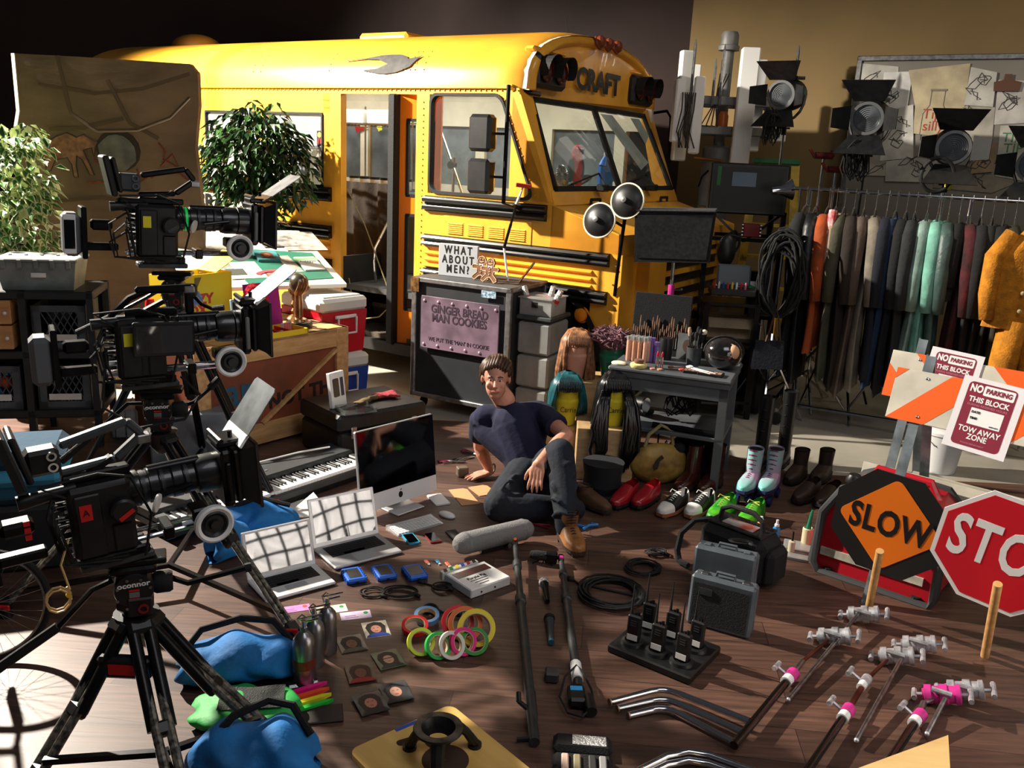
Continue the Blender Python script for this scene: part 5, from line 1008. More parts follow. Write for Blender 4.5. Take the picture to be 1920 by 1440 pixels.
# rolling cart behind carrying the brushes: tool apron stand
g=T('brush_apron','upright black brush roll holding rows of makeup brushes','brush roll',M=TM@TR(-.0,.50,-.0)@RX(-6))
MB().bx(.02,.40,-.01,.01,-.05,.40,b=.004).o('roll_back',FAB,g); MB().bx(.02,.40,-.02,-.008,-.05,.10).o('roll_pocket',FAB,g,0)
rnd=random.Random(8)
for k in range(26):
    x=.035+.0138*k; h=rnd.uniform(.16,.27); c=rnd.choice(((60,50,46),(150,150,150),(110,70,50),(40,40,44),(170,130,100)))
    MB().cyl((x,-.024,.05),(x,-.024,h*.75),.0025,n=5).o('brush_handle',mt('brush_%d'%c[0],c,.4),g); 
    MB().tube([(x,-.024,h*.75),(x,-.024,h*.85),(x,-.024,h)],[.004,.006,.003],6).o('brush_tip',mt('brush_hair',(120,90,70),.9),g)
SKN=mt('foundation_skin_tone',(200,142,112),.3); 
q=0
BOT=[]
for j in range(2):
    for k in range(4):
        x,y=.075+.035*k+.012*j,.21+.04*j; c=[(214,160,134),(206,150,122),(196,138,108),(220,170,146),(186,126,96),(208,154,128),(176,118,90),(216,164,138)][j*4+k]
        o=T('foundation_tube','one of the upright flesh toned foundation tubes on the table','makeup tube',M=TM@TR(x,y,.0),group='foundation tubes on the makeup table')
        MB().lathe([(.014,0),(.016,.01),(.016,.12),(.014,.135),(.001,.137)],14).o('tube_body',mt('foundation_%d'%c[0],c,.25,coat=.4),o); MB().lathe([(.0165,.135),(.0165,.16),(.001,.162)],14,cap=False).o('tube_cap',CLP,o)
for j in range(2): o=T('purple_bottle',('taller purple capped bottle right of the foundation tubes','shorter purple capped bottle right of the foundation tubes')[j],'bottle',M=TM@TR(.215+.035*j,.26-.02*j,0)); MB().lathe([(.018,0),(.018,.12-.02*j),(.014,.13-.02*j),(.001,.13-.02*j)],14).o('bottle_body',mt('violet_plastic',(120,96,160),.35),o); MB().lathe([(.019,.13-.02*j),(.019,.155-.02*j),(.001,.157-.02*j)],14,cap=False).o('bottle_cap',mt('violet_plastic'),o)
def disc_(lb,nm,cat,x,y,r,h,m,z=0,sy=1): o=MB(Matrix.Diagonal((1,sy,1,1))).lathe([(r*.9,0),(r,h*.3),(r,h*.8),(r*.9,h),(.001,h)],24).o(nm,m); o.matrix_world=TM@TR(x,y,z); return tag(o,lb,cat)
disc_('flat round cream sponge at the table front left corner','makeup_sponge','sponge',.05,.07,.045,.014,mt('cream_sponge',(226,214,190),.9))
disc_('pale yellow oval sponge under the powder puff','makeup_sponge','sponge',.18,.055,.052,.026,mt('yellow_sponge',(226,212,140),.9,bump=.6,bscale=90))
disc_('small brown powder puff on the yellow sponge','powder_puff','powder puff',.18,.06,.03,.022,mt('brown_puff',(110,76,64),.9),.027)
for k,(x,y,lb) in enumerate(((.285,.10,'left red lipstick standing open in its silver case'),(.315,.095,'right red lipstick standing open in its silver case'))):
    o=T('lipstick',lb,'lipstick',M=TM@TR(x,y,0)); MB().lathe([(.010,0),(.010,.055),(.008,.056),(.008,.075)],12).o('silver_case',CHR,o); MB().tube([(0,0,.07),(0,0,.095),(.002,0,.105)],[.007,.007,.003],10).o('red_stick',mt('lipstick_red',(190,20,50),.3),o)
for x,y,lb in ((.27,.04,'left tiny pot of peach blusher near the table edge'),(.315,.045,'right tiny pot of peach blusher near the table edge')): disc_(lb,'blusher_pot','makeup pot',x,y,.016,.01,mt('peach_blusher',(206,140,104),.6))
g=T('brush_cup','dark cup of thick makeup brushes with a round white puff','cup',M=TM@TR(.47,.34,0)); MB().lathe([(.045,0),(.05,.11),(.045,.11),(.04,.01),(.001,.01)],20).o('cup_body',DGR,g)
for k in range(9):
    a=k*.7; b=TM; x0,y0=.02*math.cos(a),.02*math.sin(a); h=.17+.02*(k%3); MB().cyl((x0,y0,.02),(x0*2,y0*2,h-.03),.003,n=5).o('brush_handle',BLK,g); MB().tube([(x0*2,y0*2,h-.03),(x0*2.1,y0*2.1,h),(x0*2.2,y0*2.2,h+.025)],[.006,.013,.008],8).o('brush_tip',mt('brush_hair_tan',(190,160,130),.9) if k in(1,5) else mt('brush_hair_black',(30,28,28),.9),g)
MB().cyl((.04,0,.1),(.05,.0,.2),.003,n=5).ball((.052,0,.212),.018,12,8).o('round_puff',mt('cream_sponge'),g)
g=T('head_print_card','grey card printed with a mannequin face leaning behind the brush cup','card',M=TM@TR(.34,.44,0)@RX(-10)); MB().bx(0,.13,0,.004,0,.17).o('card_body',GRY,g,0); MB(TR(.065,-.001,.09)@RX(90)).prism([(.03*math.cos(i*PI/8),.042*math.sin(i*PI/8)) for i in range(16)],0,.002).o('printed_face',mt('dim_flesh_print',(88,66,56),.6),g,0)
disc_('black jar behind the purple bottles','black_jar','jar',.28,.38,.045,.14,BLK)
g=T('clear_makeup_pouch','glossy clear and black makeup pouch at the right of the table','pouch',M=TM@TR(.66,.30,0)@RZ(10)); 
MB().ball((0,0,.10),(.12,.10,.10),24,16).o('pouch_body',mt('glossy_dark_vinyl',(38,36,36),.12,coat=1,var=.4,scale=9,bump=.6,bscale=14),g,180); MB().tube([(.12*math.cos(R(a)),.02,.10+.105*math.sin(R(a))) for a in range(0,181,15)],.008,6).o('pouch_zip',RUB,g)
MB().ball((.05,-.06,.12),(.04,.035,.05),12,10).o('peach_sponge_inside',mt('peach_sponge',(220,170,130),.5),g)
def pal(x,y,rz,lb,n,w=.11,h=.08):
    o=T('makeup_palette',lb,'palette',M=TM@TR(x,y,0)@RZ(rz)); MB().bx(-w/2,w/2,-h/2,h/2,0,.016,b=.003).o('palette_case',BLK,o)
    for i in range(n):
        for j in range(3): c=[(150,110,96),(120,80,70),(176,140,124)][(i+j)%3]; MB().bx(-w/2+.008+i*(w-.014)/n,-w/2+.004+(i+1)*(w-.014)/n,-h/2+.008+j*.022,-h/2+.026+j*.022,.016,.018).o('powder_pan',mt('powder_%d'%c[0],c,.8),o,0)
pal(.62,.09,-4,'open makeup palette at the front right of the table',5,.15,.09); pal(.50,.10,6,'second dark palette beside the white brush handles',4,.1,.09)
for k,(x,y,rz,c,l,lb) in enumerate(((.38,.13,40,(120,70,40),.12,'brown wooden makeup spatula beside the lipsticks'),(.43,.08,-160,(220,60,50),.10,'red headed black hair brush on the makeup table'),(.50,.14,-28,(230,230,230),.17,'upper of two white brush handles fanned on the palette'),(.49,.12,-34,(224,224,220),.16,'lower of two white brush handles fanned on the palette'))):
    o=T('makeup_tool',lb,'brush',M=TM@TR(x,y,.02 if k>1 else .008)@RZ(rz)); MB().tube([(0,0,0),(l*.6,0,0),(l,0,0)],[.005,.004,.002],6).o('tool_handle',mt('tool_%d'%k,c if k!=1 else (30,30,30),.4),o); MB().ball((-.015,0,.004),(.022,.013,.009),10,8).o('tool_head',mt('tool_head_%d'%k,c,.5),o)
# things on lower shelf
LMx=M@TR(0,0,.346)
g=T('hair_dryer','black hair dryer with a steel band on the shelf under the makeup table','hair dryer',M=LMx@TR(.20,.26,.08)@RZ(160)); MB().tube([(0,0,0),(.10,0,0),(.2,0,0)],[.05,.045,.03],14).o('dryer_barrel',BLK,g); MB().cyl((.0,0,0),(-.012,0,0),.051,n=16).o('steel_band',CHR,g); MB().tube([(.03,0,-.02),(.01,-.02,-.06),(.0,-.1,-.06)],.018,8).o('dryer_grip',BLK,g)
hank((LMx@Vector((.45,.3,.20))),'dark cable bundle on the shelf under the makeup table',.1,.16,8,seed=9)
tag(MB(LMx).cyl((.30,.06,.02),(.70,.04,.02),.018,n=10).o('curling_iron',BLKM),'long black curling iron along the front of the lower shelf','curling iron')
g=T('metal_bowl_bag','black duffel bag with a shiny metal fitting under the makeup table','bag',M=M@TR(.42,.22,0)); MB().bx(-.05,.30,-.02,.22,.0,.22,b=.05).o('bag_body',FAB,g); MB().ball((-.04,-.06,.2),(.015,.012,.045),10,8).o('metal_fitting',CHR,g)
g=T('thin_chrome_stand','thin chrome easel frame standing under the makeup table','stand',M=M@TR(.14,.36,0)); MB().cyl((0,0,0),(0,0,.31),.006,n=6).cyl((-.1,0,.31),(.18,0,.31),.006,n=6).cyl((.15,0,0),(.15,0,.31),.006,n=6).o('easel_frame',CHR,g)
# --- boxes under the wigs
PLY=wood('plywood',(186,156,112),(160,130,90),.6,3,(2,2,10))
def pbox(M,w,d,h,lb,slots=True,m=None):
    g=T('apple_box',lb,'box',M=M); MB().bx(0,w,0,d,0,h,b=.003).o('box_body',m or PLY,g)
    if slots:
        for y in (d*.35,d*.72): MB(TR(w+.0005,y,h*.55)).bx(0,.002,-.018,.018,-.10,.10,b=0).o('slot_hole',BLK,g,0)
    return g
Mb=TR(.42,5.18,0)@RZ(-2); pbox(Mb,.36,.36,.34,'plywood box with slotted side holding the black wig, behind the seated man')
Mb2=TR(.30,5.72,0)@RZ(-4); pbox(Mb2,.46,.34,.50,'taller plywood box behind, holding the green mannequin head',False)
HEADY=mt('yellow_polystyrene_head',(206,190,40),.8); HEADG=mt('green_glass_head',(38,124,92),.3)
def wig(M,lb,hm,fm,facew=.055,hairlen=.0,text=None,vol=0,seed=1,name='wig_head'):
    g=T(name,lb,'wig',M=M)
    b=MB().lathe([(.058,0),(.062,.03),(.078,.12),(.086,.17),(.07,.2),(.001,.2)],24).ball((0,0,.22),(.080,.088,.10),20,14)
    b.o('mannequin_head',fm,g,180,remesh=.006,sm=4)
    rnd=random.Random(seed); n=90 if not vol else 0
    if not vol:
        MB().grid(lambda u,v:((.092+.006*math.sin(u*40))*math.sin(2*PI*u)*math.cos(v*1.35),(.108+.006*math.sin(u*50))*math.cos(2*PI*u)*math.cos(v*1.35)+.01,.235+.12*math.sin(v*1.35)),48,8).o('hair_cap',hm,g,180)
        for k in range(n):
            a=rnd.uniform(-PI*.5-.9+PI,PI*1.5+.9)  # avoid face (-y)
            a=R(rnd.uniform(-38,218)); x=.095*math.cos(a); y=.10*math.sin(a)+.01; L=.10+hairlen*rnd.uniform(.7,1.0); w=rnd.uniform(-.02,.02)
            MB_=None
            yield_=(x,y,L,w); 
            hs.append(((x*.6,y*.6,.33),(x,y,.26),(x*1.12+w*.3,y*1.1,.26-L*.4),(x*1.15+w,y*1.12+w*.4,.26-L*.75),(x*1.1+w*1.6,y*1.05,.26-L)))
        b=MB()
        for k in range(14):
            x=-.07+.0108*k; b.tube([(x*.6,-.04,.335),(x*.95,-.09,.30),(x*1.0,-.106,.262),(x+.004*math.sin(k*2),-.108,.235+.006*(k%3))],[.008,.011,.009,.003],6)
        for s_ in hs: b.tube([V(*p) for p in s_],[.010,.015,.016,.013,.004],6)
        if hairlen>.3:
            for k in range(26):
                sx=-1 if k%2 else 1; x=sx*rnd.uniform(.05,.11); b.tube([(x*.8,-.08,.24),(x*1.1,-.125,.15),(x*1.25+rnd.uniform(-.02,.02),-.15,.02),(x*1.2+rnd.uniform(-.03,.02),-.155,-.12),(x*1.1+rnd.uniform(-.04,.01),-.15,-.22-rnd.uniform(0,.05))],[.010,.016,.016,.012,.003],6)
        hs.clear(); b.o('hair_strands',hm,g,180)
    else:
        b=MB()
        for k in range(220):
            a=rnd.uniform(0,2*PI); e=rnd.uniform(.1,1.4); r=.10; p=V(r*math.cos(a)*math.cos(e),r*math.sin(a)*math.cos(e),.25+r*math.sin(e)*.8)
            d=V(math.cos(a)*math.cos(e),math.sin(a)*math.cos(e),math.sin(e)*.5+rnd.uniform(-.3,.3)); q=p+d*.05+V(rnd.uniform(-.04,.04),rnd.uniform(-.04,.04),rnd.uniform(-.02,.03)); q2=q+V(rnd.uniform(-.05,.05),rnd.uniform(-.05,.05),rnd.uniform(-.04,.02))
            b.tube([p,q,q2],[.006,.005,.001],4)
        b.ball((0,0,.27),(.10,.11,.085),16,12); b.o('fluffy_hair',hm,g,0)
    if text: txt(text,.05,INK,g,TR(0,-.0835,.115)@RX(82),sx=.8)
    return g
hs=[]
wig(Mb2@TR(.36,.12,.50)@RZ(6),'green mannequin head topped with a fluffy mauve wig',mt('mauve_frizzy_hair',(120,84,92),.8,var=.3,scale=20),HEADG,vol=1,seed=3,text='TEEN')
wig(Mb2@TR(.12,.10,.50)@RZ(8),'mannequin head in a long light brown wig, directly behind the seated man',mt('light_brown_hair',(140,96,66),.45,var=.3,scale=30),mt('flesh_mannequin',(206,150,126),.5),hairlen=.22,seed=4)
wig(TR(.36,5.46,.28)@RZ(5)@Matrix.Scale(1.0,4),'yellow faced head in a bobbed teal wig with dark roots',mt('teal_wig_hair',(26,116,126),.35,col2=(18,30,34),scale=5),HEADY,hairlen=.10,seed=5,text='Carrie')
MB_=pbox(TR(.16,5.40,0),.30,.28,.278,'low plywood box under the teal wig head',False)
wig(Mb@TR(.22,.12,.34)@RZ(6),'yellow faced head in a very long black wig on the slotted box',mt('black_wig_hair',(16,16,20),.28,var=.4,scale=30),HEADY,hairlen=.34,seed=6,text='Carrie')
# --- top hat, handbag
p=fl(1128,925); g=T('top_hat','black felt top hat standing upside down beside the seated man','hat',(p.x,p.y+.02,0)); MB(Matrix.Diagonal((1.2,1.2,1.2,1))).lathe([(.10,.0),(.098,.02),(.094,.10),(.105,.165),(.001,.166)],28).lathe([(.10,.0),(.15,.006),(.152,.012),(.10,.012)],28).o('hat_body',mt('black_felt',(24,27,32),.9),g); MB(Matrix.Diagonal((1.2,1.2,1.2,1))).lathe([(.0995,.02),(.0985,.05),(.001,.05)],28,cap=False).o('hat_band',BLK,g)
p=fl(1232,905); GOL=mt('gold_mottled_leather',(168,138,66),.5,col2=(110,84,36),scale=9,bump=.5,bscale=20)
g=T('handbag','mottled gold handbag with a torn side and a loop handle','handbag',(p.x,p.y,0),8)
MB().ball((0,0,.13),(.19,.075,.135),24,16).bx(-.14,.14,-.05,.05,.02,.22,b=.04).o('bag_body',GOL,g,180,remesh=.01,sm=8); MB(TR(-.03,-.072,.17)@RX(90)).prism([(-.03,-.03),(-.01,.01),(.02,.04),(.035,.02),(.01,0),(0,-.05),(-.02,-.06)],0,.004).o('torn_hole',BLK,g,0)
MB().tube([(-.10,0,.24),(-.08,0,.32),(-.01,0,.38),(.06,0,.35),(.08,0,.25)],.012,8).o('bag_handle',mt('olive_handle',(140,130,86),.6),g); MB().ball((.12,.01,.23),(.05,.05,.04),12,8).o('black_lining',FAB,g)
# ================================================================ SHOES
def shoe(heel,toe,lb,up,sole=(30,26,24),shaft=0,cat='shoe',nm='shoe',toe_m=None,mid_m=None,lace=None,rough=.3,gr='',L=.29,z0=0,hg=.095,heelh=.022,insole=(120,84,50),yaw=0,tongue=None,narrow=1):
    a=fl(*heel); b_=fl(*toe); d=(b_-a).normalized(); M=frame((b_.x-d.x*L,b_.y-d.y*L,z0),d,(0,0,1))
    g=T(nm,lb,cat,M=M,group=gr or None); mats=[up,toe_m or up,mid_m or up]
    def W(t): return narrow*(.030+.018*math.sin(PI*min(1,t*1.05))**.7+.006*math.exp(-((t-.7)/.15)**2)) if t<.97 else .018
    def Hh(t): return hg*(1-.0*t) if t<.30 else (hg+( .062-hg)*min(1,(t-.30)/.35) if t<.65 else .062-(.022)*((t-.65)/.35)**1.5)
    def up_(u,v):
        a=PI*u; w=W(v)*(1.0 if 0<v<1 else .3); h=Hh(v)*(1 if v<.985 else .8)
        x=L*(v if v>0 else .0)
        return (x,-w*math.cos(a)*(abs(math.cos(a))**-.25 if abs(math.cos(a))>.05 else 1),heelh+.012+(h-.012)*math.sin(a)**.6)
    bb=MB(); nu,nv=16,24
    vs=[up_(i/nu,j/nv) for j in range(nv+1) for i in range(nu+1)]; fs=[];ms=[]
    for j in range(nv):
        for i in range(nu):
            v=(j+.5)/nv
            if .06<v<.36 and 4<=i<=11 and not shaft: continue
            fs.append((j*(nu+1)+i,j*(nu+1)+i+1,(j+1)*(nu+1)+i+1,(j+1)*(nu+1)+i)); ms.append(1 if (v>.70 or v<.12) else (2 if .3<v<=.70 else 0))
    k=len(bb.v); bb.v+=[V(*p) for p in vs]; bb.f+=fs; bb.m+=ms
    bb.add([up_(i/nu,0) for i in range(nu+1)],[tuple(range(nu+1))]); bb.add([up_(i/nu,1) for i in range(nu+1)],[tuple(range(nu+1))],1)
    if shaft:
        r=.052*narrow; bb.grid(lambda u,v:(.062+.0*v+(r+.006*v)*1.12*math.cos(2*PI*u)+.012*(1-v),(r*.8+.006*v)*math.sin(2*PI*u),heelh+.05+shaft*v),20,6,cu=True)
    bb.o('upper',mats,g,180)
    so=[(L*v,-W(v)*1.06-.002) for v in [i/14 for i in range(15)]]; so+= [(x+(.004 if i==0 else 0),-y) for i,(x,y) in enumerate(so[::-1])]
    s=MB().prism(so,heelh-.004,heelh+.014); s.prism([(p[0],p[1]) for p in so if p[0]<L*.30],0,heelh) if heelh>.005 else None; s.bx(L*.5,L*.95,-.03,.03,.0,heelh) if heelh>.005 else None
    s.o('sole',mt('sole_%d_%d'%(sole[0],sole[1]),sole,.6),g,0)
    if not shaft: MB().add([(L*(.05+.34*v),-.03*(1-2*u)*math.sin(PI*min(1,.15+v*.85))**.3,heelh+.03) for v in (0,.5,1) for u in (0,1)],[(0,2,3,1),(2,4,5,3)]).o('insole',mt('insole_%d'%insole[0],insole,.8),g,0)
    else: MB(TR(.062,0,heelh+.05+shaft*.98)).lathe([(.001,0),(.04,0)],16,cap=False).o('shaft_opening',BLK,g)
    if lace:
        for k in range(5):
            t=.37+.06*k; z=heelh+Hh(t)+.004; MB().tube([(L*t,-.022,z-.012),(L*t+.004,0,z),(L*t,.022,z-.012)],.0028,5).o('lace',lace,g)
            if shaft: 
                zz=heelh+.10+shaft*.17*k; x=.062+.058*narrow*1.15; MB().tube([(x-.012,-.024,zz),(x+.005,0,zz+.008),(x-.012,.024,zz)],.0035,5).o('lace',lace,g)
        z=heelh+Hh(.37)+.006
        if not shaft: MB().tube([(L*.36,0,z),(L*.40,.03,z+.012),(L*.43,.035,z-.004),(L*.37,0,z),(L*.40,-.03,z+.012),(L*.43,-.035,z-.004)],.003,5).o('lace_bow',lace,g)
    return g
RL=mt('red_shoe_leather',(150,22,34),.28,coat=.3); WL=mt('white_shoe_leather',(216,216,212),.4); BLs=mt('black_shoe_leather',(26,26,24),.45); WLC=mt('white_lace',(230,230,226),.8)
shoe((1192,928),(1149,958),'left red leather dress shoe',RL,gr='red dress shoes'); shoe((1231,930),(1189,958),'right red leather dress shoe',RL,gr='red dress shoes')
shoe((1292,942),(1236,972),'left black and white saddle shoe',BLs,(140,90,60),toe_m=WL,mid_m=BLs,lace=WLC,gr='saddle shoes',heelh=.016); shoe((1340,942),(1288,974),'right black and white saddle shoe',BLs,(140,90,60),toe_m=WL,mid_m=BLs,lace=WLC,gr='saddle shoes',heelh=.016)
GN=mt('neon_green_camouflage',(92,190,30),.5,col2=(20,130,40),scale=14); LL=mt('lime_lace',(190,200,90),.8)
shoe((1378,952),(1330,985),'left neon green patterned shoe',GN,(36,80,30),lace=LL,gr='green shoes'); shoe((1432,960),(1388,996),'right neon green shoe behind the black equipment bag',GN,(36,80,30),lace=LL,gr='green shoes')
BB=mt('oxblood_boot_leather',(62,26,22),.25,coat=.4)
shoe((1312,900),(1268,928),'left glossy oxblood boot behind the saddle shoes',BB,shaft=.20,cat='boot',nm='ankle_boot',gr='oxblood boots'); shoe((1355,900),(1312,930),'right glossy oxblood boot behind the saddle shoes',BB,shaft=.20,cat='boot',nm='ankle_boot',gr='oxblood boots')
MNT=mt('mint_pink_skate_leather',(120,206,196),.35,col2=(206,150,190),scale=5); PL=mt('magenta_lace',(160,30,110),.8,col2=(40,24,50),scale=60)
def skate(h_,t_,lb):
    g=shoe(h_,t_,lb,MNT,(40,44,90),shaft=.17,cat='roller skate',nm='roller_skate',lace=PL,z0=.07,gr='roller skates'); NB=mt('navy_skate_wheel',(22,30,90),.4)
    for x in (.05,.23):
        MB().cyl((x,-.045,-.04),(x,.045,-.04),.006,n=6).bx(x-.02,x+.02,-.012,.012,-.04,.0).o('axle_truck',STL,g,0)
        for s_ in (-1,1): MB(TR(x,s_*.035-.012,-.04)@RX(-90)).lathe([(.012,-.0),(.03,.002),(.03,.024),(.012,.024)],16).o('skate_wheel',NB,g)
    return g
skate((1412,925),(1386,952),'left mint and pink roller skate with magenta laces'); skate((1452,922),(1425,952),'right mint and pink roller skate with magenta laces')
BKL=mt('black_boot_leather',(20,20,21),.4)
shoe((1432,868),(1404,892),'left knee high black lace up boot behind the skates',BKL,shaft=.42,cat='boot',nm='tall_boot',gr='tall black boots',lace=BLK); shoe((1478,858),(1448,884),'right knee high black lace up boot behind the skates',BKL,shaft=.44,cat='boot',nm='tall_boot',gr='tall black boots',lace=BLK)
DKL=mt('dark_brown_worn_leather',(48,32,26),.55)
shoe((1510,885),(1476,912),'left dark brown worn ankle boot near the generator',DKL,shaft=.12,cat='boot',nm='work_boot',gr='dark brown boots'); shoe((1556,885),(1524,912),'right dark brown worn ankle boot near the generator',DKL,shaft=.12,cat='boot',nm='work_boot',gr='dark brown boots')
shoe((1530,925),(1490,948),'left brown slipper in the shade behind the bottles',DKL,gr='brown slippers'); shoe((1570,930),(1532,955),'right brown slipper in the shade behind the bottles',DKL,gr='brown slippers')
# ================================================================ LEFT SHELVES
a=fl(-140,600,1.0); SHM=frame((-2.62,5.22,0),(.62,.55,0),(0,0,1)); 
M=TR(-2.60,5.30,0)@RZ(14); PLB=mt('black_shelf_plastic',(36,38,40),.5,var=.2,scale=8)
g=T('storage_shelf','black storage shelf full of crates at the far left','shelf',M=M)  # -x to the left, y away
WS=1.25; HS=1.02; DS=.5
for z in (.22,.60,HS-.05): MB().bx(-WS,0,0,DS,z,z+.05,b=.006).o('shelf_board',PLB,g)
for x in (-WS,-.42,-.04): MB().bx(x,x+.04,0,.04,.02,HS).bx(x,x+.04,DS-.04,DS,.02,HS).o('shelf_post',PLB,g,0)
MB().bx(-WS,0,DS-.01,DS,.22,HS).o('shelf_back',PLB,g,0)
MC=mt('grey_milk_crate',(74,80,84),.5,var=.12,scale=8); 
def milk(x,z,lb,c):
    g=T('milk_crate',lb,'crate',M=M@TR(x,.03,z)); w,d,h=.31,.36,.28
    b=MB(); b.bx(0,w,0,.012,h-.04,h).bx(0,w,0,.012,0,.05).bx(0,.05,0,.012,0,h).bx(w-.05,w,0,.012,0,h).bx(0,.012,0,d,0,h).bx(w-.012,w,0,d,0,h).bx(0,w,d-.012,d,0,h).bx(0,w,0,d,0,.012)
    for k in range(6): 
        x0=.05+k*.04; b.bar((x0,.006,.05),(min(w-.05,x0+.10),.006,.05+min(.19,(w-.05-x0)*1.9)),.006,.006,up=(0,1,0)); b.bar((x0,.006,h-.04),(min(w-.05,x0+.10),.006,h-.04-min(.19,(w-.05-x0)*1.9)),.006,.006,up=(0,1,0))
    b.o('crate_lattice',MC,g,0); MB().bx(w*.2,w*.8,-.002,0,.06,.10).o('white_label',PAP,g,0)
    c_=MB(); rnd=random.Random(int(x*100)); 
    for k in range(12): c_.ball((rnd.uniform(.06,w-.06),rnd.uniform(.05,.2),rnd.uniform(.04,h-.05)),rnd.uniform(.03,.05),8,6,m=k%len(c))
    c_.o('crate_contents',c,g,180)['kind']='stuff'
milk(-.36,.65,'grey milk crate of dark cables, upper right on the left shelf',[RUB,DGR]); milk(-.36,.27,'grey milk crate of blue grey bottles, lower right on the left shelf',[mt('dull_blue_bottle',(60,84,110),.4),DGR,GRY])
milk(-.76,.27,'grey milk crate of orange and blue bottles at the left edge of the photo',[mt('orange_bottle',(200,70,30),.4),mt('blue_bottle',(40,100,160),.4),WHT])
for k,lb in enumerate(('upper tan wooden box at the left end of the shelf','lower tan wooden box at the left end of the shelf')):
    g=T('tan_wooden_box',lb,'box',M=M@TR(-.96,-.01,.82-.155*k)); MB().bx(0,.50,0,.4,0,.145,b=.004).o('box_front',wood('tan_drawer_wood',(198,148,96),(176,126,78),.5,2,(1,8,8)),g); MB().ball((.47,-.008,.07),.012,8,6).o('box_knob',WHT,g)
g=T('grey_tote','grey lidded plastic tote standing on top of the shelf','tote',M=M@TR(-.54,.04,HS)@Matrix.Scale(.9,4)); TOT=mt('grey_tote_plastic',(122,128,124),.5,var=.12,scale=8)
MB().hex8([(.03,.03,0),(.47,.03,0),(.47,.35,0),(.03,.35,0),(0,0,.19),(.50,0,.19),(.50,.38,.19),(0,.38,.19)]).o('tote_body',TOT,g,0); MB().bx(-.01,.51,-.01,.39,.19,.215,b=.006).o('tote_lid',TOT,g); MB().bx(.22,.31,-.004,.01,.09,.12).o('white_label',PAP,g,0)
for k in range(5): MB().bx(.04+.1*k,.07+.1*k,-.016,.0,.15,.21,b=.004).o('lid_hinge',TOT,g); MB().bx(.04+.1*k,.06+.1*k,.18,.2,.214,.224,b=.003).o('lid_tab',TOT,g)
tag(MB(M@TR(-.86,.02,HS)).bx(0,.22,0,.2,0,.11,b=.008).o('grey_parts_box',DGR),'small dark grey parts box left of the tote','box')
g=T('blue_padded_blanket','stack of blue padded moving blankets below the left shelf','blanket',M=TR(-2.15,3.75,0)@RZ(20))
for k,(z,c) in enumerate(((.50,(20,60,84)),(.42,(70,160,196)),(.34,(30,70,90)))): MB().bx(-.62,.12,-.10,.28,z-.02,z+.07,b=.04).o('folded_blanket',mt('blanket_%d'%k,c,.9,bump=.5,bscale=15),g)
MB().bx(-.62,.16,-.1,.3,0,.32,b=.02).o('blanket_bin',PLB,g)
for i,(px,py,w,d,h,rz,c,lb) in enumerate(((330,905,.46,.30,.34,10,(116,122,128),'large light grey flight case behind the front camera'),(250,850,.55,.3,.20,14,(190,190,190),'silver ribbed aluminium case behind the middle tripod'))):
    p=fl(px,py); o=T('flight_case',lb,'case',M=TR(p.x-.25,p.y+.25,0)@RZ(rz)); MB().bx(0,w,0,d,0,h,b=.012).o('case_body',mt('flight_%d'%i,c,.4,metal=.5 if i else 0,var=.15,scale=8),o)
    for x in (.1,w-.1): MB().bx(x-.02,x+.02,-.006,0,h*.55,h*.75,b=.002).o('case_latch',STL,o)
    if i: 
        for k in range(8): MB().bx(.02+k*w/8.3,.03+k*w/8.3,-.004,d,0,h+.004).o('case_rib',STL,o,0)
# bicycle wheel at bottom left
_w=fl(-13,1237); M=frame((_w.x,_w.y,.225),(.93,.36,0),(.30,-.93,.15))@Matrix.Scale(.66,4); g=T('bicycle','bicycle with only its spoked front wheel in view at the left edge','bicycle',M=M)
MB().tube([(.315*math.cos(i*PI/24),.315*math.sin(i*PI/24),0) for i in range(48)],.019,8,closed=True).o('tyre',RUB,g); MB().tube([(.292*math.cos(i*PI/24),.292*math.sin(i*PI/24),0) for i in range(48)],.008,6,closed=True).o('rim',STL,g)
MB().cyl((0,0,-.04),(0,0,.04),.018,n=10).o('hub',STL,g)
for k in range(28): a=k*2*PI/28; s_=.03 if k%2 else -.03; a2=a+(.5 if k%4<2 else -.5); MB().cyl((.017*math.cos(a2),.017*math.sin(a2),s_),(.29*math.cos(a),.29*math.sin(a),0),.0012,n=4).o('spoke',CHR,g,0)
MB().tube([(0,0,.05),(-.05,.30,.05),(-.10,.42,.02)],.014,8).tube([(0,0,-.05),(-.05,.30,-.05),(-.10,.42,-.02)],.014,8).tube([(-.10,.42,0),(-.14,.6,0)],.018,8).o('fork',BLKM,g)
MB().tube([(-.11,.46,0),(-.5,.35,0),(-.7,-.0,0)],.02,8).o('frame_tube',BLKM,g)
# ================================================================ FLOOR ITEMS
def gp(c,ang=0,z=0,scale=1):
    """ground frame at a picture point; ang = heading in degrees in the floor plane"""
    p=fl(c[0],c[1]); return TR(p.x,p.y,z)@RZ(ang)
def gd(p,q):
    a=fl(*p); b=fl(*q); return math.degrees(math.atan2(b.y-a.y,b.x-a.x)),(b-a).length
ASL=mt('silver_aluminium',(196,196,198),.38,metal=.55); SCR=mt('glossy_black_screen',(4,4,5),.06,ior=1.6)
LSC=mt('glossy_laptop_screen',(9,9,10),.03,ior=3.0)
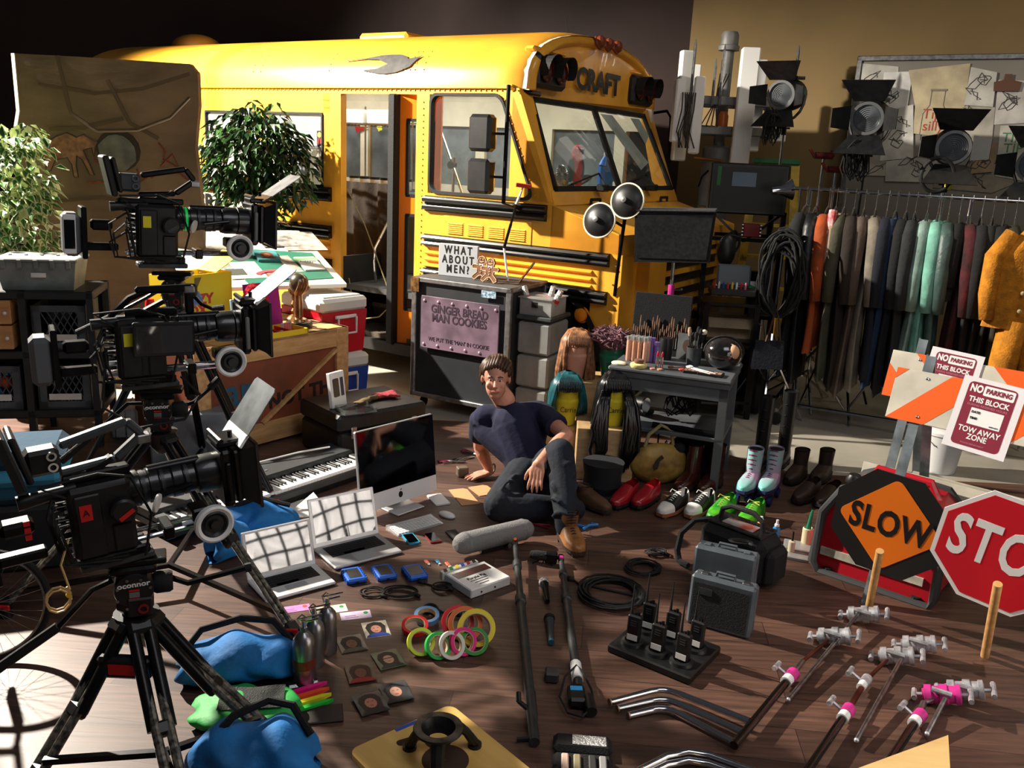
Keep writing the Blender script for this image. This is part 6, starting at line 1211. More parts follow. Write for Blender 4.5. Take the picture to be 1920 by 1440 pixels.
# --- all-in-one computer
a,L=gd((682,978),(846,922)); L=.56; M=gp((682,978),a)@TR(0,.02,0)
g=T('desktop_computer','silver all-in-one desktop computer with a black screen standing on the floor','computer',M=M)
P=TR(0,0,.03)@RX(-7); HH=.46
MB(P).bx(0,L,0,.022,0,HH,b=.006).o('aluminium_shell',ASL,g); MB(P).bx(.004,L-.004,-.003,.0,.098,HH-.004).o('display_glass',SCR,g,0); MB(P).bx(.004,L-.004,-.002,.0,.003,.097).o('white_chin',mt('pale_aluminium_chin',(226,226,228),.35),g,0)
al=MB(P@TR(L/2,-.003,.05)@RX(90)); al.prism([(.016*math.cos(i*PI/9)*(1-.10*(abs(i-9)<3)),.018*math.sin(i*PI/9)-.002) for i in range(18)],0,.001); al.prism([(.0,.02),(.008,.024),(.01,.032),(.002,.028)],0,.001); al.o('fruit_emblem',INK,g,0)
MB().bar((L/2,.03,.2),(L/2,.10,.004),.16,.012,up=(0,-1,0)).bx(L/2-.10,L/2+.10,-.09,.11,0,.008,b=.003).o('stand_foot',ASL,g)
# --- laptops
def laptop(fl_,fr_,lb,w,d,scr_m,body,open_=112,sc_w=None):
    a,_=gd(fl_,fr_); M=gp(fl_,a); g=T('laptop',lb,'laptop',M=M)
    MB().bx(0,w,0,d,.003,.018,b=.005).o('base',body,g)
    MB().bx(w*.10,w*.90,d*.42,d*.90,.0175,.0185).o('keyboard_well',BLK,g,0)
    for r in range(5):
        n=13; kw=w*.79/n
        for k in range(n):
            if r==0 and 3<k<8: continue
            MBK.bx(w*.105+k*kw,w*.105+(k+1)*kw-.002,d*(.435+r*.09),d*(.435+r*.09)+d*.075,.0185,.0198,M=Matrix.Identity(4))
        MBK.bx(w*.105+3*kw,w*.105+8*kw-.002,d*.435,d*.51,.0185,.0198)
    MBK.o('keyboard_keys',mt('black_keycap',(34,34,36),.5),g,0); MBK.__init__()
    MB().bx(w*.35,w*.65,d*.05,d*.38,.0178,.0184).o('trackpad',mt('trackpad_grey',(180,180,182),.3),g,0)
    S_=TR(0,d-.006,.016)@RX(90-open_); lid=MB(S_).bx(0,w,-.0,.008,0,d*.98,b=.003).o('lid',body,g); S2=S_
    MB(S_).bx(w*.045,w*.955,-.0015,.0,d*.09,d*.93).o('screen',scr_m,lid,0)
    return g
MBK=MB()
WHB=mt('white_laptop_shell',(222,222,222),.4)
laptop((499,1133),(634,1096),'smaller open white rimmed laptop nearest the tripod leg',.335,.225,LSC,WHB,107)
laptop((629,1071),(763,1036),'larger silver open laptop with a black bezel, in front of the desktop computer',.365,.25,LSC,ASL,107)
def mirr(fl_,fr_,w,d,op):
    a,_=gd(fl_,fr_); M=gp(fl_,a)@TR(0,d-.006,.016)@RX(90-op); p=M@V(w/2,0,d*.5); n=(M.to_3x3()@V(0,-1,0)); dd=(p-V(0,0,CH)).normalized(); return p,dd-n*2*dd.dot(n)
_p1,_d1=mirr((499,1133),(634,1096),.335,.225,107); _p2,_d2=mirr((629,1071),(763,1036),.365,.25,107)
SBC=(_p1+_d1*3.9+_p2+_d2*3.9)/2; SBC.z=1.04
# softbox with a fabric grid (seen mirrored in the laptop screens), off the right of the picture
c=V(2.05,1.25,.0); c=SBC; n_=(V(-.85,4.0,.5)-c).normalized(); Msb=frame(c,(-n_.y,n_.x,0),n_)
g=T('softbox_lamp','square softbox lamp with a black fabric grid, off the right of the picture','studio light',M=Msb)
W2=1.0
MB().bx(-W2,W2,-W2,W2,-.01,0).o('diffusion_cloth',mt('lit_diffusion_cloth',(255,246,238),.9,emit=3.3),g,0)
b=MB(); 
for k in range(-6,7):
    q=k*W2/6.0; sw=lambda t:q+.05*math.sin(t*2.6+1)*math.cos(q*2)+.025*math.sin(t*6+q*3); tt_=[i*W2/6.0 for i in range(-6,7)]; b.tube([(sw(t),t,.05) for t in tt_],.013,6); b.tube([(t,sw(-t),.05) for t in tt_],.013,6)
b.o('fabric_grid',FAB,g,0); MB().hex8([(-W2-.03,-W2-.03,0),(W2+.03,-W2-.03,0),(W2+.03,W2+.03,0),(-W2-.03,W2+.03,0),(-.15,-.15,-.6),(.15,-.15,-.6),(.15,.15,-.6),(-.15,.15,-.6)]).o('softbox_shell',FAB,g,0)
qq=Msb@V(0,0,-.55); MB(Msb.inverted()).cyl((qq.x,qq.y,.02),qq,.02,n=8).o('stand_pole',CHR,g)
# --- small computer things
a,_=gd((747,1006),(835,982)); M=gp((747,1006),a); g=T('wireless_keyboard','thin white wireless keyboard in front of the desktop computer','keyboard',M=M)
MB().hex8([(0,0,0),(.285,0,0),(.285,.125,0),(0,.125,0),(0,0,.006),(.285,0,.006),(.285,.125,.016),(0,.125,.016)]).o('keyboard_body',ASL,g,0)
b=MB()
for r in range(5):
    for k in range(14): b.bx(.006+k*.0195,.0225+k*.0195,.006+r*.0185,.0215+r*.0185,.009+r*.0015,.0125+r*.0015)
b.o('keyboard_keys',WHT,g,0); MB(TR(0,.118,.010)@RY(90)).lathe([(.001,0),(.009,0),(.009,.285),(.001,.285)],12,cap=False).o('battery_tube',ASL,g)
g=T('computer_mouse','white computer mouse beside the wireless keyboard','mouse',M=gp((838,968),-35)); MB().ball((0,0,.008),(.055,.029,.018),18,12).o('mouse_body',WHT,g,180)
g=T('white_trackpad','flat white rectangular pad under the desktop computer right corner','trackpad',M=gp((822,938),-64)); MB().prism(rrect(.16,.09,.01),0,.008).o('pad_body',mt('matt_white_aluminium',(222,222,222),.4),g,0)
CRD=mt('tan_manila_card',(206,150,104),.7)
for k,(c,an,w,h,lb) in enumerate((((870,932),-68,.25,.11,'long tan manila envelope on the floor by the seated man'),((905,920),-60,.15,.12,'shorter tan folded card touching the seated man knee'))):
    g=T('manila_envelope',lb,'envelope',M=gp(c,an)); MB().prism([(-w/2,-h/2),(w/2,-h/2),(w/2,h/2),(-w/2+.02,h/2),(-w/2,h/2-.02)],0,.004).o('envelope_body',CRD,g,0)
g=T('white_papers','white folded papers lying behind the larger laptop','paper',M=gp((575,955),24)); MB().prism([(-.13,-.10),(.12,-.12),(.14,.08),(.0,.14),(-.10,.08)],0,.004).o('paper_sheet',PAP,g,0); MB(TR(0,0,.02)@RX(14)).prism([(-.08,-.02),(.1,-.04),(.06,.12)],0,.002).o('folded_flap',PAP,g,0)
for k,(c,col,lb) in enumerate((((770,1012),(40,160,200),'smartphone in a light blue case, left of three'),((811,1010),(120,20,24),'smartphone in a dark red case, middle of three'),((852,1004),(60,66,64),'smartphone in a grey case, right of three'))):
    g=T('smartphone',lb,'phone',M=gp(c,-64)); MB().prism(rrect(.118,.062,.009),0,.009).o('phone_case',mt('phone_%d'%k,col,.4),g,0); MB().prism(rrect(.104,.052,.004),.009,.0105).o('phone_screen',SCR,g,0)
for k,(c,col,lb) in enumerate((((801,1056),(220,110,90),'pink and clear memory stick, left of three'),((821,1055),(50,150,200),'light blue memory stick, middle of three'),((840,1060),(220,80,30),'orange memory stick, right of three'))):
    g=T('memory_stick',lb,'usb stick',M=gp(c,-62)); MB().bx(-.025,.015,-.009,.009,0,.009,b=.003).o('stick_body',mt('usb_%d'%k,col,.4),g); MB().bx(.015,.03,-.006,.006,.002,.007).o('stick_plug',CHR,g,0)
BLD=mt('bright_blue_rubber',(16,92,196),.45)
for c,lb in (((663,1084),'rugged blue hard drive, left of three'),((720,1078),'rugged blue hard drive, middle of three'),((777,1078),'rugged blue hard drive, right of three')):
    g=T('hard_drive',lb,'hard drive',M=gp(c,-64)); MB().bx(-.067,.067,-.046,.046,0,.026,b=.008).o('rubber_bumper',BLD,g); MB().bx(-.046,.046,-.03,.03,.0255,.0268).o('metal_panel',mt('dark_metal_panel',(52,56,60),.35,metal=.7),g,0)
    for k in range(12): s_=1 if k%2 else -1; k//=2; MB().bx(-.055+.02*k,-.045+.02*k,s_*.044,s_*.048,.003,.023).o('bumper_rib',BLD,g,0)
    MB().bx(.0665,.068,-.008,.008,.008,.014).o('port_cover',BLK,g,0)
def coil(c,lb,rx,ry,n,r=.0035,seed=1,z=0,tail=None,m=RUB,nm='cable_coil',cat='cable'):
    rnd=random.Random(seed); b=MB(); p=fl(*c); pts=[]
    for t in range(n*16):
        a=t*PI/8; k=1+.10*math.sin(a*.37+seed)+.05*math.sin(a*.71); pts.append((rx*k*math.cos(a)+.012*math.sin(a*.21),ry*k*math.sin(a)+.010*math.cos(a*.17+seed),r+.006+.0045*math.sin(a*.9+seed)+ (t/16)*r*.35))
    b.tube(pts,r,5); b.cyl(pts[-1],(pts[-1][0]+.03,pts[-1][1]-.02,r+.004),r*2.2,n=8)
    if tail: b.tube([pts[0]]+[(x,y,r) for x,y in tail],r,5); b.cyl((tail[-1][0],tail[-1][1],r+.003),(tail[-1][0]-.03,tail[-1][1]+.008,r+.003),r*2.4,n=8)
    o=b.o(nm,m,None,180); o.location=(p.x,p.y,z); return tag(o,lb,cat)
coil((697,1113),'small coiled black lead under the left blue drive',.050,.035,3,seed=1); coil((750,1112),'larger coiled black lead under the middle blue drive',.072,.045,3,seed=2); coil((826,1104),'short looped black lead right of the blue drives',.040,.035,3,seed=3,tail=[(-.06,.03),(-.08,.04)])
coil((1147,1118),'large thick coil of black cable left of the walkie charger',.135,.135,9,.006,seed=4,tail=[(-.15,.10),(-.17,.13)]); coil((1205,1070),'smaller coil of black cable behind the large coil',.075,.075,8,.004,seed=5); coil((1228,1040),'little tangle of black wire behind both cable coils',.04,.03,7,.004,seed=6)
# --- slate
a,L=gd((883,1124),(957,1097)); M=gp((883,1124),a); g=T('digital_slate','white film slate with a striped clapper lying on the floor','slate',M=M); w,d=.235,.20
MB().bx(0,w,0,d,0,.045,b=.005).o('slate_body',WHT,g); MB().bx(.02,w-.02,d*.60,d*.86,.045,.047).o('red_display',mt('dark_red_display',(70,18,16),.2),g,0)
MB().bx(-.01,w-.03,d+.004,d+.03,.01,.05,b=.003).o('clapper_stick',mt('white_stick',(210,210,206),.5),g)
for k,c in enumerate(((20,20,20),(30,130,60),(220,200,40),(30,60,170),(190,30,60),(30,30,30))): MB(TR(.0+.034*k,d+.003,.05)).prism([(0,0),(.018,0),(.03,.028),(.012,.028)],0,.002).o('clapper_stripe',mt('stripe_%d'%k,c,.5),g,0)
txt('Purple Pig',.026,INK,g,TR(.10,d*.45,.0462)); 
for k in range(3): MB().bx(.05+.01*k,.15-.012*k,d*(.33-.10*k),d*(.33-.10*k)+.004,.045,.0462).o('written_line',INK,g,0)
for x in (.06,.14): MB().cyl((x,-.002,.02),(x,0,.02),.005,n=8).o('side_socket',BLK,g)
# --- booms and microphones
FZ=mt('grey_mesh_windshield',(122,122,122),.8,bump=.7,bscale=160); CFB=mt('carbon_boom_pole',(44,47,48),.5,var=.2,scale=30)
p=fl(868,1045); q=fl(990,1015); d=(q-p).normalized(); Mz=frame((p.x,p.y,.075),d,(0,0,1)); Lz=.46
g=T('blimp_microphone','long grey blimp windshield microphone lying across the boom pole head','microphone',M=Mz)
MB(RY(90)).lathe([(.001,-.055),(.03,-.047),(.047,-.025),(.055,.0),(.055,Lz-.10),(.047,Lz-.07),(.03,Lz-.05),(.001,Lz-.045)],28,cap=False).o('windshield_basket',FZ,g); 
for x in (.01,Lz-.11): MB(RY(90)@TR(0,0,x)).ring(.0565,.05,0,.012,28).o('end_ring',GRY,g)
MB().bx(.10,.30,-.02,.02,-.075,-.05,b=.005).cyl((.24,0,-.06),(.24,-.06,-.04),.012,n=8).o('shock_mount',BLK,g)
def boom(px0,px1,lb,r=.014,z0=.03,z1=.03,parts=()):
    a=fl(px0[0],px0[1],z0); b_=fl(px1[0],px1[1],z1); L=(b_-a).length; M=frame(a,b_-a,(0,0,1)); g=T('boom_pole',lb,'boom pole',M=M)
    MB(RY(90)).lathe([(.001,0),(r*.7,0),(r*.7,L*.12),(r*1.15,L*.125),(r*1.15,L*.16),(r*.85,L*.165),(r*.85,L*.34),(r*1.3,L*.345),(r*1.3,L*.38),(r,L*.385),(r,L),(.001,L)],14,cap=False).o('pole_tube',CFB,g)
    MB().bx(-.04,.02,-.014,.014,-.012,.016,b=.005).o('mount_head',BLKM,g); return g,L
g,L=boom((966,1022),(1002,1392),'left boom pole under the blimp microphone, reaching to the front board',.019,.07,.022)
MB().cyl((L-.16,.0,0),(L-.20,-.045,.015),.009,n=8).cyl((L-.20,-.045,.015),(L-.23,-.045,.03),.010,n=8).o('cable_exit',BLK,g); MB().cyl((L-.02,0,0),(L-.02,-.06,-.005),.010,n=8).o('cable_exit',BLK,g); MB().tube([(L-.12,.016,.0),(L-.28,.018,.0)],.005,6).o('side_lead',RUB,g); MB().cyl((-.03,0,.012),(-.02,0,.024),.008,n=8).o('orange_dot',mt('orange_dot',(220,90,30),.5),g)
g,L=boom((1052,1050),(1085,1290),'right boom pole with a white taped joint and a cable bundle at its foot',.018,.03,.03)
MB().cyl((L-.16,0,0),(L-.05,0,0),.0225,n=12).o('white_tape_wrap',WHT,g); MB().bx(-.01,.015,-.012,.012,.008,.022,b=.003).o('magenta_tag',MAG,g)
MB().cyl((L-.05,0,0),(L+.10,.0,-.005),.015,n=12).cyl((L+.06,.03,0),(L+.14,.035,-.005),.022,n=12).o('xlr_base',BLK,g); MB().bx(L+.0,L+.10,-.045,.02,-.02,.02,b=.01).o('transmitter_pack',BLK,g); MB().bx(L+.02,L+.045,-.035,.01,.02,.022).o('blue_display',mt('blue_small_display',(50,140,200),.3,emit=.15),g,0)
MB().tube([(L-.12,.0,.02),(L-.04,-.05,.02),(L+.06,-.075,.0),(L+.14,-.05,-.01),(L+.16,0,-.01),(L+.10,.05,0),(L+.02,.045,.01),(L-.08,.02,.02)],.0045,6,closed=True).o('looped_lead',RUB,g)
p=fl(1000,1040,.04); g=T('shotgun_microphone','short black foam covered microphone in a shock mount by the right boom','microphone',M=frame(p,V(.55,-.1,0),(0,0,1))); MB(RY(90)).lathe([(.001,-.02),(.018,-.015),(.024,.01),(.024,.06),(.018,.08),(.001,.085)],16,cap=False).o('foam_cover',mt('black_foam',(34,34,34),.95,bump=.6,bscale=150),g); MB().cyl((.07,0,0),(.15,0,0),.009,n=8).bx(.06,.12,-.02,.02,-.03,.025,b=.006).o('mic_mount',BLKM,g)
for k in range(3): MB().cyl((.04+.015*k,0,-.02),(.0+.05*k,-.02,-.038),.003,n=5).o('mount_leg',BLKM,g)
def mic(c0,c1,lb,hm,bm,r=.022,tip=None):
    a=fl(c0[0],c0[1],.022); b_=fl(c1[0],c1[1],.018); L=.175; M=frame(a,b_-a,(0,0,1)); g=T('handheld_microphone',lb,'microphone',M=M)
    MB().ball((.0,0,0),(.026,.025,.025),16,12).o('mic_grille',hm,g,180); MB(RY(90)).lathe([(.001,.015),(.0215,.018),(.0205,.03),(.016,.05),(.013,L-.02),(.011,L),(.001,L)],16,cap=False).o('mic_body',bm,g)
    if tip: MB().cyl((L-.005,0,0),(L+.012,0,0),.0125,n=12).o('end_ring',tip,g)
mic((1020,1092),(1027,1130),'handheld microphone with a silver mesh head between the boom poles',mt('silver_mesh',(190,190,190),.4,metal=.7,bump=.8,bscale=300),BLKM)
mic((1030,1160),(1035,1222),'dark handheld wireless microphone with a teal ring, below the silver headed one',mt('black_mesh',(30,30,30),.5,metal=.5,bump=.8,bscale=300),mt('dark_slate_body',(46,54,60),.4),tip=mt('teal_ring',(30,90,110),.4))
g=T('small_grey_box','small square dark grey box below the wireless microphone','box',M=gp((1034,1275),-4)); MB().bx(-.028,.028,-.028,.028,0,.045,b=.008).o('box_body',mt('dark_taupe_plastic',(62,60,60),.5),g)
# --- tape rolls
def tape(c,r,lb,col,tilt=(0,0,0),z=0,w=.034,core=(200,180,150)):
    p=fl(c[0],c[1],z); M=TR(p.x,p.y,z+.005)@RZ(tilt[0])@RX(tilt[1]); g=T('tape_roll',lb,'tape roll',M=M)
    MB().ring(r,r*.76,-w/2,w/2,36).o('tape',mt('tape_%d_%d_%d'%col,col,.55),g); MB().ring(r*.77,r*.72,-w/2,w/2,36).o('core',mt('tape_core',core,.8),g)
tape((893,1180),.078,'big yellow tape roll, largest of the tapes',(230,205,30),(12,48,0),.055,.03)
tape((872,1172),.072,'orange tape roll behind the big yellow one',(226,110,40),(14,52,0),.05,.026); tape((858,1168),.068,'red tape roll at the back of the tape pile',(210,40,50),(16,55,0),.045,.024)
tape((890,1205),.056,'mid green tape roll leaning against the big yellow one',(60,150,60),(5,50,0),.04,.02)
tape((868,1205),.056,'hot pink tape roll between the white and green ones',(230,30,130),(26,62,0),.045,.022); tape((846,1212),.056,'white tape roll left of the hot pink one',(222,220,206),(30,60,0),.042,.022); tape((821,1213),.054,'bright green tape roll left of the white one',(30,170,70),(30,58,0),.04,.022); tape((789,1206),.056,'lime yellow tape roll at the left of the row',(214,228,50),(22,50,0),.04,.022)
tape((778,1176),.056,'red tape roll lying flat beside the blue one',(222,36,36),(6,12,0),.02,.022); tape((800,1157),.054,'pale blue tape roll lying flat behind the red one',(110,160,214),(8,10,0),.02,.022)
coil((806,1146),'dark keyring strap threaded through the pale blue tape',.025,.03,3,.006,seed=8,tail=[(.06,-.02),(.14,-.03)],cat='strap',nm='keyring_strap')
# --- cards and photographs
for k,(c,an,w,h,col,dot,lb) in enumerate((((552,1142),22,.135,.055,(214,130,190),(220,80,50),'pink label card by the steel canisters'),((622,1143),22,.13,.065,(226,222,196),(40,150,80),'cream label card behind the steel canisters'),((667,1154),18,.13,.065,(222,200,224),(40,150,80),'lilac label card with a green dot'))):
    g=T('label_card',lb,'card',M=gp(c,an)); MB().bx(-w/2,w/2,-h/2,h/2,0,.002).o('card_sheet',mt('label_%d'%k,col,.7,var=.05,scale=20),g,0); MB(TR(w*.34,h*.18,.002)).lathe([(.001,0),(.010,0),(.010,.001),(.001,.001)],14,cap=False).o('round_sticker',mt('dot_%d'%k,dot,.5),g)
    for j in range(2): MB().bx(-w*.36,-.0+.01*j,-.004-.014*j,-.001-.014*j,.002,.0026).o('written_line',mt('purple_ink',(150,90,160),.7),g,0)
PH=(((705,1180),(222,214,196),(30,24,22),(196,136,110),(40,70,170),'headshot of a dark haired person in blue on a pale ground'),((659,1208),(60,72,70),(26,22,20),(128,86,66),(90,80,70),'dim headshot of a dark haired person in a patterned top, left column top'),((728,1238),(44,92,66),(60,44,34),(206,156,134),(36,34,36),'headshot of a person with glasses on a green ground'),
((676,1264),(70,62,54),(60,26,24),(120,74,60),(150,30,34),'headshot of a curly haired person in a red top'),((742,1300),(58,64,68),(26,28,34),(176,130,108),(24,26,30),'headshot of a person under a dark cap, right column bottom'),((695,1322),(70,74,76),(44,30,28),(178,116,92),(26,26,28),'headshot of a long haired person in a dark coat, nearest the front board'))
for k,(c,bgc,hr,sk_,sh_,lb) in enumerate(PH):
    g=T('photograph',lb,'photograph',M=gp(c,20+(k%3)*4)@TR(0,0,.0015*k)); w,h=.105,.125; MB().bx(-w/2,w/2,-h/2,h/2,0,.002).o('photo_sheet',mt('photo_bg_%d'%k,bgc,.25,var=.25,scale=14),g,0)
    face(g,.002,.84 if k!=2 else .80,sk_,hr,None,sh_)
    if k==2: MB().tube([(-.02,.005,.004),(-.002,.005,.004),(.002,.005,.004),(.02,.005,.004)],.0015,4).o('portrait_glasses',INK,g)
# --- steel canisters
ST2=mt('spun_steel',(150,150,152),.3,metal=.9,var=.2,scale=16,stretch=(1,1,.2))
for c,s,lb in (((612,1228),1.0,'back steel air canister of the three'),((588,1252),1.0,'middle steel air canister of the three'),((568,1288),1.1,'front steel air canister with a faint red mark')):
    p=fl(*c); g=T('steel_canister',lb,'canister',M=TR(p.x,p.y+.02,0)@Matrix.Scale(s,4)); MB().lathe([(.034,0),(.038,.008),(.038,.155),(.034,.175),(.022,.192),(.012,.2),(.012,.215),(.001,.216)],24).o('canister_body',ST2,g)
    MB().cyl((0,0,.215),(0,0,.24),.009,n=10).tube([(0,0,.235),(.02,0,.24),(.05,.0,.25)],.004,6).cyl((-.015,0,.245),(.06,.01,.262),.003,n=6).o('valve_head',CHR,g); MB().tube([(-.012,0,.22),(-.02,0,.245),(-.005,0,.262),(.01,0,.25)],.003,5).o('trigger_loop',CHR,g)
    if s>1: MB(TR(0,0,.07)).lathe([(.0385,0),(.0385,.035)],24,cap=False).o('red_mark',mt('faded_red_mark',(150,70,54),.4,metal=.6),g)
# --- neon pegs and pouch
for k,(col,lb) in enumerate((((236,30,130),'hot pink neon tent peg, rearmost of four'),((240,80,40),'orange neon tent peg, second from the back'),((230,220,40),'yellow neon tent peg, third from the back'),((40,190,60),'green neon tent peg, nearest of four'))):
    a=fl(538+3*k,1308+11*k); b_=fl(600+7*k,1289+10*k); M=frame((a.x,a.y,.012),b_-a,(0,0,1)); g=T('neon_peg',lb,'peg',M=M); MB().prism([(0,-.010),(.125,-.009),(.155,0),(.125,.009),(0,.010)],-.007,.007).o('peg_body',mt('neon_%d'%k,col,.4),g,0)
g=T('dark_notebook','dark brown flat notebook under the neon pegs','notebook',M=gp((592,1343),14)); MB().bx(-.095,.095,-.05,.05,0,.01,b=.003).o('notebook_cover',mt('dark_brown_cover',(44,34,32),.6),g)
g=T('clear_sleeve','glossy black plastic sleeve behind the pink peg','sleeve',M=gp((568,1286),24)); MB().bx(-.06,.06,-.02,.02,0,.02,b=.008).o('sleeve_body',mt('glossy_dark_vinyl'),g)
# --- sandbags
def blob(lb,c,w,d,h,rz,m,nm,cat,seed=1,pinch=.35,lean=0):
    rnd=random.Random(seed); p=fl(*c); g=T(nm,lb,cat,M=TR(p.x,p.y,0)@RZ(rz))
    def f(u,v):
        x=(u-.5)*w; t=v*2*PI; e=(1-abs(2*u-1)**3)**.5 if 0<u<1 else .02; wr=1+.09*math.sin(x*38+math.sin(t*2+seed)*1.6+seed)+.05*math.sin(x*70+t*3)
        y=math.cos(t)*d/2*(.35+.65*e)*wr; z=h*(.5+.5*math.sin(t))*(pinch+(1-pinch)*e)*(1+.08*math.sin(x*30+seed)) 
        return (x+.012*math.sin(t*3+seed),y+lean*z,max(z,.004))
    b=MB(); b.grid(lambda v,u:f(u,v),40,36,cu=True); b.o('bag_body',m,g,180); return g
def strap(g,pts,m=FAB,r=.013): MB().tube(pts,[r]*len(pts),6,M=Matrix.Identity(4)).o('carry_strap',m,g)
g=blob('large blue sandbag beside the front tripod leg, behind the green mesh bag',(452,1268),.44,.22,.165,14,BLUF,'sandbag','sandbag',2); strap(g,[(-.20,0,.12),(-.14,.05,.18),(0,.08,.20),(.12,.06,.19),(.19,.0,.13)])
g=blob('blue sandbag cut by the bottom edge of the photo',(476,1450),.40,.24,.17,10,BLUF,'sandbag','sandbag',5); strap(g,[(-.12,0,.14),(-.06,.02,.20),(.04,.08,.21),(.12,.06,.2),(.18,0,.13)])
g=blob('narrow blue sandbag behind the small laptop lid',(485,1000),.40,.20,.17,12,BLUF,'sandbag','sandbag',7); strap(g,[(-.14,0,.15),(.0,.02,.19),(.16,0,.15)])
g=blob('small blue sandbag slumped at the foot of the middle tripod',(430,1042),.22,.18,.18,60,BLUF,'sandbag','sandbag',9)
GRN=mt('bright_green_nylon',(40,160,70),.6,bump=.5,bscale=20)
g=blob('flat green bag with a black mesh window, in front of the blue sandbag',(462,1342),.36,.24,.07,10,GRN,'mesh_bag','bag',3,.5); MB(TR(.02,.0,.073)).grid(lambda u,v:((u-.5)*.22,(v-.5)*.13,.004*math.sin(u*9)*math.sin(v*7)),12,8).o('mesh_window',mt('black_mesh_net',(40,44,42),.7,bump=1,bscale=200),g,180)
# --- high hat on board
YW=wood('yellow_birch_board',(226,186,106),(206,164,84),.45,2,(1,6,1))
a0=fl(655,1418); b0=fl(845,1328); c0=fl(1000,1455); M=frame((0,0,0),V(c0.x-b0.x,c0.y-b0.y,0),(0,0,1)); 
ax=M.to_3x3()@V(1,0,0); ay=M.to_3x3()@V(0,1,0); o0=b0
M=frame(o0,ax,(0,0,1)); g=T('high_hat_mount','black cast tripod bowl mount bolted to a yellow plywood board','camera mount',M=M)
out=[]
Wb,Hb=.46,.52
for cx,cy,s0 in ((Wb-.04,-.04,90),(.04,-.04,180) ): pass
def rc(x0,x1,y0,y1,r,n=5):
    return [((x0+x1)/2+p[0],(y0+y1)/2+p[1]) for p in rrect(x1-x0,y1-y0,r,n)]
xa=(a0-o0).dot(ax); ya=(a0-o0).dot(ay)
bd=MB(); outer=rc(0,.50,ya,0,.035,6); bd.prism(outer,0,.018); bo=bd.o('plywood_board',YW,g,0)
def gl(px,py,z=0): q=fl(px,py,z); return M.inverted()@V(q.x,q.y,z)
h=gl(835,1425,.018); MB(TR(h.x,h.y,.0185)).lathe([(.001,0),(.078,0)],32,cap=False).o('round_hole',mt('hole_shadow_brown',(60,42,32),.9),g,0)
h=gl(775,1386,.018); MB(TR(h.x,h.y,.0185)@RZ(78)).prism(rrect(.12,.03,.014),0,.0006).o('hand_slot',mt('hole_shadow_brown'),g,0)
q1=gl(742,1370,.018); q2=gl(782,1353,.018); MB().bar((q1.x,q1.y,.019),(q2.x,q2.y,.019),.014,.002).o('blue_tape',mt('blue_tape',(30,80,180),.6),g,0)
hc=gl(822,1365,.15); WORN=mt('worn_black_casting',(30,30,31),.45,metal=.3,var=.3,scale=30); RIM=mt('worn_metal_rim',(92,90,86),.4,metal=.6,col2=(40,40,40),scale=26)
MB(TR(hc.x,hc.y,.15)).lathe([(.045,-.045),(.062,-.012),(.080,-.004),(.082,0),(.080,.004),(.056,.004),(.050,-.004),(.036,-.045)],36,cap=False).o('bowl_casting',WORN,g); MB(TR(hc.x,hc.y,.1545)).lathe([(.056,0),(.080,0)],36,cap=False).o('bowl_rim',RIM,g)
for px,py in ((768,1402),(890,1398),(818,1470)):
    f=gl(px,py,.02); MB().tube([(hc.x+(f.x-hc.x)*.45,hc.y+(f.y-hc.y)*.45,.14),(hc.x+(f.x-hc.x)*.75,hc.y+(f.y-hc.y)*.75,.09),(f.x,f.y,.03)],[.016,.015,.018] if px!=818 else [.026,.024,.024],8).cyl((f.x,f.y,.018),(f.x,f.y,.03),.024,n=12).o('mount_leg',WORN,g); MB(TR(f.x,f.y,.03)).lathe([(.001,.012),(.010,.012),(.012,0)],6,cap=False).o('bolt_head',CHR,g)
# pine panel bottom right
PINE=wood('light_pine_panel',(224,188,128),(204,160,98),.45,2.2,(.8,5,1))
za=.30; p1=fl(1500,1480,za); p2=fl(1778,1378,za); p3=fl(1786,1520,za); 
g=T('pine_board','light pine board end sticking into the bottom right corner','board',(p1.x,p1.y,0)); r_=lambda p:(p.x-p1.x,p.y-p1.y)
p4=p1+(p3-p2)*1.2
MB().prism([r_(p1),r_(p2),r_(p3),r_(p4)],za-.022,za).o('board_top',PINE,g,0); 
for p in (p1+(p4-p1)*.5,p2*.5+p3*.5,p4): MB().bx(p.x-p1.x-.03,p.x-p1.x+.03,p.y-p1.y-.03,p.y-p1.y+.03,0,za-.022).o('board_leg',PINE,g,0)
# tool pouch
g=T('tool_pouch','open black zip pouch of small tools at the bottom edge','pouch',M=gp((1092,1440),-3)); MB().bx(-.10,.10,-.10,.045,0,.03,b=.015).bx(-.10,.10,.05,.14,.0,.035,b=.015).o('pouch_shell',FAB,g)
MB().bx(.0,.08,.07,.12,.035,.037).bx(-.035,.0,.07,.12,.035,.038).o('clear_pocket',mt('crumpled_foil'),g,0)
for k,(x,c) in enumerate(((-.06,(220,190,170)),(-.02,(150,140,110)),(.03,(60,60,60)),(.065,(150,150,150)))): MB().bx(x-.012,x+.012,-.07,.02,.03,.04,b=.004).o('pouch_tool',mt('pouch_tool_%d'%k,c,.5),g)
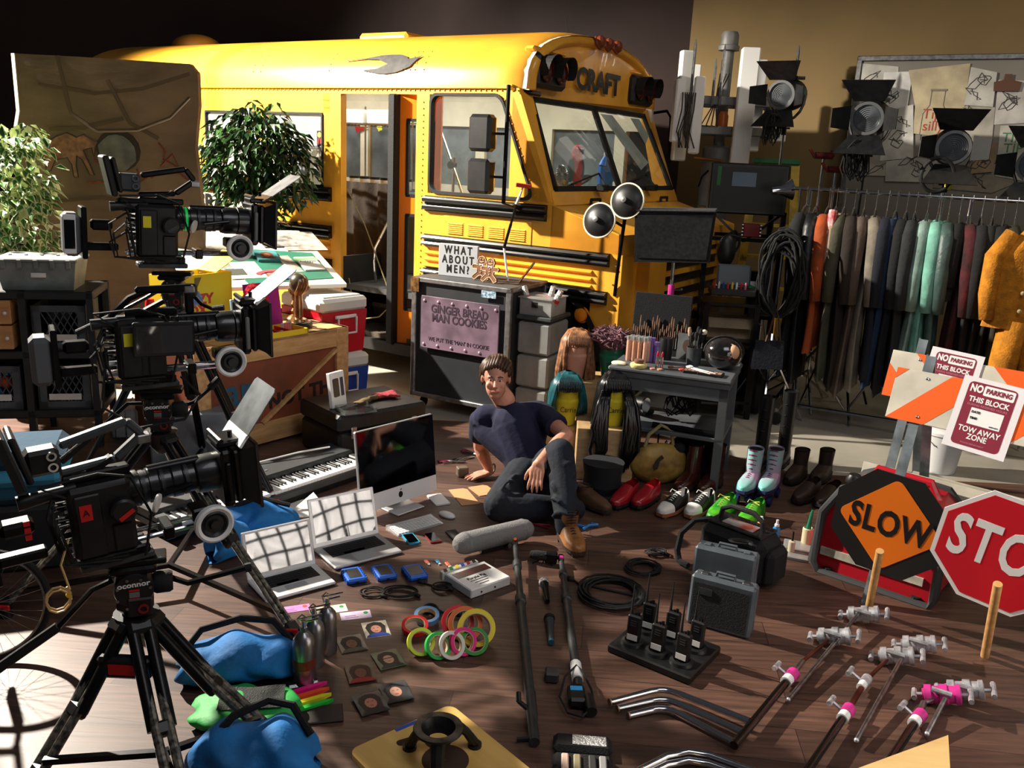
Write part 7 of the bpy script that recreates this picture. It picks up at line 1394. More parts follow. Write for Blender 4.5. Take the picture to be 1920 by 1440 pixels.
# --- walkie talkies
a,_=gd((1137,1215),(1295,1280)); M=gp((1137,1222),a)@TR(0,0,0); g=T('charger_base','black six bay walkie talkie charging tray','charger',M=M); w,d=.37,.30
MB().bx(0,w,0,d,0,.035,b=.006).o('tray_body',BLK,g)
k=0
RN=['front left','front middle','front right','back left','back middle','back right']
for j in range(2):
    for i in range(3):
        x,y=.075+i*.11,.08+j*.13; MB(TR(x,y,.035)).lathe([(.05,0),(.046,.012),(.034,.016),(.033,.008),(.001,.008)],24).o('charging_cup',BLK,g)
        r=T('walkie_talkie','black walkie talkie in the %s bay of the charging tray'%RN[k],'radio',M=M@TR(x,y,.045)@RZ(8-4*i)@RX(-4)); 
        MB().bx(-.028,.028,-.016,.018,0,.115,b=.006).o('radio_body',BLK,r); MB().bx(-.022,.022,-.0175,-.015,.008,.032).o('paper_tag',PAP,r,0); MB().tube([(-.018,.002,.11),(-.018,.002,.15),(-.018,.002,.24)],[.007,.005,.0025],8).o('antenna',RUB,r); MB().cyl((.012,0,.113),(.012,0,.128),.007,n=8).cyl((.0,0,.113),(.0,0,.122),.005,n=8).o('knobs',BLKM,r)
        for z in (.07,.08,.09): MB().bx(-.012,.012,-.0172,-.015,z,z+.004).o('speaker_slot',DGR,r,0)
        k+=1
# --- grey cases and bag
SG=mt('slate_grey_case',(78,86,92),.5,var=.1,scale=8)
def hcase(p,q,z0,h,th,lb,inner=False,m=SG,lean=-6):
    a,_=gd(p,q); M=gp(p,a); L=.28; g=T('small_hard_case',lb,'case',M=M@RX(lean)); MB().bx(0,L,0,th*.48,0,h,b=.012).bx(0,L,th*.5,th,0,h,b=.012).o('case_shell',m,g)
    MB().tube([(L*.36,th/2,h),(L*.36,th/2,h+.018),(L*.64,th/2,h+.018),(L*.64,th/2,h)],.008,6).o('case_handle',m,g)
    for x in (.05,L-.05): MB().bx(x-.014,x+.014,th*.3,th*.7,h-.003,h+.006,b=.002).o('case_latch',STL if inner else m,g)
    if inner: MB().bx(.02,L-.02,-.002,0,.02,h-.03).o('black_panel',FAB,g,0); MB().bx(.04,.10,-.004,-.002,h-.08,h-.05).o('case_tag',DGR,g,0)
hcase((1290,1122),(1400,1150),0,.26,.11,'slate grey plastic case behind the black fronted one'); hcase((1284,1168),(1396,1200),0,.23,.09,'small case with a black front panel behind the walkie chargers',True)
coil((1375,1110),'black lead draped on the small black fronted case',.05,.02,3,.004,seed=12,z=.245)
a,_=gd((1300,1060),(1420,1110)); M=gp((1300,1062),a); g=T('equipment_bag','black padded equipment bag with big handle and shoulder strap','bag',M=M)
MB().bx(0,.36,0,.22,.0,.25,b=.04).bx(.34,.40,.03,.20,.02,.20,b=.025).bx(.03,.33,-.03,.02,.02,.16,b=.02).o('bag_body',FAB,g); MB().tube([(.06,.10,.24),(.07,.10,.31),(.12,.10,.34),(.24,.10,.34),(.29,.10,.31),(.30,.10,.24)],.013,8).o('carry_handle',RUB,g)
MB().bx(.03,.33,.03,.19,.248,.262,b=.006).o('clear_top_pocket',mt('glossy_dark_vinyl'),g); MB().bx(.10,.27,.05,.13,.262,.268,b=.002).o('red_grey_insert',mt('red_grey_insert',(150,64,50),.5,col2=(150,150,150),scale=16),g)
MB().tube([(.02,.1,.24),(-.05,.05,.22),(-.09,.0,.15),(-.09,-.02,.06),(-.06,-.04,.02),(.0,-.05,.02)],[.016]*6,6).o('shoulder_strap',FAB,g); txt('sound',.03,DGR,g,TR(.18,-.0305,.11)@RX(90))
# bottles and organiser
g=T('spray_bottle_orange','small white topped orange bottle behind the equipment bag','bottle',M=gp((1424,1000),0)); MB().lathe([(.018,0),(.02,.01),(.02,.06),(.012,.07),(.001,.07)],16).o('bottle_body',mt('orange_label',(214,110,50),.5),g); MB().lathe([(.014,.07),(.014,.085),(.008,.10),(.001,.10)],14).o('nozzle_cap',WHT,g)
g=T('spray_bottle_blue','slim blue spray bottle right of the equipment bag','bottle',M=gp((1453,1015),0)); MB().lathe([(.018,0),(.02,.01),(.02,.075),(.012,.09),(.001,.09)],16).o('bottle_body',mt('blue_spray_liquid',(50,130,190),.3),g); MB().lathe([(.013,.09),(.013,.10),(.007,.105),(.007,.125),(.001,.126)],14).o('nozzle_cap',WHT,g)
g=T('adhesive_jar','clear glass tube with a black dropper, between the blue spray and the cream jar','bottle',M=gp((1482,1040),0)); MB().lathe([(.018,0),(.018,.075),(.010,.08),(.001,.08)],16).o('glass_body',mt('pale_glass_liquid',(206,196,170),.2,alpha=.8),g); MB().cyl((0,0,.08),(0,0,.13),.006,n=8).o('dropper',BLK,g)
g=T('cream_jar','cream cylinder jar with a teal handled brush standing in it','jar',M=gp((1510,1030),0)); MB().lathe([(.028,0),(.028,.12),(.024,.125),(.022,.11),(.001,.11)],20).o('jar_body',mt('cream_jar_plastic',(206,196,160),.4),g); MB().tube([(0,0,.10),(.002,0,.15),(.006,0,.19),(.010,0,.225)],[.018,.010,.009,.006],10).o('teal_handle',mt('teal_handle_plastic',(16,120,84),.4),g)
g=T('clear_organiser','clear plastic compartment box with open lid beside the generator','box',M=gp((1492,1045),-20)); MB().bx(-.07,.07,-.05,.04,0,.02,b=.004).o('organiser_base',CLP,g); MB(TR(0,.04,.018)@RX(8)).bx(-.07,.07,0,.09,0,.012,b=.004).o('organiser_lid',CLP,g)
# --- generator
a,L=gd((1530,1065),(1700,1125)); M=gp((1520,1066),a+2); g=T('portable_generator','red portable generator with a black plastic frame behind the SLOW paddle','generator',M=M); w,d,h=.58,.32,.50
GR=mt('generator_red',(176,20,36),.4,coat=.2)
pr=[(0,.05),(.04,.0),(w-.02,.0),(w,.05),(w,h-.10),(w-.08,h-.02),(.18,h),(.10,h-.04),(.02,h-.18)]
MB(RX(90)).prism(pr,-d+.02,-.02).o('generator_body',GR,g,0)
MB(RX(90)).tube([(x,z_,-.0) for x,z_ in pr],.022,8,closed=True).tube([(x,z_,-d) for x,z_ in pr],.022,8,closed=True).o('black_frame',mt('dark_grey_frame',(60,62,64),.5),g)
MB().bx(.03,w-.06,.01,.02,.09,.13).o('white_label_strip',mt('worn_white_label',(190,186,170),.5,var=.15,scale=14),g,0); MB().bx(.30,.46,.012,.018,.20,.24).o('white_label_strip',mt('worn_white_label'),g,0)
MB().tube([(.18,d/2,h-.01),(.20,d/2,h+.05),(.45,d/2,h+.045),(.49,d/2,h-.03)],.022,8).o('top_handle',GR,g); MB(TR(.12,.08,h-.02)).lathe([(.04,0),(.04,.02),(.028,.04),(.001,.04)],16).o('fuel_cap',BLK,g); MB().bx(.25,.36,.1,.2,h-.01,h+.02,b=.01).o('red_top_grip',GR,g)
for x in (.08,w-.08):
    for y in (.02,d-.04): MB().cyl((x,y,0),(x,y,.03),.022,n=10).o('rubber_foot',RUB,g)
# --- barricades
ORG=mt('reflective_orange',(226,92,20),.5); WPN=mt('reflective_white',(196,190,174),.5,var=.08,scale=6); GAL=mt('galvanised_steel',(128,138,144),.45,metal=.6,var=.2,scale=12)
def barricade(M,lb,plb,flip=1):
    g=T('traffic_barricade',lb,'barricade',M=M); W=1.0; H=1.14
    def P(x,z,o=0): return V(x,z*.335+o,z)     # leaning front face
    for x in (.0,.80):
        MB().bar(P(x,0.0),P(x,H),.045,.006,up=(0,-1,.3)).bar(P(x-.02,0,.018),P(x-.02,H,.018),.006,.04,up=(0,-1,.3)).o('steel_leg',GAL,g,0)
        MB().bar((x,.80,0),P(x,H-.02),.045,.006,up=(0,1,.3)).o('rear_leg',GAL,g,0)
    def panel(z0,z1,stripes,nm):
        X0,X1=-.13,1.05; A=P(0,z0); B=P(0,z1); Mx=frame((X0,A.y-.012,A.z),(1,0,0),V(0,-1,.335)); L=X1-X0; hh=(B-A).length
        o=MB(Mx).bx(0,L,0,hh,-.012,0,b=.002).o(nm,WPN,g,0)
        if stripes:
            k=-1
            while k*.30<L+.3:
                x=k*.36; q=[(x,0),(x+.17,0),(x+.17+flip*hh*1.0,hh),(x+flip*hh*1.0,hh)]; 
                # clip to panel
                def clip(poly,f,inter):
                    out=[]
                    for i in range(len(poly)):
                        a,b=poly[i],poly[(i+1)%len(poly)]
                        if f(a): out.append(a)
                        if f(a)!=f(b): out.append(inter(a,b))
                    return out
                for lim,s in ((0,1),(L,-1)):
                    q=clip(q,lambda p:(p[0]-lim)*s>=0,lambda a,b:(lim,a[1]+(b[1]-a[1])*(lim-a[0])/(b[0]-a[0])))
                    if not q: break
                if len(q)>2: MB(Mx).prism(q,0,.0012).o('orange_stripe',ORG,o,0)
                k+=1
        for x in (.14,.92):
            for y in (.03,hh-.03): MB(Mx).ball((x,y,.002),(.008,.008,.005),8,6).o('bolt_head',CHR,o)
        return Mx
    Mx=panel(.84,1.07,True,'striped_panel'); panel(.36,.50,False,'lower_rail')
    MB().bar((0.0,.60,.32),(.8,.60,.32),.02,.10).o('rear_rail',WPN,g,0)
    return g,M@Mx
p=fl(1626,1140); M1=frame((p.x,p.y+.02,0),(.76,-.65,0),(0,0,1))
b1,Mx1=barricade(M1,'front orange and white striped barricade leaning over the road paddles','')
M2=M1@TR(-.16,.42,.0); b2,Mx2=barricade(M2,'rear striped barricade standing behind the front one, its panel higher in view','',-1)
MRN=mt('maroon_print',(122,22,48),.6)
def poster(Mx,x,y,rz,lb,s=1.0):
    g=T('no_parking_poster',lb,'poster',M=Mx@TR(x,y,.004)@RZ(rz)@Matrix.Scale(s,4)); w,h=.26,.33
    MB().bx(-w/2,w/2,-h/2,h/2,0,.002).o('plastic_sleeve',mt('white_poster_sleeve',(222,218,220),.3),g,0); MB().prism(rc(-.10,.10,-.145,.145,.02),.002,.003).o('maroon_panel',MRN,g,0)
    o=T.__call__ if 0 else None
    txt('NO',.046,WHT,g,TR(-.064,.115,.0032),bold=.002,sx=.72); MB().prism(rc(-.034,.092,.092,.137,.006),.003,.0036).o('white_box',WHT,g,0); txt('PARKING',.030,MRN,g,TR(.029,.114,.004),bold=.0012,sx=.85)
    txt('THIS BLOCK',.033,WHT,g,TR(0,.066,.0032),bold=.001,sx=.9); txt('DURING RESERVED HOURS',.0135,mt('pale_maroon_text',(190,120,140),.6),g,TR(0,.042,.0032))
    MB().prism(rc(-.06,.075,-.045,.03,.002),.003,.0036).o('white_box',WHT,g,0); txt('DATE:\n\nTIME:',.014,INK,g,TR(-.055,-.002,.004),align='LEFT',bold=.0006); txt('6AM-6PM',.009,INK,g,TR(.05,-.036,.004))
    txt('TOW AWAY\nZONE',.035,WHT,g,TR(0,-.086,.0032),bold=.0008,lh=.85,sx=.86); txt('POLICE DEPARTMENT',.010,mt('pale_maroon_text'),g,TR(-.01,-.132,.0032))
poster(Mx1,.41,.09,-4,'NO PARKING poster in a clear sleeve hung on the front barricade'); poster(Mx2,.30,.13,-3,'NO PARKING poster on the rear barricade, half hidden by the front one',.95)
# --- paddles
def octa(r): return [(r*math.cos(R(22.5+45*i)),r*math.sin(R(22.5+45*i))) for i in range(8)]
SLO=mt('safety_orange',(232,116,18),.5); STR=mt('stop_sign_red',(198,16,34),.5); WDH=wood('wooden_dowel',(208,162,104),(186,136,82),.5,3,(10,10,1))
def paddle(foot,c,Y,lb,r,rz,kind):
    q=at(c[0],c[1],Y); ft=fl(*foot); up=(q-ft).normalized(); xd=(V(.80,-.60,0)); n=xd.cross(up).normalized()
    if n.y>0: n=-n
    xd=V(.80,-.60,0).normalized(); M=frame(q,xd,n)@RZ(rz); g=T('road_paddle',lb,'road sign',M=M)
    if kind=='SLOW':
        MB().prism(octa(r),-.006,0).o('sign_plate',mt('black_sign_face',(24,24,25),.5),g,0)
        MB().prism([(p[0],p[1]) for p in [(x*.7071-y*.7071,x*.7071+y*.7071) for x,y in rrect(r*1.22,r*1.22,.03,5)]],0,.002).o('orange_diamond',SLO,g,0); txt('SLOW',r*.64,INK,g,TR(0,.0,.0025),bold=r*.020,sx=.70,sp_=1.08)
    else:
        MB().prism(octa(r),-.006,0).o('sign_plate',WHT,g,0); MB().prism(octa(r*.93),0,.002).o('red_face',STR,g,0); txt('STOP',r*.95,WHT,g,TR(0,.01,.0025),bold=r*.022,sx=.62,sp_=1.1)
    return g,M
g,Mp=paddle((1628,1145),(1667,985),3.62,'orange diamond SLOW paddle on a black octagon leaning on the front barricade',.262,-4,'SLOW')
IM=Mp.inverted(); ft=fl(1628,1145); tp=at(1650,1033,3.50); MB(IM).cyl((ft.x,ft.y,.005),tp,.017,n=14).o('wooden_handle',WDH,g)
g,Mp=paddle((1846,1232),(1880,1040),3.27,'red and white STOP paddle at the right edge of the photo',.275,-8,'STOP')
IM=Mp.inverted(); ft=fl(1846,1232); tp=at(1871,1095,3.15); MB(IM).cyl((ft.x,ft.y,.005),tp,.017,n=14).o('wooden_handle',WDH,g)
# --- C-stands lying on the floor
def tee(b,p,d,L=.055,side=V(0,0,1),m=0):
    p=V(*p); d=V(*d).normalized(); q=p+d*.045; s=d.cross(V(0,0,1)).normalized() if abs(d.z)<.9 else V(1,0,0)
    b.cyl(p,q,.007,n=6,m=m); b.cyl(q-s*L/2,q+s*L/2,.0105,n=8,m=m)
def head(c,ax,lb_part,g,IMx,mats,dirs):
    """gobo head: stacked round plates on an axis with tee handles"""
    c=V(*c); a=V(*ax).normalized(); b=MB(IMx@frame(c,a.orthogonal(),a)@Matrix.Scale(1.2,4))
    b.lathe([(.001,-.055),(.018,-.055),(.018,-.05),(.03,-.048),(.03,-.028),(.026,-.026),(.026,-.004),(.032,-.003),(.032,.018),(.027,.02),(.027,.04),(.031,.041),(.031,.055),(.016,.058),(.001,.058)],20,cap=False)
    b.o(lb_part,mats,g)
    for q,d,l in [(c+a*.055,a,.10),(c-a*.05,-a,.06)]+[(c,d,.07) for d in dirs]: b=MB(IMx); tee(b,q,d,l); b.o('tee_handle',CAST,g)
def cstand(lb,pts,arm,heads,legs=None,mag=None,z=.035):
    """pts: (px,py,radius,material) nodes of the telescoping column, top first"""
    P=[fl(p[0],p[1],z) for p in pts]; o=P[-1].copy(); o.z=0; g=T('grip_stand',lb,'stand',(o.x,o.y,0)); IMx=TR(-o.x,-o.y,0)
    for i in range(len(P)-1): MB(IMx).cyl(P[i],P[i+1],pts[i][2],n=14).o('column_section',pts[i][3],g)
    d=(P[0]-P[-1]).normalized(); sd=V(-d.y,d.x,0)
    for i in range(1,len(P)-1 if legs is None else len(P)):
        if pts[i][4:]:
            m=pts[i][4]; MB(IMx).cyl(P[i]+d*.03,P[i]-d*.02,pts[i][2]+.009,n=14).o('locking_collar',m,g); b=MB(IMx); tee(b,P[i]+V(0,0,.0)+sd*.02,sd+V(0,0,.5),.055); b.o('tee_handle',CAST,g)
            MB(IMx).cyl(P[i]-d*.02,P[i]-d*.055,pts[i][2]+.006,n=14).o('white_tape_band',WHT,g)
    if arm: MB(IMx).cyl(fl(arm[0][0],arm[0][1],z+.03),fl(arm[1][0],arm[1][1],z-.01),.0085,n=10).o('grip_arm',STL,g); q=fl(arm[1][0],arm[1][1],z-.01); MB(IMx).ball(q,.0095,8,6).o('arm_tip',CAST,g)
    for c,m in heads: head(fl(c[0],c[1],z+.012),(.80,-.35,.25),'grip_head',g,IMx,m,[(-.3,-.5,.5)])
    if legs:
        for L_ in legs:
            Q=[fl(x,y,zz) for x,y,zz in L_]; 
            # rounded bends
            pts_=[Q[0]]; 
            for i in range(1,len(Q)-1):
                for t in (.0,.25,.5,.75,1): 
                    a=Q[i]+(Q[i-1]-Q[i]).normalized()*.06; c=Q[i]+(Q[i+1]-Q[i]).normalized()*.06; pts_.append(a*(1-t)**2+Q[i]*2*t*(1-t)+c*t*t)
            pts_.append(Q[-1]); MB(IMx).tube(pts_,.0125,12).o('leg',CHR,g); MB(IMx).cyl(Q[0],Q[0]+(Q[0]-Q[1]).normalized()*.006,.0135,n=12).o('leg_cap',mt('worn_brass_cap',(170,140,120),.4,metal=.6),g)
    return g
RDR=mt('copper_stained_tube',(120,70,58),.3,metal=.9,var=.3,scale=12); BKT=mt('dark_chrome_tube',(96,92,90),.18,metal=1)
cstand('grip stand lying with three bent chrome legs and a magenta collar, left of three',[(1562,1192,.008,RDR),(1505,1240,.011,STL),(1483,1268,.016,BKT,MAG),(1376,1398,.019,BKT)],((1612,1148),(1478,1312)),[((1618,1152),CAST),((1563,1193),CAST)],
 legs=[[(1145,1316,.03),(1245,1290,.03),(1405,1352,.04)],[(1160,1328,.02),(1248,1308,.03),(1390,1372,.03)],[(1180,1341,.014),(1248,1325,.02),(1372,1390,.02)]])
cstand('grip stand lying in the middle of three, with one magenta collar low on its column',[(1668,1232,.008,RDR),(1622,1278,.011,RDR,CAST),(1588,1335,.015,BKT,MAG),(1490,1480,.018,BKT)],((1690,1236),(1606,1388)),[((1722,1208),CAST),((1680,1230),CAST)])
cstand('grip stand with the most magenta parts, right of three near the pine board',[(1775,1300,.008,STL),(1732,1318,.012,STL),(1722,1345,.015,BKT,MAG),(1660,1440,.018,BKT)],((1772,1310),(1738,1376)),[((1765,1302),MAG),((1808,1293),CAST)])
g=T('bent_chrome_legs','pair of bent chrome stand legs entering at the bottom edge','stand legs',tuple(fl(1300,1440)))
IMx=TR(-g.location.x,-g.location.y,0)
for dy,z in ((0,.03),(16,.02)): 
    Q=[fl(1195,1446+dy,z),fl(1250,1418+dy,z),fl(1290,1410+dy,z),fl(1330,1416+dy,z),fl(1440,1455+dy,z)]; MB(IMx).tube(Q,.0125,12).o('leg',CHR,g)
# --- small things by the man's hand
g=T('claw_hammer_head','dark wooden block mallet beside the seated man hand','tool',M=gp((868,892),20)); MB().bx(-.04,.03,-.03,.03,0,.06,b=.006).o('block_head',mt('grey_brown_block',(92,80,66),.6),g); MB().cyl((.01,-.02,.02),(.06,-.10,.015),.006,n=6).o('metal_shaft',CHR,g)
for k,(c,an,lb) in enumerate((((850,868),10,'pink handled scissors nearest the desktop computer'),((885,852),-30,'pink handled pliers behind the mallet'),((870,862),40,'dark handled tool with pink grip among the floor tools'))):
    g=T('hand_tool',lb,'tool',M=gp(c,an)); MB().tube([(-.07,.0,.008),(-.03,.02,.008),(0,0,.01),(.08,-.008,.008)],.005,6).tube([(-.07,-.02,.008),(-.03,-.012,.008),(0,0,.01),(.08,.008,.008)],.005,6).o('tool_blades',STL,g); MB().tube([(-.03,.02,.008),(-.06,.03,.008),(-.10,.02,.008),(-.09,-.0,.008),(-.05,.005,.008)],.006,6,closed=True).o('pink_grip',mt('dusty_pink_grip',(150,50,84),.5) if k!=2 else RUB,g)
g=T('blue_ribbon_tag','small bright blue folded strip beside the seated man boot','ribbon',M=gp((1105,990),25)); MB().tube([(-.05,-.02,.008),(0,.01,.01),(.05,.0,.012),(.03,.03,.01)],.009,6).tube([(-.02,.0,.008),(-.06,.05,.008)],.009,6).o('ribbon_loop',mt('bright_blue_ribbon',(50,120,190),.5),g)
g=T('red_scissors','dark red scissors lying under the seated man thigh','scissors',M=gp((1000,985),-15)); MB().tube([(-.06,.02,.006),(0,0,.008),(.09,-.02,.006)],.007,6).tube([(-.06,-.02,.006),(0,0,.008),(.09,.02,.006)],.007,6).o('scissor_body',mt('dark_red_plastic',(120,20,30),.5),g)
# ================================================================ SEATED MAN
SKN_=mt('skin_tone',(206,146,122),.5,var=.08,scale=9,bump=.15,bscale=70); SHT=mt('navy_tshirt_cotton',(22,24,54),.9,var=.1,scale=6,bump=.25,bscale=30); JNS=mt('dark_denim',(18,25,38),.85,var=.25,scale=9,bump=.5,bscale=22); HAR=mt('brown_hair',(74,50,34),.5,var=.3,scale=40)
J=dict(head=at(928,702,4.95),neck=at(946,752,5.0),Rsh=at(903,783,5.03),Lsh=at(1016,776,5.04),Lel=at(1062,816,4.78),Lwr=at(1010,868,4.48),Lkn=at(1050,848,4.55),Lan=at(1062,988,4.26),Rel=at(900,838,5.17))
J['Rwr']=fl(918,882,.045); J['hip']=at(1003,900,4.86); J['Rkn']=at(935,950,4.45); J['Ran']=fl(1078,955,.06)
g=T('person','person in a navy t-shirt and dark jeans sitting on the floor among the gear','person',(.12,4.75,0)); IMp=TR(-.12,-4.75,0)
def TT(b,a,*rp):
    """tapered limb through (point,radius) pairs, densified with rounded ends"""
    b.tube([p for p,r in rp],[r for p,r in rp],14); 
    for p,r in rp: b.ball(p,r*.98,12,8)
def mix(a,b_,t): return a*(1-t)+b_*t
chest=mix(J['neck'],J['hip'],.28)+V(.0,.02,-.01); belly=mix(J['neck'],J['hip'],.65)
b=MB(IMp); hd=J['head']+V(.006,.01,-.03)
b.ball(hd+V(0,.012,.035),(.077,.095,.092),22,16); b.ball(hd+V(.002,-.02,-.035),(.060,.068,.078),20,14); b.ball(hd+V(.004,-.05,-.083),(.034,.03,.026),12,8)   # skull, face, chin
b.tube([hd+V(0,-.082,.030),hd+V(.001,-.100,-.0),hd+V(.002,-.116,-.018),hd+V(.002,-.100,-.028)],[.009,.011,.015,.012],8)
for s_ in (-1,1):
    b.ball(hd+V(s_*.079,.01,.0),(.010,.018,.030),8,8); b.ball(hd+V(s_*.027,-.074,.026),(.024,.016,.008),8,6); b.ball(hd+V(s_*.036,-.062,-.022),(.02,.02,.022),8,6)
b.ball(hd+V(.002,-.083,-.050),(.024,.013,.007),10,6); b.ball(hd+V(.002,-.080,-.061),(.020,.013,.007),10,6)
TT(b,0,(hd+V(.002,.02,-.06),.060),(J['neck']+V(0,.01,0),.066))
TT(b,0,(J['Rsh']+V(.04,0,-.01),.050),(chest,.085),(J['Lsh']+V(-.04,0,-.01),.050)); TT(b,0,(chest,.10),(belly,.11),(J['hip'],.12))
def arm(sh,el,wr):
    TT(b,0,(sh,.050),(mix(sh,el,.4),.050),(el,.041)); TT(b,0,(el,.042),(mix(el,wr,.3),.044),(mix(el,wr,.7),.034),(wr,.026))
arm(J['Rsh'],J['Rel'],J['Rwr']); arm(J['Lsh'],J['Lel'],J['Lwr'])
def hand(wr,fw,side,nrm,curl):
    """palm along fw, fingers fanned towards side, curling against nrm"""
    fw=V(*fw).normalized(); side=V(*side); side=(side-fw*side.dot(fw)).normalized(); n=V(*nrm); n=(n-fw*n.dot(fw)-side*n.dot(side)).normalized()
    for k in range(4): y=-.030+.020*k; b.tube([wr+side*y*.5,wr+fw*.045+side*y*.95,wr+fw*.088+side*y],[.017,.0145,.0105],8)
    for k,Lf in enumerate((.066,.076,.072,.056)):
        y=-.030+.020*k; p0=wr+fw*.085+side*y; sp=side*(k-1.5)*.10; c1,c2,c3=curl; d1=(fw+sp-n*c1).normalized(); d2=(fw+sp-n*c2).normalized(); d3=(fw+sp*.6-n*c3).normalized()
        p1=p0+d1*Lf*.45; p2=p1+d2*Lf*.32; p3=p2+d3*Lf*.26; b.tube([p0,p1,p2,p3],[.0098,.0092,.0085,.0062],8); b.ball(p3,.0064,8,6); b.ball(p1,.0096,8,6)
    t0=wr+fw*.025-side*.022; t1=t0+fw*.028-side*.026-n*.006; t2=t1+fw*.026-side*.014-n*.008; t3=t2+fw*.022-side*.003-n*.006; b.tube([t0,t1,t2,t3],[.015,.0125,.0105,.0075],8); b.ball(t3,.0076,8,6)
hand(J['Rwr']-V(0,0,.012),(-1,-.55,-.10),(.45,-1,0),(0,0,1),(.05,.16,.3))
hand(J['Lwr'],(-.12,-.35,-1.0),(.95,-.35,-.1),(-.25,-1,.2),(-.12,.12,.35))
b.o('body',SKN_,g,180,remesh=.0048,sm=3)
e=MB(IMp)
for s_ in (-1,1): MB(IMp).ball(hd+V(s_*.027,-.078,.012),(.011,.009,.0055),12,8).o('eye',WHT,g); MB(IMp).ball(hd+V(s_*.027,-.0865,.012),(.0055,.004,.0055),10,6).o('iris',mt('dark_iris',(40,28,22),.2),g); MB(IMp).tube([hd+V(s_*.013,-.089,.031),hd+V(s_*.028,-.090,.036),hd+V(s_*.044,-.079,.030)],[.003,.0045,.003],6).o('eyebrow',HAR,g)
MB(IMp).tube([hd+V(-.022,-.0885,-.055),hd+V(.002,-.096,-.055),hd+V(.026,-.0885,-.055)],[.0025,.004,.0025],6).o('mouth',mt('lip_tone',(158,84,78),.5),g)
h=MB(IMp); rnd=random.Random(2)
h.ball(hd+V(0,.035,.055),(.087,.092,.088),22,14); h.ball(hd+V(0,.055,.0),(.08,.06,.08),18,12)
for k in range(60):
    a=R(rnd.uniform(-40,220)); x=.082*math.cos(a); y=.03+.085*math.sin(a); z=rnd.uniform(-.03,.06)
    if math.sin(a)<.0: z=rnd.uniform(.05,.07); 
    h.tube([hd+V(x*.4,y*.5,.128),hd+V(x*.9,y*.95,.09),hd+V(x*1.08,y*1.06,z),hd+V(x*1.12+rnd.uniform(-.01,.01),y*1.1,z-.035)],[.012,.014,.012,.003],6)
for k in range(9):
    x=-.056+.014*k; zz=-9*x*x; h.tube([hd+V(x*1.1-.01,-.066,.072+zz*.5),hd+V(x*1.1,-.064,.100+zz),hd+V(x*1.15+.015,-.02,.137+zz*1.3),hd+V(x*1.2+.01,.05,.135+zz*1.3)],[.004,.012,.013,.01],6)
h.o('hair',HAR,g,180)
# t-shirt
b=MB(IMp); up_=V(0,0,1)
TT(b,0,(J['Rsh']+V(.02,0,.008),.074),(mix(J['Rsh'],J['Lsh'],.5)+V(0,.005,-.02),.094),(J['Lsh']+V(-.02,0,.008),.074)); TT(b,0,(chest,.135),(belly+V(.0,0,.0),.140),(mix(J['neck'],J['hip'],.95),.155))
TT(b,0,(J['Rsh']+V(.03,-.01,-.08),.08),(mix(chest,J['hip'],.5)+V(-.04,-.01,0),.11)); TT(b,0,(J['Lsh']+V(-.03,-.01,-.06),.08),(mix(chest,J['hip'],.4)+V(.03,0,0),.11))
for sh,el in (('Rsh','Rel'),('Lsh','Lel')):
    a,c=J[sh],J[el]; e_=mix(a,c,.62); b.tube([a,mix(a,c,.3),e_],[.074,.074,.076],14)
b.o('t_shirt',SHT,g,180,remesh=.008,sm=5)
MB(IMp).tube([J['neck']+V(.058*math.cos(i*PI/8),.012+.050*math.sin(i*PI/8)-.012,-.002+.018*math.sin(i*PI/8)) for i in range(16)],.007,6,closed=True).o('neck_band',SHT,g)
# jeans
b=MB(IMp); hp=J['hip']; kz=V(0,0,.0)
TT(b,0,(hp+V(-.02,.02,.09),.125),(hp+V(0,.0,.03),.15))
lk=J['Lkn']; la=J['Lan']; TT(b,0,(hp+V(.07,-.02,.09),.115),(mix(hp+V(.07,0,.06),lk,.5),.100),(lk,.080)); TT(b,0,(lk,.080),(mix(lk,la,.35)+V(0,.02,0),.080),(mix(lk,la,.8),.062),(la,.060))
rk=J['Rkn']; ra=J['Ran']; TT(b,0,(hp+V(-.05,-.03,.07),.115),(mix(hp,rk,.5)+V(-.02,0,.04),.105),(rk+V(0,0,.01),.088)); TT(b,0,(rk+V(0,0,.0),.086),(mix(rk,ra,.4)+V(0,-.02,.01),.078),(ra,.062))
for k in range(5): t=.15+.17*k; c=mix(lk,la,t); b.tube([c+V(.07*math.cos(a),-.075*math.sin(a),.03*math.sin(a*2+k)) for a in [R(x) for x in range(-10,190,25)]],.012,6)
for k in range(4): c=mix(hp,rk,.3+.2*k)+V(0,0,.04); b.tube([c+V(.03*k*.3-.09*math.cos(a)*.5,-.06*math.cos(a),.095*math.sin(a)) for a in [R(x) for x in range(20,170,25)]],.011,6)
b.o('jeans',JNS,g,180,remesh=.008,sm=5)
MB(IMp).tube([J['Rwr']+V(.02,.02,.005)+V(.03*math.cos(i*PI/7)*.4,.03*math.cos(i*PI/7),.03*math.sin(i*PI/7)) for i in range(14)],.005,6,closed=True).o('bead_bracelet',mt('bead_bracelet_brown',(70,56,46),.5),g)
TANB=mt('tan_boot_leather',(140,92,50),.5,var=.2,scale=12,bump=.2)
bt=shoe((1058,1005),(1086,1048),'tan',TANB,(60,44,34),shaft=.09,nm='work_boot',cat='x',lace=mt('dark_boot_lace',(44,30,24),.8),hg=.10,narrow=1.1)
bt2=shoe((1085,940),(1142,968),'brown',mt('dark_brown_boot',(78,54,36),.6,var=.2),(50,38,30),shaft=.04,nm='work_boot',cat='x',hg=.09)
for q in (bt,bt2):
    m_=(IMp@(q.matrix_world if q.matrix_world!=Matrix.Identity(4) else q.matrix_basis)).copy(); del q['label']; del q['category']; q.parent=g; q.matrix_basis=m_
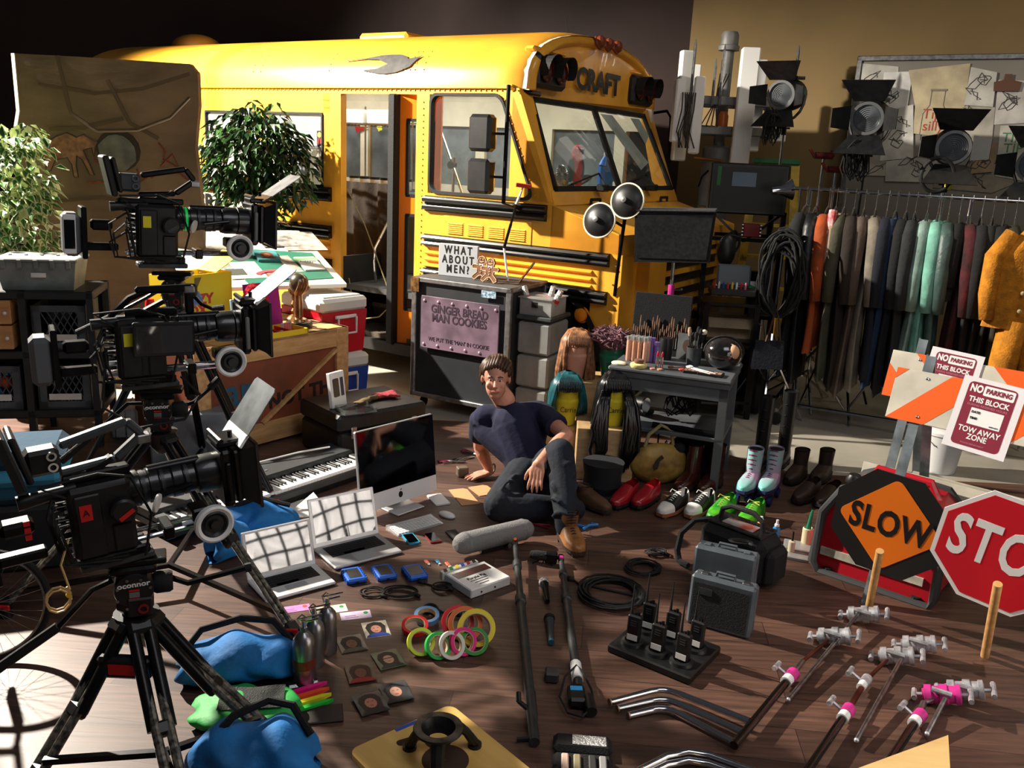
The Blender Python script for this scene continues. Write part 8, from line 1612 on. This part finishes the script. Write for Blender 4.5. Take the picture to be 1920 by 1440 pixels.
# ================================================================ CINEMA CAMERAS
FLG=mt('brushed_french_flag',(96,102,106),.4,metal=.5,var=.2,scale=14); HIN=mt('white_tape_hinge',(232,232,232),.5)
LENSM=mt('lens_barrel_black',(20,20,21),.35,coat=.3)
def cam_rig(M,lb,label_m,letter,kind):
    g=T('cinema_camera',lb,'camera',M=M); X=RY(90)
    MB().bx(-.10,.06,-.06,.06,-.12,.09,b=.012).bx(-.085,-.02,-.068,-.058,-.11,.07,b=.004).bx(.0,.05,-.068,-.058,-.11,-.03,b=.004).o('camera_body',BLK,g)
    MB().bx(-.075,-.045,-.0705,-.068,.0,.045).o('coloured_tag',label_m,g,0)
    if letter: txt(letter,.026,INK,g,TR(-.060,-.071,.022)@RX(90))
    MB(TR(.03,-.062,.01)@RX(90)).lathe([(.034,0),(.034,.022),(.028,.028),(.001,.028)],24).o('rotary_knob',BLK,g); MB(TR(.035,-.091,.0)@RY(-30)).bx(-.022,.022,-.001,.001,-.006,.006).o('knob_stripe',REDP if kind==1 else DGR,g,0)
    b=MB(TR(0,0,.035)@X); b.lathe([(.001,.05),(.048,.05),(.052,.07),(.052,.085),(.046,.09),(.046,.11),(.05,.112),(.05,.135),(.045,.14),(.045,.17),(.049,.175),(.049,.20),(.044,.205),(.044,.235),(.052,.24),(.056,.26),(.056,.30),(.001,.30)],32); b.o('lens_barrel',LENSM,g)
    for x in (.092,.142,.207): MB(TR(x,0,.035)@X).ring(.0475,.044,0,.010,40).o('focus_gear_ring',mt('gear_ring',(60,60,62),.4,metal=.5) if not(kind==3 and x<.1) else mt('green_lens_ring',(20,190,80),.4,emit=.3),g)
    MB(TR(.235,0,.078)@X).cyl((0,0,-.12),(0,0,.02),.016,n=12).o('lens_motor',BLKM,g)
    # matte box, shade and flag
    b=MB(); b.bx(.30,.33,-.078,.078,-.06,.115,b=.008).bx(.335,.355,-.074,.074,-.052,.108,b=.006).o('filter_stage',BLKM,g); MB().bx(.31,.325,-.088,-.078,-.04,.08,b=.004).o('filter_tray_edge',GRY if kind!=1 else BLKM,g)
    b=MB(); i0=[(.355,-.065,-.045),(.355,.065,-.045),(.355,.065,.10),(.355,-.065,.10)]; i1=[(.40,-.094,-.068),(.40,.094,-.068),(.40,.094,.123),(.40,-.094,.123)]
    b.add(i0+i1,[(0,1,5,4),(1,2,6,5),(2,3,7,6),(3,0,4,7)]); b.add([(x+.004,y*.96,.0275+(z-.0275)*.96) for x,y,z in i0+i1],[(4,5,1,0),(5,6,2,1),(6,7,3,2),(7,4,0,3)]); b.bx(.395,.403,-.097,.097,.121,.128).bx(.395,.403,-.097,-.092,-.07,.126).bx(.395,.403,.092,.097,-.07,.126).bx(.395,.403,-.097,.097,-.073,-.066); b.o('matte_box_shade',BLK,g,0)
    MB(TR(.3301,0,.0275)@X).lathe([(.001,0),(.046,0)],24,cap=False).o('front_glass',WGLS,g)
    fa={1:-52,2:-38,3:-36}[kind]; fl_=MB(TR(.375,0,.14)@RY(fa)).prism([(.0,-.085),(.155,-.085),(.165,-.075),(.165,.075),(.155,.085),(0,.085)],0,.003).o('top_flag',FLG,g,0)
    MB(TR(.375,0,.14)@RY(fa)).bx(-.03,.012,-.085,.085,-.003,.005,b=.002).o('flag_hinge',HIN if kind!=3 else BLKM,g); MB().bx(.30,.37,-.05,.05,.115,.135,b=.005).cyl((.31,-.06,.14),(.31,.06,.14),.008,n=8).cyl((.34,-.05,.145),(.34,-.05,.165),.007,n=8).o('flag_bracket',BLKM,g)
    # follow focus
    MB().bx(.20,.25,-.10,-.03,-.07,-.03,b=.006).cyl((.225,-.13,-.055),(.225,-.09,-.055),.014,n=12).o('follow_focus_gearbox',BLKM,g)
    F=TR(.245,-.135,-.065)@RZ(4)@RX(90); w=MB(F).lathe([(.038,.0),(.048,-.004),(.054,-.002),(.054,.014),(.048,.018),(.038,.012)],36,cap=False).o('follow_focus_ring',WHT,g); MB(F).lathe([(.040,-.004),(.040,.012),(.034,.016),(.026,.010),(.016,.010),(.014,.022),(.001,.022)],28).o('follow_focus_hub',BLK,w)
    MB(TR(.115,-.085,.012)@RY(18)@RX(90)@RY(60)).lathe([(.001,-.004),(.026,-.004),(.027,0),(.026,.004),(.001,.004)],24).o('white_marking_disk',mt('matt_white_disk',(214,212,204),.6),g); MB().cyl((.12,-.06,.02),(.22,-.06,.035),.007,n=8).o('drive_shaft',BLKM,g)
    for y in (-.03,.03): MB().cyl((-.13,y,-.105),(.29,y,-.105),.0075,n=10).o('support_rod',CHR,g)
    MB().bx(-.07,.09,-.045,.045,-.145,-.118,b=.005).bx(.13,.16,-.045,.045,-.125,-.085,b=.004).o('rod_bridge',BLKM,g); MB().bx(-.09,.10,-.04,.04,-.165,-.145,b=.004).o('dovetail_plate',DGR,g)
    # battery and rear plate
    MB().bx(-.30,-.235,-.055,.055,-.12,.045,b=.016).o('battery',mt('battery_grey',(92,94,98),.5),g); MB().bx(-.235,-.215,-.06,.06,-.13,.07,b=.004).bx(-.215,-.10,-.02,.02,-.10,-.07,b=.005).bx(-.20,-.12,-.03,.03,-.02,.02,b=.01).o('battery_plate',BLKM,g)
    if kind==3: MB().bx(-.30,-.255,-.062,-.056,-.11,.04,b=.004).o('white_phone_frame',WHT,g); MB().bx(-.296,-.259,-.0635,-.062,-.09,.02).o('dark_phone_screen',SCR,g,0)
    if kind==1:
        for k in range(3): MB().bx(-.205,-.19,-.035,-.03,.0+.02*k-.03,.014+.02*k-.03).o('red_connector',REDP,g,0)
    # viewfinder monitor and top handle
    if kind==1: U=TR(-.02,0,.0)
    elif kind==3: U=TR(.0,0,.0)
    else: U=TR(.02,0,.0)
    if kind!=2:
        MB(U@TR(-.19,-.01,.19)@RY(-12)).bx(-.012,.012,-.075,.075,-.075,.08,b=.006).bx(.016,.034,-.065,.065,-.065,.07,b=.006).o('viewfinder_monitor',BLK,g)
        MB(U).bx(-.155,-.075,-.035,.03,.135,.205,b=.01).o('viewfinder_block',DGR if kind==3 else BLK,g)
        for z in (.187,.157): MB(U@TR(-.095,-.036,z)@RX(90)).ring(.0125,.0075,0,.006,20).o('socket_ring',CHR,g)
    b=MB(U)
    if kind==2: b.tube([(-.13,0,.05),(-.12,0,.10),(-.06,0,.155),(.0,0,.18),(.10,0,.175)],.012,8).bx(-.04,.14,-.015,.015,.17,.195,b=.008).bx(.12,.15,-.015,.015,.09,.195,b=.008)
    else: b.bar((-.07,0,.20),(.10,0,.235),.03,.022,b=.006).bar((.10,0,.235),(.135,0,.19),.03,.022,b=.006).bar((.135,0,.19),(.06,0,.135),.03,.022,b=.006).bar((.06,0,.135),(-.08,0,.125),.03,.02,b=.006)
    b.o('top_handle',DGR if kind==1 else BLKM,g); MB(U).bx(-.08,.09,-.02,.02,.09,.115,b=.005).bar((-.03,0,.10),(.05,0,.14),.03,.015).o('handle_base',BLKM,g)
    MB(U).cyl((-.19,-.03,.075),(-.05,-.03,.085),.020,.014,n=14).o('viewfinder_tube',BLK,g); MB(U).bx(.12,.155,-.018,.018,.165,.19,b=.003).o('handle_hook',STL,g)
    if kind==2:
        mn=MB(TR(.05,-.10,.02)@RY(2)).bx(-.10,.10,-.008,.010,-.055,.065,b=.005).o('side_monitor',BLK,g); MB(TR(.05,-.1095,.02)@RY(2)).bx(-.09,.09,-.001,.0,-.042,.052).o('monitor_glass',mt('grey_reflecting_glass',(52,48,48),.05,ior=2.2),mn,0)
    rnd=random.Random(kind*5); 
    for k in range(9):
        z0=.06-.018*k; x1=rnd.uniform(-.2,-.12); MB().tube([(-.10,-.03+.01*(k%3),z0),(-.135,-.05,z0+.01),(x1,-.06-.01*(k%4),z0-.03),(x1+.02,-.05,-.12),(-.05+.02*k,-.06,-.14+.01*(k%3))],.0042,5).o('power_cable',RUB,g) if k<6 else None
        MB().cyl((-.10,-.02+.01*(k%3),z0),(-.122,-.02+.01*(k%3),z0),.008,n=8).o('cable_plug',STL if k%2 else BLKM,g)
    MB().tube([(-.1,-.05,.07),(-.16,-.07,.12),(-.02,-.08,.13),(.06,-.07,.10),(.10,-.07,-.02),(.07,-.07,-.14)],.004,5).o('loop_cable',RUB,g)
    MB().tube([(-.14,-.06,-.05),(-.16,-.09,-.20),(-.05,-.11,-.28),(.10,-.10,-.27),(.16,-.09,-.19),(.10,-.07,-.12)],.005,6).o('loop_cable',RUB,g) if kind==2 else None
    if kind==1: MB().tube([(-.11+.03*math.cos(t*PI/5)-.05,-.09,-.20+.035*math.sin(t*PI/5)+.003*t*.3) for t in range(22)],.0032,5).tube([(-.13,-.09,-.17),(-.14,-.08,-.10),(-.11,-.06,-.04)],.0032,5).o('tan_cable_loop',mt('tan_cable',(196,160,100),.5),g); MB().cyl((-.135,-.095,-.185),(-.135,-.085,-.185),.007,n=8).o('yellow_plug',mt('yellow_plug',(210,160,40),.5),g)
    if kind==3: MB().bx(-.145,-.13,-.045,-.035,.06,.075).bx(-.16,-.06,-.03,.03,.085,.11,b=.01).o('yellow_tag_box',YLP if 0 else BLK,g)
    dx={1:.0,2:.02,3:.05}[kind]
    for o in g.children:
        n=o.name.split('.')[0]
        if n in ('filter_stage','filter_tray_edge','matte_box_shade','front_glass','top_flag','flag_hinge','flag_bracket'): o.location.x=dx
        elif n in ('follow_focus_gearbox','follow_focus_ring','drive_shaft'): o.location.x=dx*.8
        elif n in ('battery','white_phone_frame','dark_phone_screen','battery_plate'): o.location.x=-.06
    MB(TR(0,0,.035)@RY(90)).lathe([(.05,.30),(.058,.305),(.058,.305+dx),(.001,.305+dx)],32).o('lens_barrel',LENSM,g)
    for y in (-.03,.03): MB().cyl((.28,y,-.105),(.29+dx,y,-.105),.0075,n=10).o('support_rod',CHR,g)
    return g
def tripod(apx,feet,lb,hx,pan,kind,M_h,silver=True):
    """fluid head + bowl + three two-stage legs; all coordinates world"""
    g=T('tripod',lb,'tripod',(apx.x,apx.y,0)); IM=TR(-apx.x,-apx.y,0); h=MB(IM@M_h)
    H_=IM@M_h
    MB(H_).bx(-.10,.10,-.04,.04,.075,.095,b=.004).bx(-.07,.07,-.05,.05,.05,.076,b=.008).o('head_top_plate',BLKM,g)
    MB(H_@TR(0,-.055,0)@RX(90)).lathe([(.001,-.11),(.056,-.11),(.060,-.10),(.060,-.01),(.056,0),(.001,0)],32).o('tilt_drum',BLK,g); MB(H_).bx(-.055,.055,-.05,.05,-.09,-.0,b=.02).o('head_body',BLK,g)
    txt('oconnor',.024,WHT,g,H_@TR(0,-.0565,.022)@RX(90)@RZ(3),sx=1.15,bold=.0006)
    for z in (.004,-.026): MB(H_).bx(-.014,.016,-.058,-.056,z-.004,z+.002).o('red_bar',REDP,g,0)
    MB(H_).bx(-.014,.016,-.058,-.056,-.021,-.003).o('grey_number_plate',GRY,g,0)
    for k in range(8): a=R(45*k+20); MB(H_@TR(.052*math.cos(a),-.057,.052*math.sin(a)-.01)@RX(90)).lathe([(.001,0),(.005,0),(.005,.003),(.001,.003)],8,cap=False).o('drum_screw',STL,g)
    MB(H_@TR(.018,-.0,-.055)).bx(-.04,.035,-.062,-.05,-.035,.03,b=.006).o('brake_cover',BLK,g); MB(H_@TR(.025,-.062,-.06)@RX(90)).ring(.016,.010,0,.006,20).o('red_dial',mt('dark_red_dial',(120,26,26),.4),g)
    MB(H_@TR(.085,0,-.005)@RY(90)).lathe([(.001,-.03),(.030,-.03),(.036,-.02),(.036,.02),(.030,.03),(.001,.03)],24).o('drag_knob',RUB,g)
    a=H_@V(0,0,-.09); ap=V(0,0,apx.z); MB().cyl(a,ap+V(0,0,.01),.045,n=20).o('bowl_clamp',BLKM,g); MB().tube([ap+V(0,0,.03),ap+V(0,0,-.02),ap+V(0,0,-.07)],[.07,.062,.02],20).o('bowl_casting',BLK,g)
    for q in pan:
        P=[H_@V(*x) for x in q]; MB().tube(P[:-1],.010,8).o('pan_bar',BLKM,g); MB().cyl(P[-2],P[-1],.016,n=10).o('pan_grip',RUB,g)
    for i,f in enumerate(feet):
        f=V(f[0]-apx.x,f[1]-apx.y,f[2] if len(f)>2 else 0); d=(f-ap).normalized(); s=d.cross(V(0,0,1)).normalized(); top=ap+V(f.x,f.y,0).normalized()*.055
        mid=mix(top,f,.52); 
        for k in (-1,1):
            MB().cyl(top+s*k*.024,mid+s*k*.024,.020 if kind==1 else .017,n=12).o('upper_leg_tube',BLKM,g)
            MB().cyl(mix(top,f,.30)+s*k*(.020 if kind==1 else .010),f+V(0,0,.05)+s*k*(.020 if kind==1 else .012),.015 if kind==1 else .011,n=10).o('lower_leg_tube',mt('carbon_silver_tube',(120,116,106),.35,metal=.7,var=.4,scale=60) if silver else BLKM,g)
        MB().bar(mid+s*-.03,mid+s*.03,.05,.045,up=tuple(d),b=.008).o('leg_clamp',BLK,g); MB().bar(top-s*.04,top+s*.04,.05,.05,up=tuple(d),b=.012).o('leg_hinge',BLK,g)
        MB().bar(f+V(0,0,.055)-s*.03,f+V(0,0,.055)+s*.03,.03,.06,up=tuple(d),b=.01).cyl(f+V(0,0,.035),f+V(0,0,.0),.022,.026,n=12).o('leg_foot',BLK,g); MB().bx(f.x-.03,f.x+.03,f.y-.03,f.y-.018,.04,.065,b=.004).o('red_foot_clip',REDP,g)
    c=V(sum(f[0] for f in feet)/3-apx.x,sum(f[1] for f in feet)/3-apx.y,.12)
    for f in feet: f=V(f[0]-apx.x,f[1]-apx.y,.10); MB().bar(c,mix(c,f,.93),.02,.02).o('spreader_arm',BLKM,g)
    return g
def F2(px,py): p=fl(px,py); return (p.x,p.y)
# front
c1=at(200,950,2.5); Mc1=TR(*c1)@RZ(35)@RY(-4)@Matrix.Scale(1.12,4); cam_rig(Mc1,'front cinema camera with a red tag, nearest the photographer',REDP,'A',1)
h1=Mc1@V(.04,0,-.25); ap=V(h1.x,h1.y,h1.z-.13)
t=tripod(ap,(F2(500,1392),F2(345,1560),F2(70,1480)),'front tripod with shiny carbon legs, carrying the nearest camera',0,[[(.10,.02,-.0),(.16,-.02,-.012),(.34,-.01,.012),(.36,-.01,.014)],[(-.06,-.02,.03),(-.12,-.03,.01),(-.22,-.05,-.09),(-.40,-.07,-.20)]],1,TR(*h1)@RZ(22))
MB(TR(-ap.x,-ap.y,0)@TR(ap.x,ap.y-.10,ap.z-.10)).bx(-.085,.085,-.02,.02,-.045,.03,b=.01).o('mid_level_block',BLK,t); MB(TR(-ap.x,-ap.y,0)@TR(ap.x,ap.y-.10,ap.z-.10)).bx(-.045,.045,-.023,-.02,-.025,.010).o('red_label',REDP,t,0)
# middle
c2=at(272,640,3.6); Mc2=TR(*c2)@RZ(30)@RY(-1)@Matrix.Scale(1.2,4); cam_rig(Mc2,'middle cinema camera with a side monitor on its left flank',YLP,None,2)
h2=Mc2@V(.03,0,-.25); ap=V(h2.x,h2.y,h2.z-.13)
tripod(ap,(F2(548,1200),(-2.05,3.25),(-1.55,4.2)),'middle tripod standing behind the front camera',0,[[(.08,.02,.0),(.14,.02,.02),(.20,.10,.06),(.24,.12,.10)],[(-.06,-.02,.03),(-.12,-.02,.03),(-.28,-.02,-.12),(-.40,-.02,-.22)]],2,TR(*h2)@RZ(14))
# rear
c3=at(300,425,4.6); Mc3=TR(*c3)@RZ(32)@RY(2)@Matrix.Scale(1.28,4); cam_rig(Mc3,'rear cinema camera with a green lens ring, highest in the photo',YLP,None,3)
h3=Mc3@V(.05,0,-.255); ap=V(h3.x,h3.y,h3.z-.13)
tripod(ap,(F2(515,952),(-2.35,4.35),(-1.9,5.15)),'tall rear tripod under the highest camera, dark legs before the crate',0,[[(.08,.02,-.02),(.14,.0,-.08),(.20,-.02,-.10),(.26,-.02,-.09)],[(-.06,-.02,-.0),(-.14,-.03,-.05),(-.30,-.10,-.14),(-.46,-.14,-.22)]],3,TR(*h3)@RZ(8),silver=False)
# ================================================================ THINGS INSIDE THE BUS
def bw(x,y,z,rz=0): return BM@TR(x,y,z)@RZ(rz)
RF=mt('red_parrot_feathers',(196,20,44),.8,bump=.8,bscale=60); GF=mt('teal_parrot_wing',(20,86,90),.8,bump=.8,bscale=60)
g=T('plush_parrot','red plush parrot with teal wings standing on the dashboard','toy',M=bw(.05,.98,1.72,-20)@Matrix.Scale(1.15,4))
b=MB(); b.ball((0,0,.13),(.055,.05,.10),16,12).ball((.01,0,.26),(.042,.04,.045),14,10).ball((0,0,.2),(.045,.04,.06),12,10).tube([(0,.02,.06),(0,.04,-.02)],[.04,.02],8); b.o('parrot_body',RF,g,180,remesh=.006,sm=3)
for s_ in (-1,1): MB().ball((0,s_*.05,.12),(.035,.018,.09),12,10).o('wing',GF,g,180)
MB().tube([(.035,0,.265),(.065,0,.262),(.07,0,.235)],[.02,.016,.003],8).o('beak',BLK,g); MB().ball((.035,-.028,.275),.008,8,6).o('eye',WHT,g)
g=T('detergent_jug','blue liquid jug with a white neck on the dashboard','jug',M=bw(.12,1.42,1.70,-30)); b=MB(); b.bx(-.05,.05,-.07,.07,0,.22,b=.03).tube([(0,-.03,.20),(0,-.01,.28)],[.05,.025],10).tube([(0,.03,.06),(0,.10,.08),(0,.09,.19),(0,.03,.22)],.014,8); b.o('jug_body',mt('vivid_blue_plastic',(40,120,220),.25),g); MB().cyl((0,-.01,.27),(0,-.01,.32),.02,n=12).o('jug_cap',WHT,g)
g=T('ribbed_metal_disc','round ribbed silver disc leaning on the left of the dashboard','disc',M=bw(.12,.62,1.80)@RY(80)); b=MB(); b.lathe([(.001,.0),(.03,.01),(.03,.03),(.05,.02),(.085,.01),(.10,0)],36,cap=False)
for k in range(30): a=k*PI/15; b.bar((.06*math.cos(a),.06*math.sin(a),.018),(.10*math.cos(a),.10*math.sin(a),.004),.004,.01)
b.o('disc_body',STL,g,0)
g=T('cardboard_carton','brown cardboard carton seen through the windshield beside the parrot','box',M=bw(-.1,.72,1.6)); MB().bx(-.1,.1,-.18,.14,0,.22,b=.004).o('box_body',mt('reddish_cardboard',(140,90,60),.8),g)
g=T('wire_shelf','chrome wire shelf loaded with white bins inside the bus door','shelf',M=bw(-3.0,1.88,.76))
for x in (-.35,.35):
    for y in (-.2,.2): MB().cyl((x,y,0),(x,y,1.66),.011,n=8).o('shelf_post',CHR,g)
for z in (.1,.55,1.45):
    b=MB(); b.bx(-.36,.36,-.21,-.205,z-.03,z-.024).bx(-.36,.36,-.21,-.205,z,z+.006).bx(-.36,.36,.2,.205,z,z+.006)
    for k in range(16): b.cyl((-.36+.048*k,-.208,z-.027),(-.336+.048*k,-.208,z+.003),.002,n=4); b.cyl((-.36+.048*k,-.2,z),(-.36+.048*k,.2,z),.002,n=4)
    b.o('wire_tier',CHR,g,0)
for k,(x,lb) in enumerate(((-.2,'left white bin on the top wire shelf in the bus'),(.18,'right white bin on the top wire shelf in the bus'))): tag(MB(bw(-3.0+x,1.83,2.216)).bx(-.16,.16,-.15,.15,0,.15,b=.01).o('white_bin',mt('milky_bin',(216,214,206),.4)),lb,'bin')
tag(MB(bw(-2.2,1.28,.76)).bx(-.5,.5,-.3,.3,0,.80,b=.02).o('black_counter',BLK),'black food counter just inside the bus door','counter')
for k in range(6):
    x=-2.62+.14*k; o=T('food_jar',['white lidded jar, first in the row on the bus counter','white lidded jar, second in the row on the bus counter','white lidded jar, third in the row on the bus counter','white lidded jar, fourth in the row on the bus counter','orange bagged snack jar on the bus counter','last dark lidded jar on the bus counter'][k],'jar',M=bw(x,1.1,1.561)); MB().lathe([(.045,0),(.05,.01),(.05,.09),(.001,.09)],16).o('jar_body',mt('jar_fill_%d'%(k==4),(220,214,200) if k!=4 else (210,120,70),.3),o); MB().cyl((0,0,.09),(0,0,.115),.052,n=16).o('jar_lid',BLK,o)
tag(MB(bw(-3.7,2.33,2.18)@RX(90)).prism([(-.04,.03),(-.02,-.05),(.18,.02)],0,.003).o('pennant',mt('red_black_pennant',(150,30,34),.7)),'small red pennant on the far wall inside the bus','flag')
g=T('emergency_lettering','EMERGENCY EXIT lettering on the far inner wall of the bus','sign',M=bw(-3.0,2.34,2.31)); MB().bx(-.32,.32,0,.004,-.05,.05).o('sign_strip',BIN,g,0); txt('EMERGENCY EXIT',.07,INK,g,TR(0,-.001,0)@RX(90))
tag(MB(bw(-3.35,2.33,2.2)@RX(90)).prism([(.05*math.cos(i*PI/5)*(1 if i%2 else .7),.05*math.sin(i*PI/5)*(1 if i%2 else .7)) for i in range(10)],0,.003).o('yellow_star_note',mt('lime_paper',(206,214,50),.7)),'lime yellow star note on the far inner wall of the bus','note')
g=T('bus_stand','tilted chrome grip stand visible through the side window of the bus','stand',M=bw(-1.2,.9,.76)); MB().cyl((-.28,0,1.62),(.15,0,.75),.014,n=8).o('boom_arm',CHR,g); MB().cyl((0,0,.0),(0,0,1.15),.014,n=8).o('stand_pole',CHR,g); MB().cyl((-.02,-.03,1.08),(-.02,.03,1.08),.035,n=12).o('grip_knuckle',BLKM,g)
for k in range(3): a=R(120*k+40); MB().cyl((0,0,.75),(.22*math.cos(a),.22*math.sin(a),.35),.008,n=6).o('leg',WHT,g)
g=T('driver_seat','black high backed driver seat seen through the windshield','seat',M=bw(-.62,1.75,.76)); MB().bx(-.22,.22,-.22,.22,.35,.48,b=.05).bx(-.26,-.12,-.22,.22,.45,1.15,b=.05).bx(-.1,.1,-.1,.1,0,.36).o('seat_shell',BLK,g)
MB().bx(0,0,0,0,0,0) if 0 else None
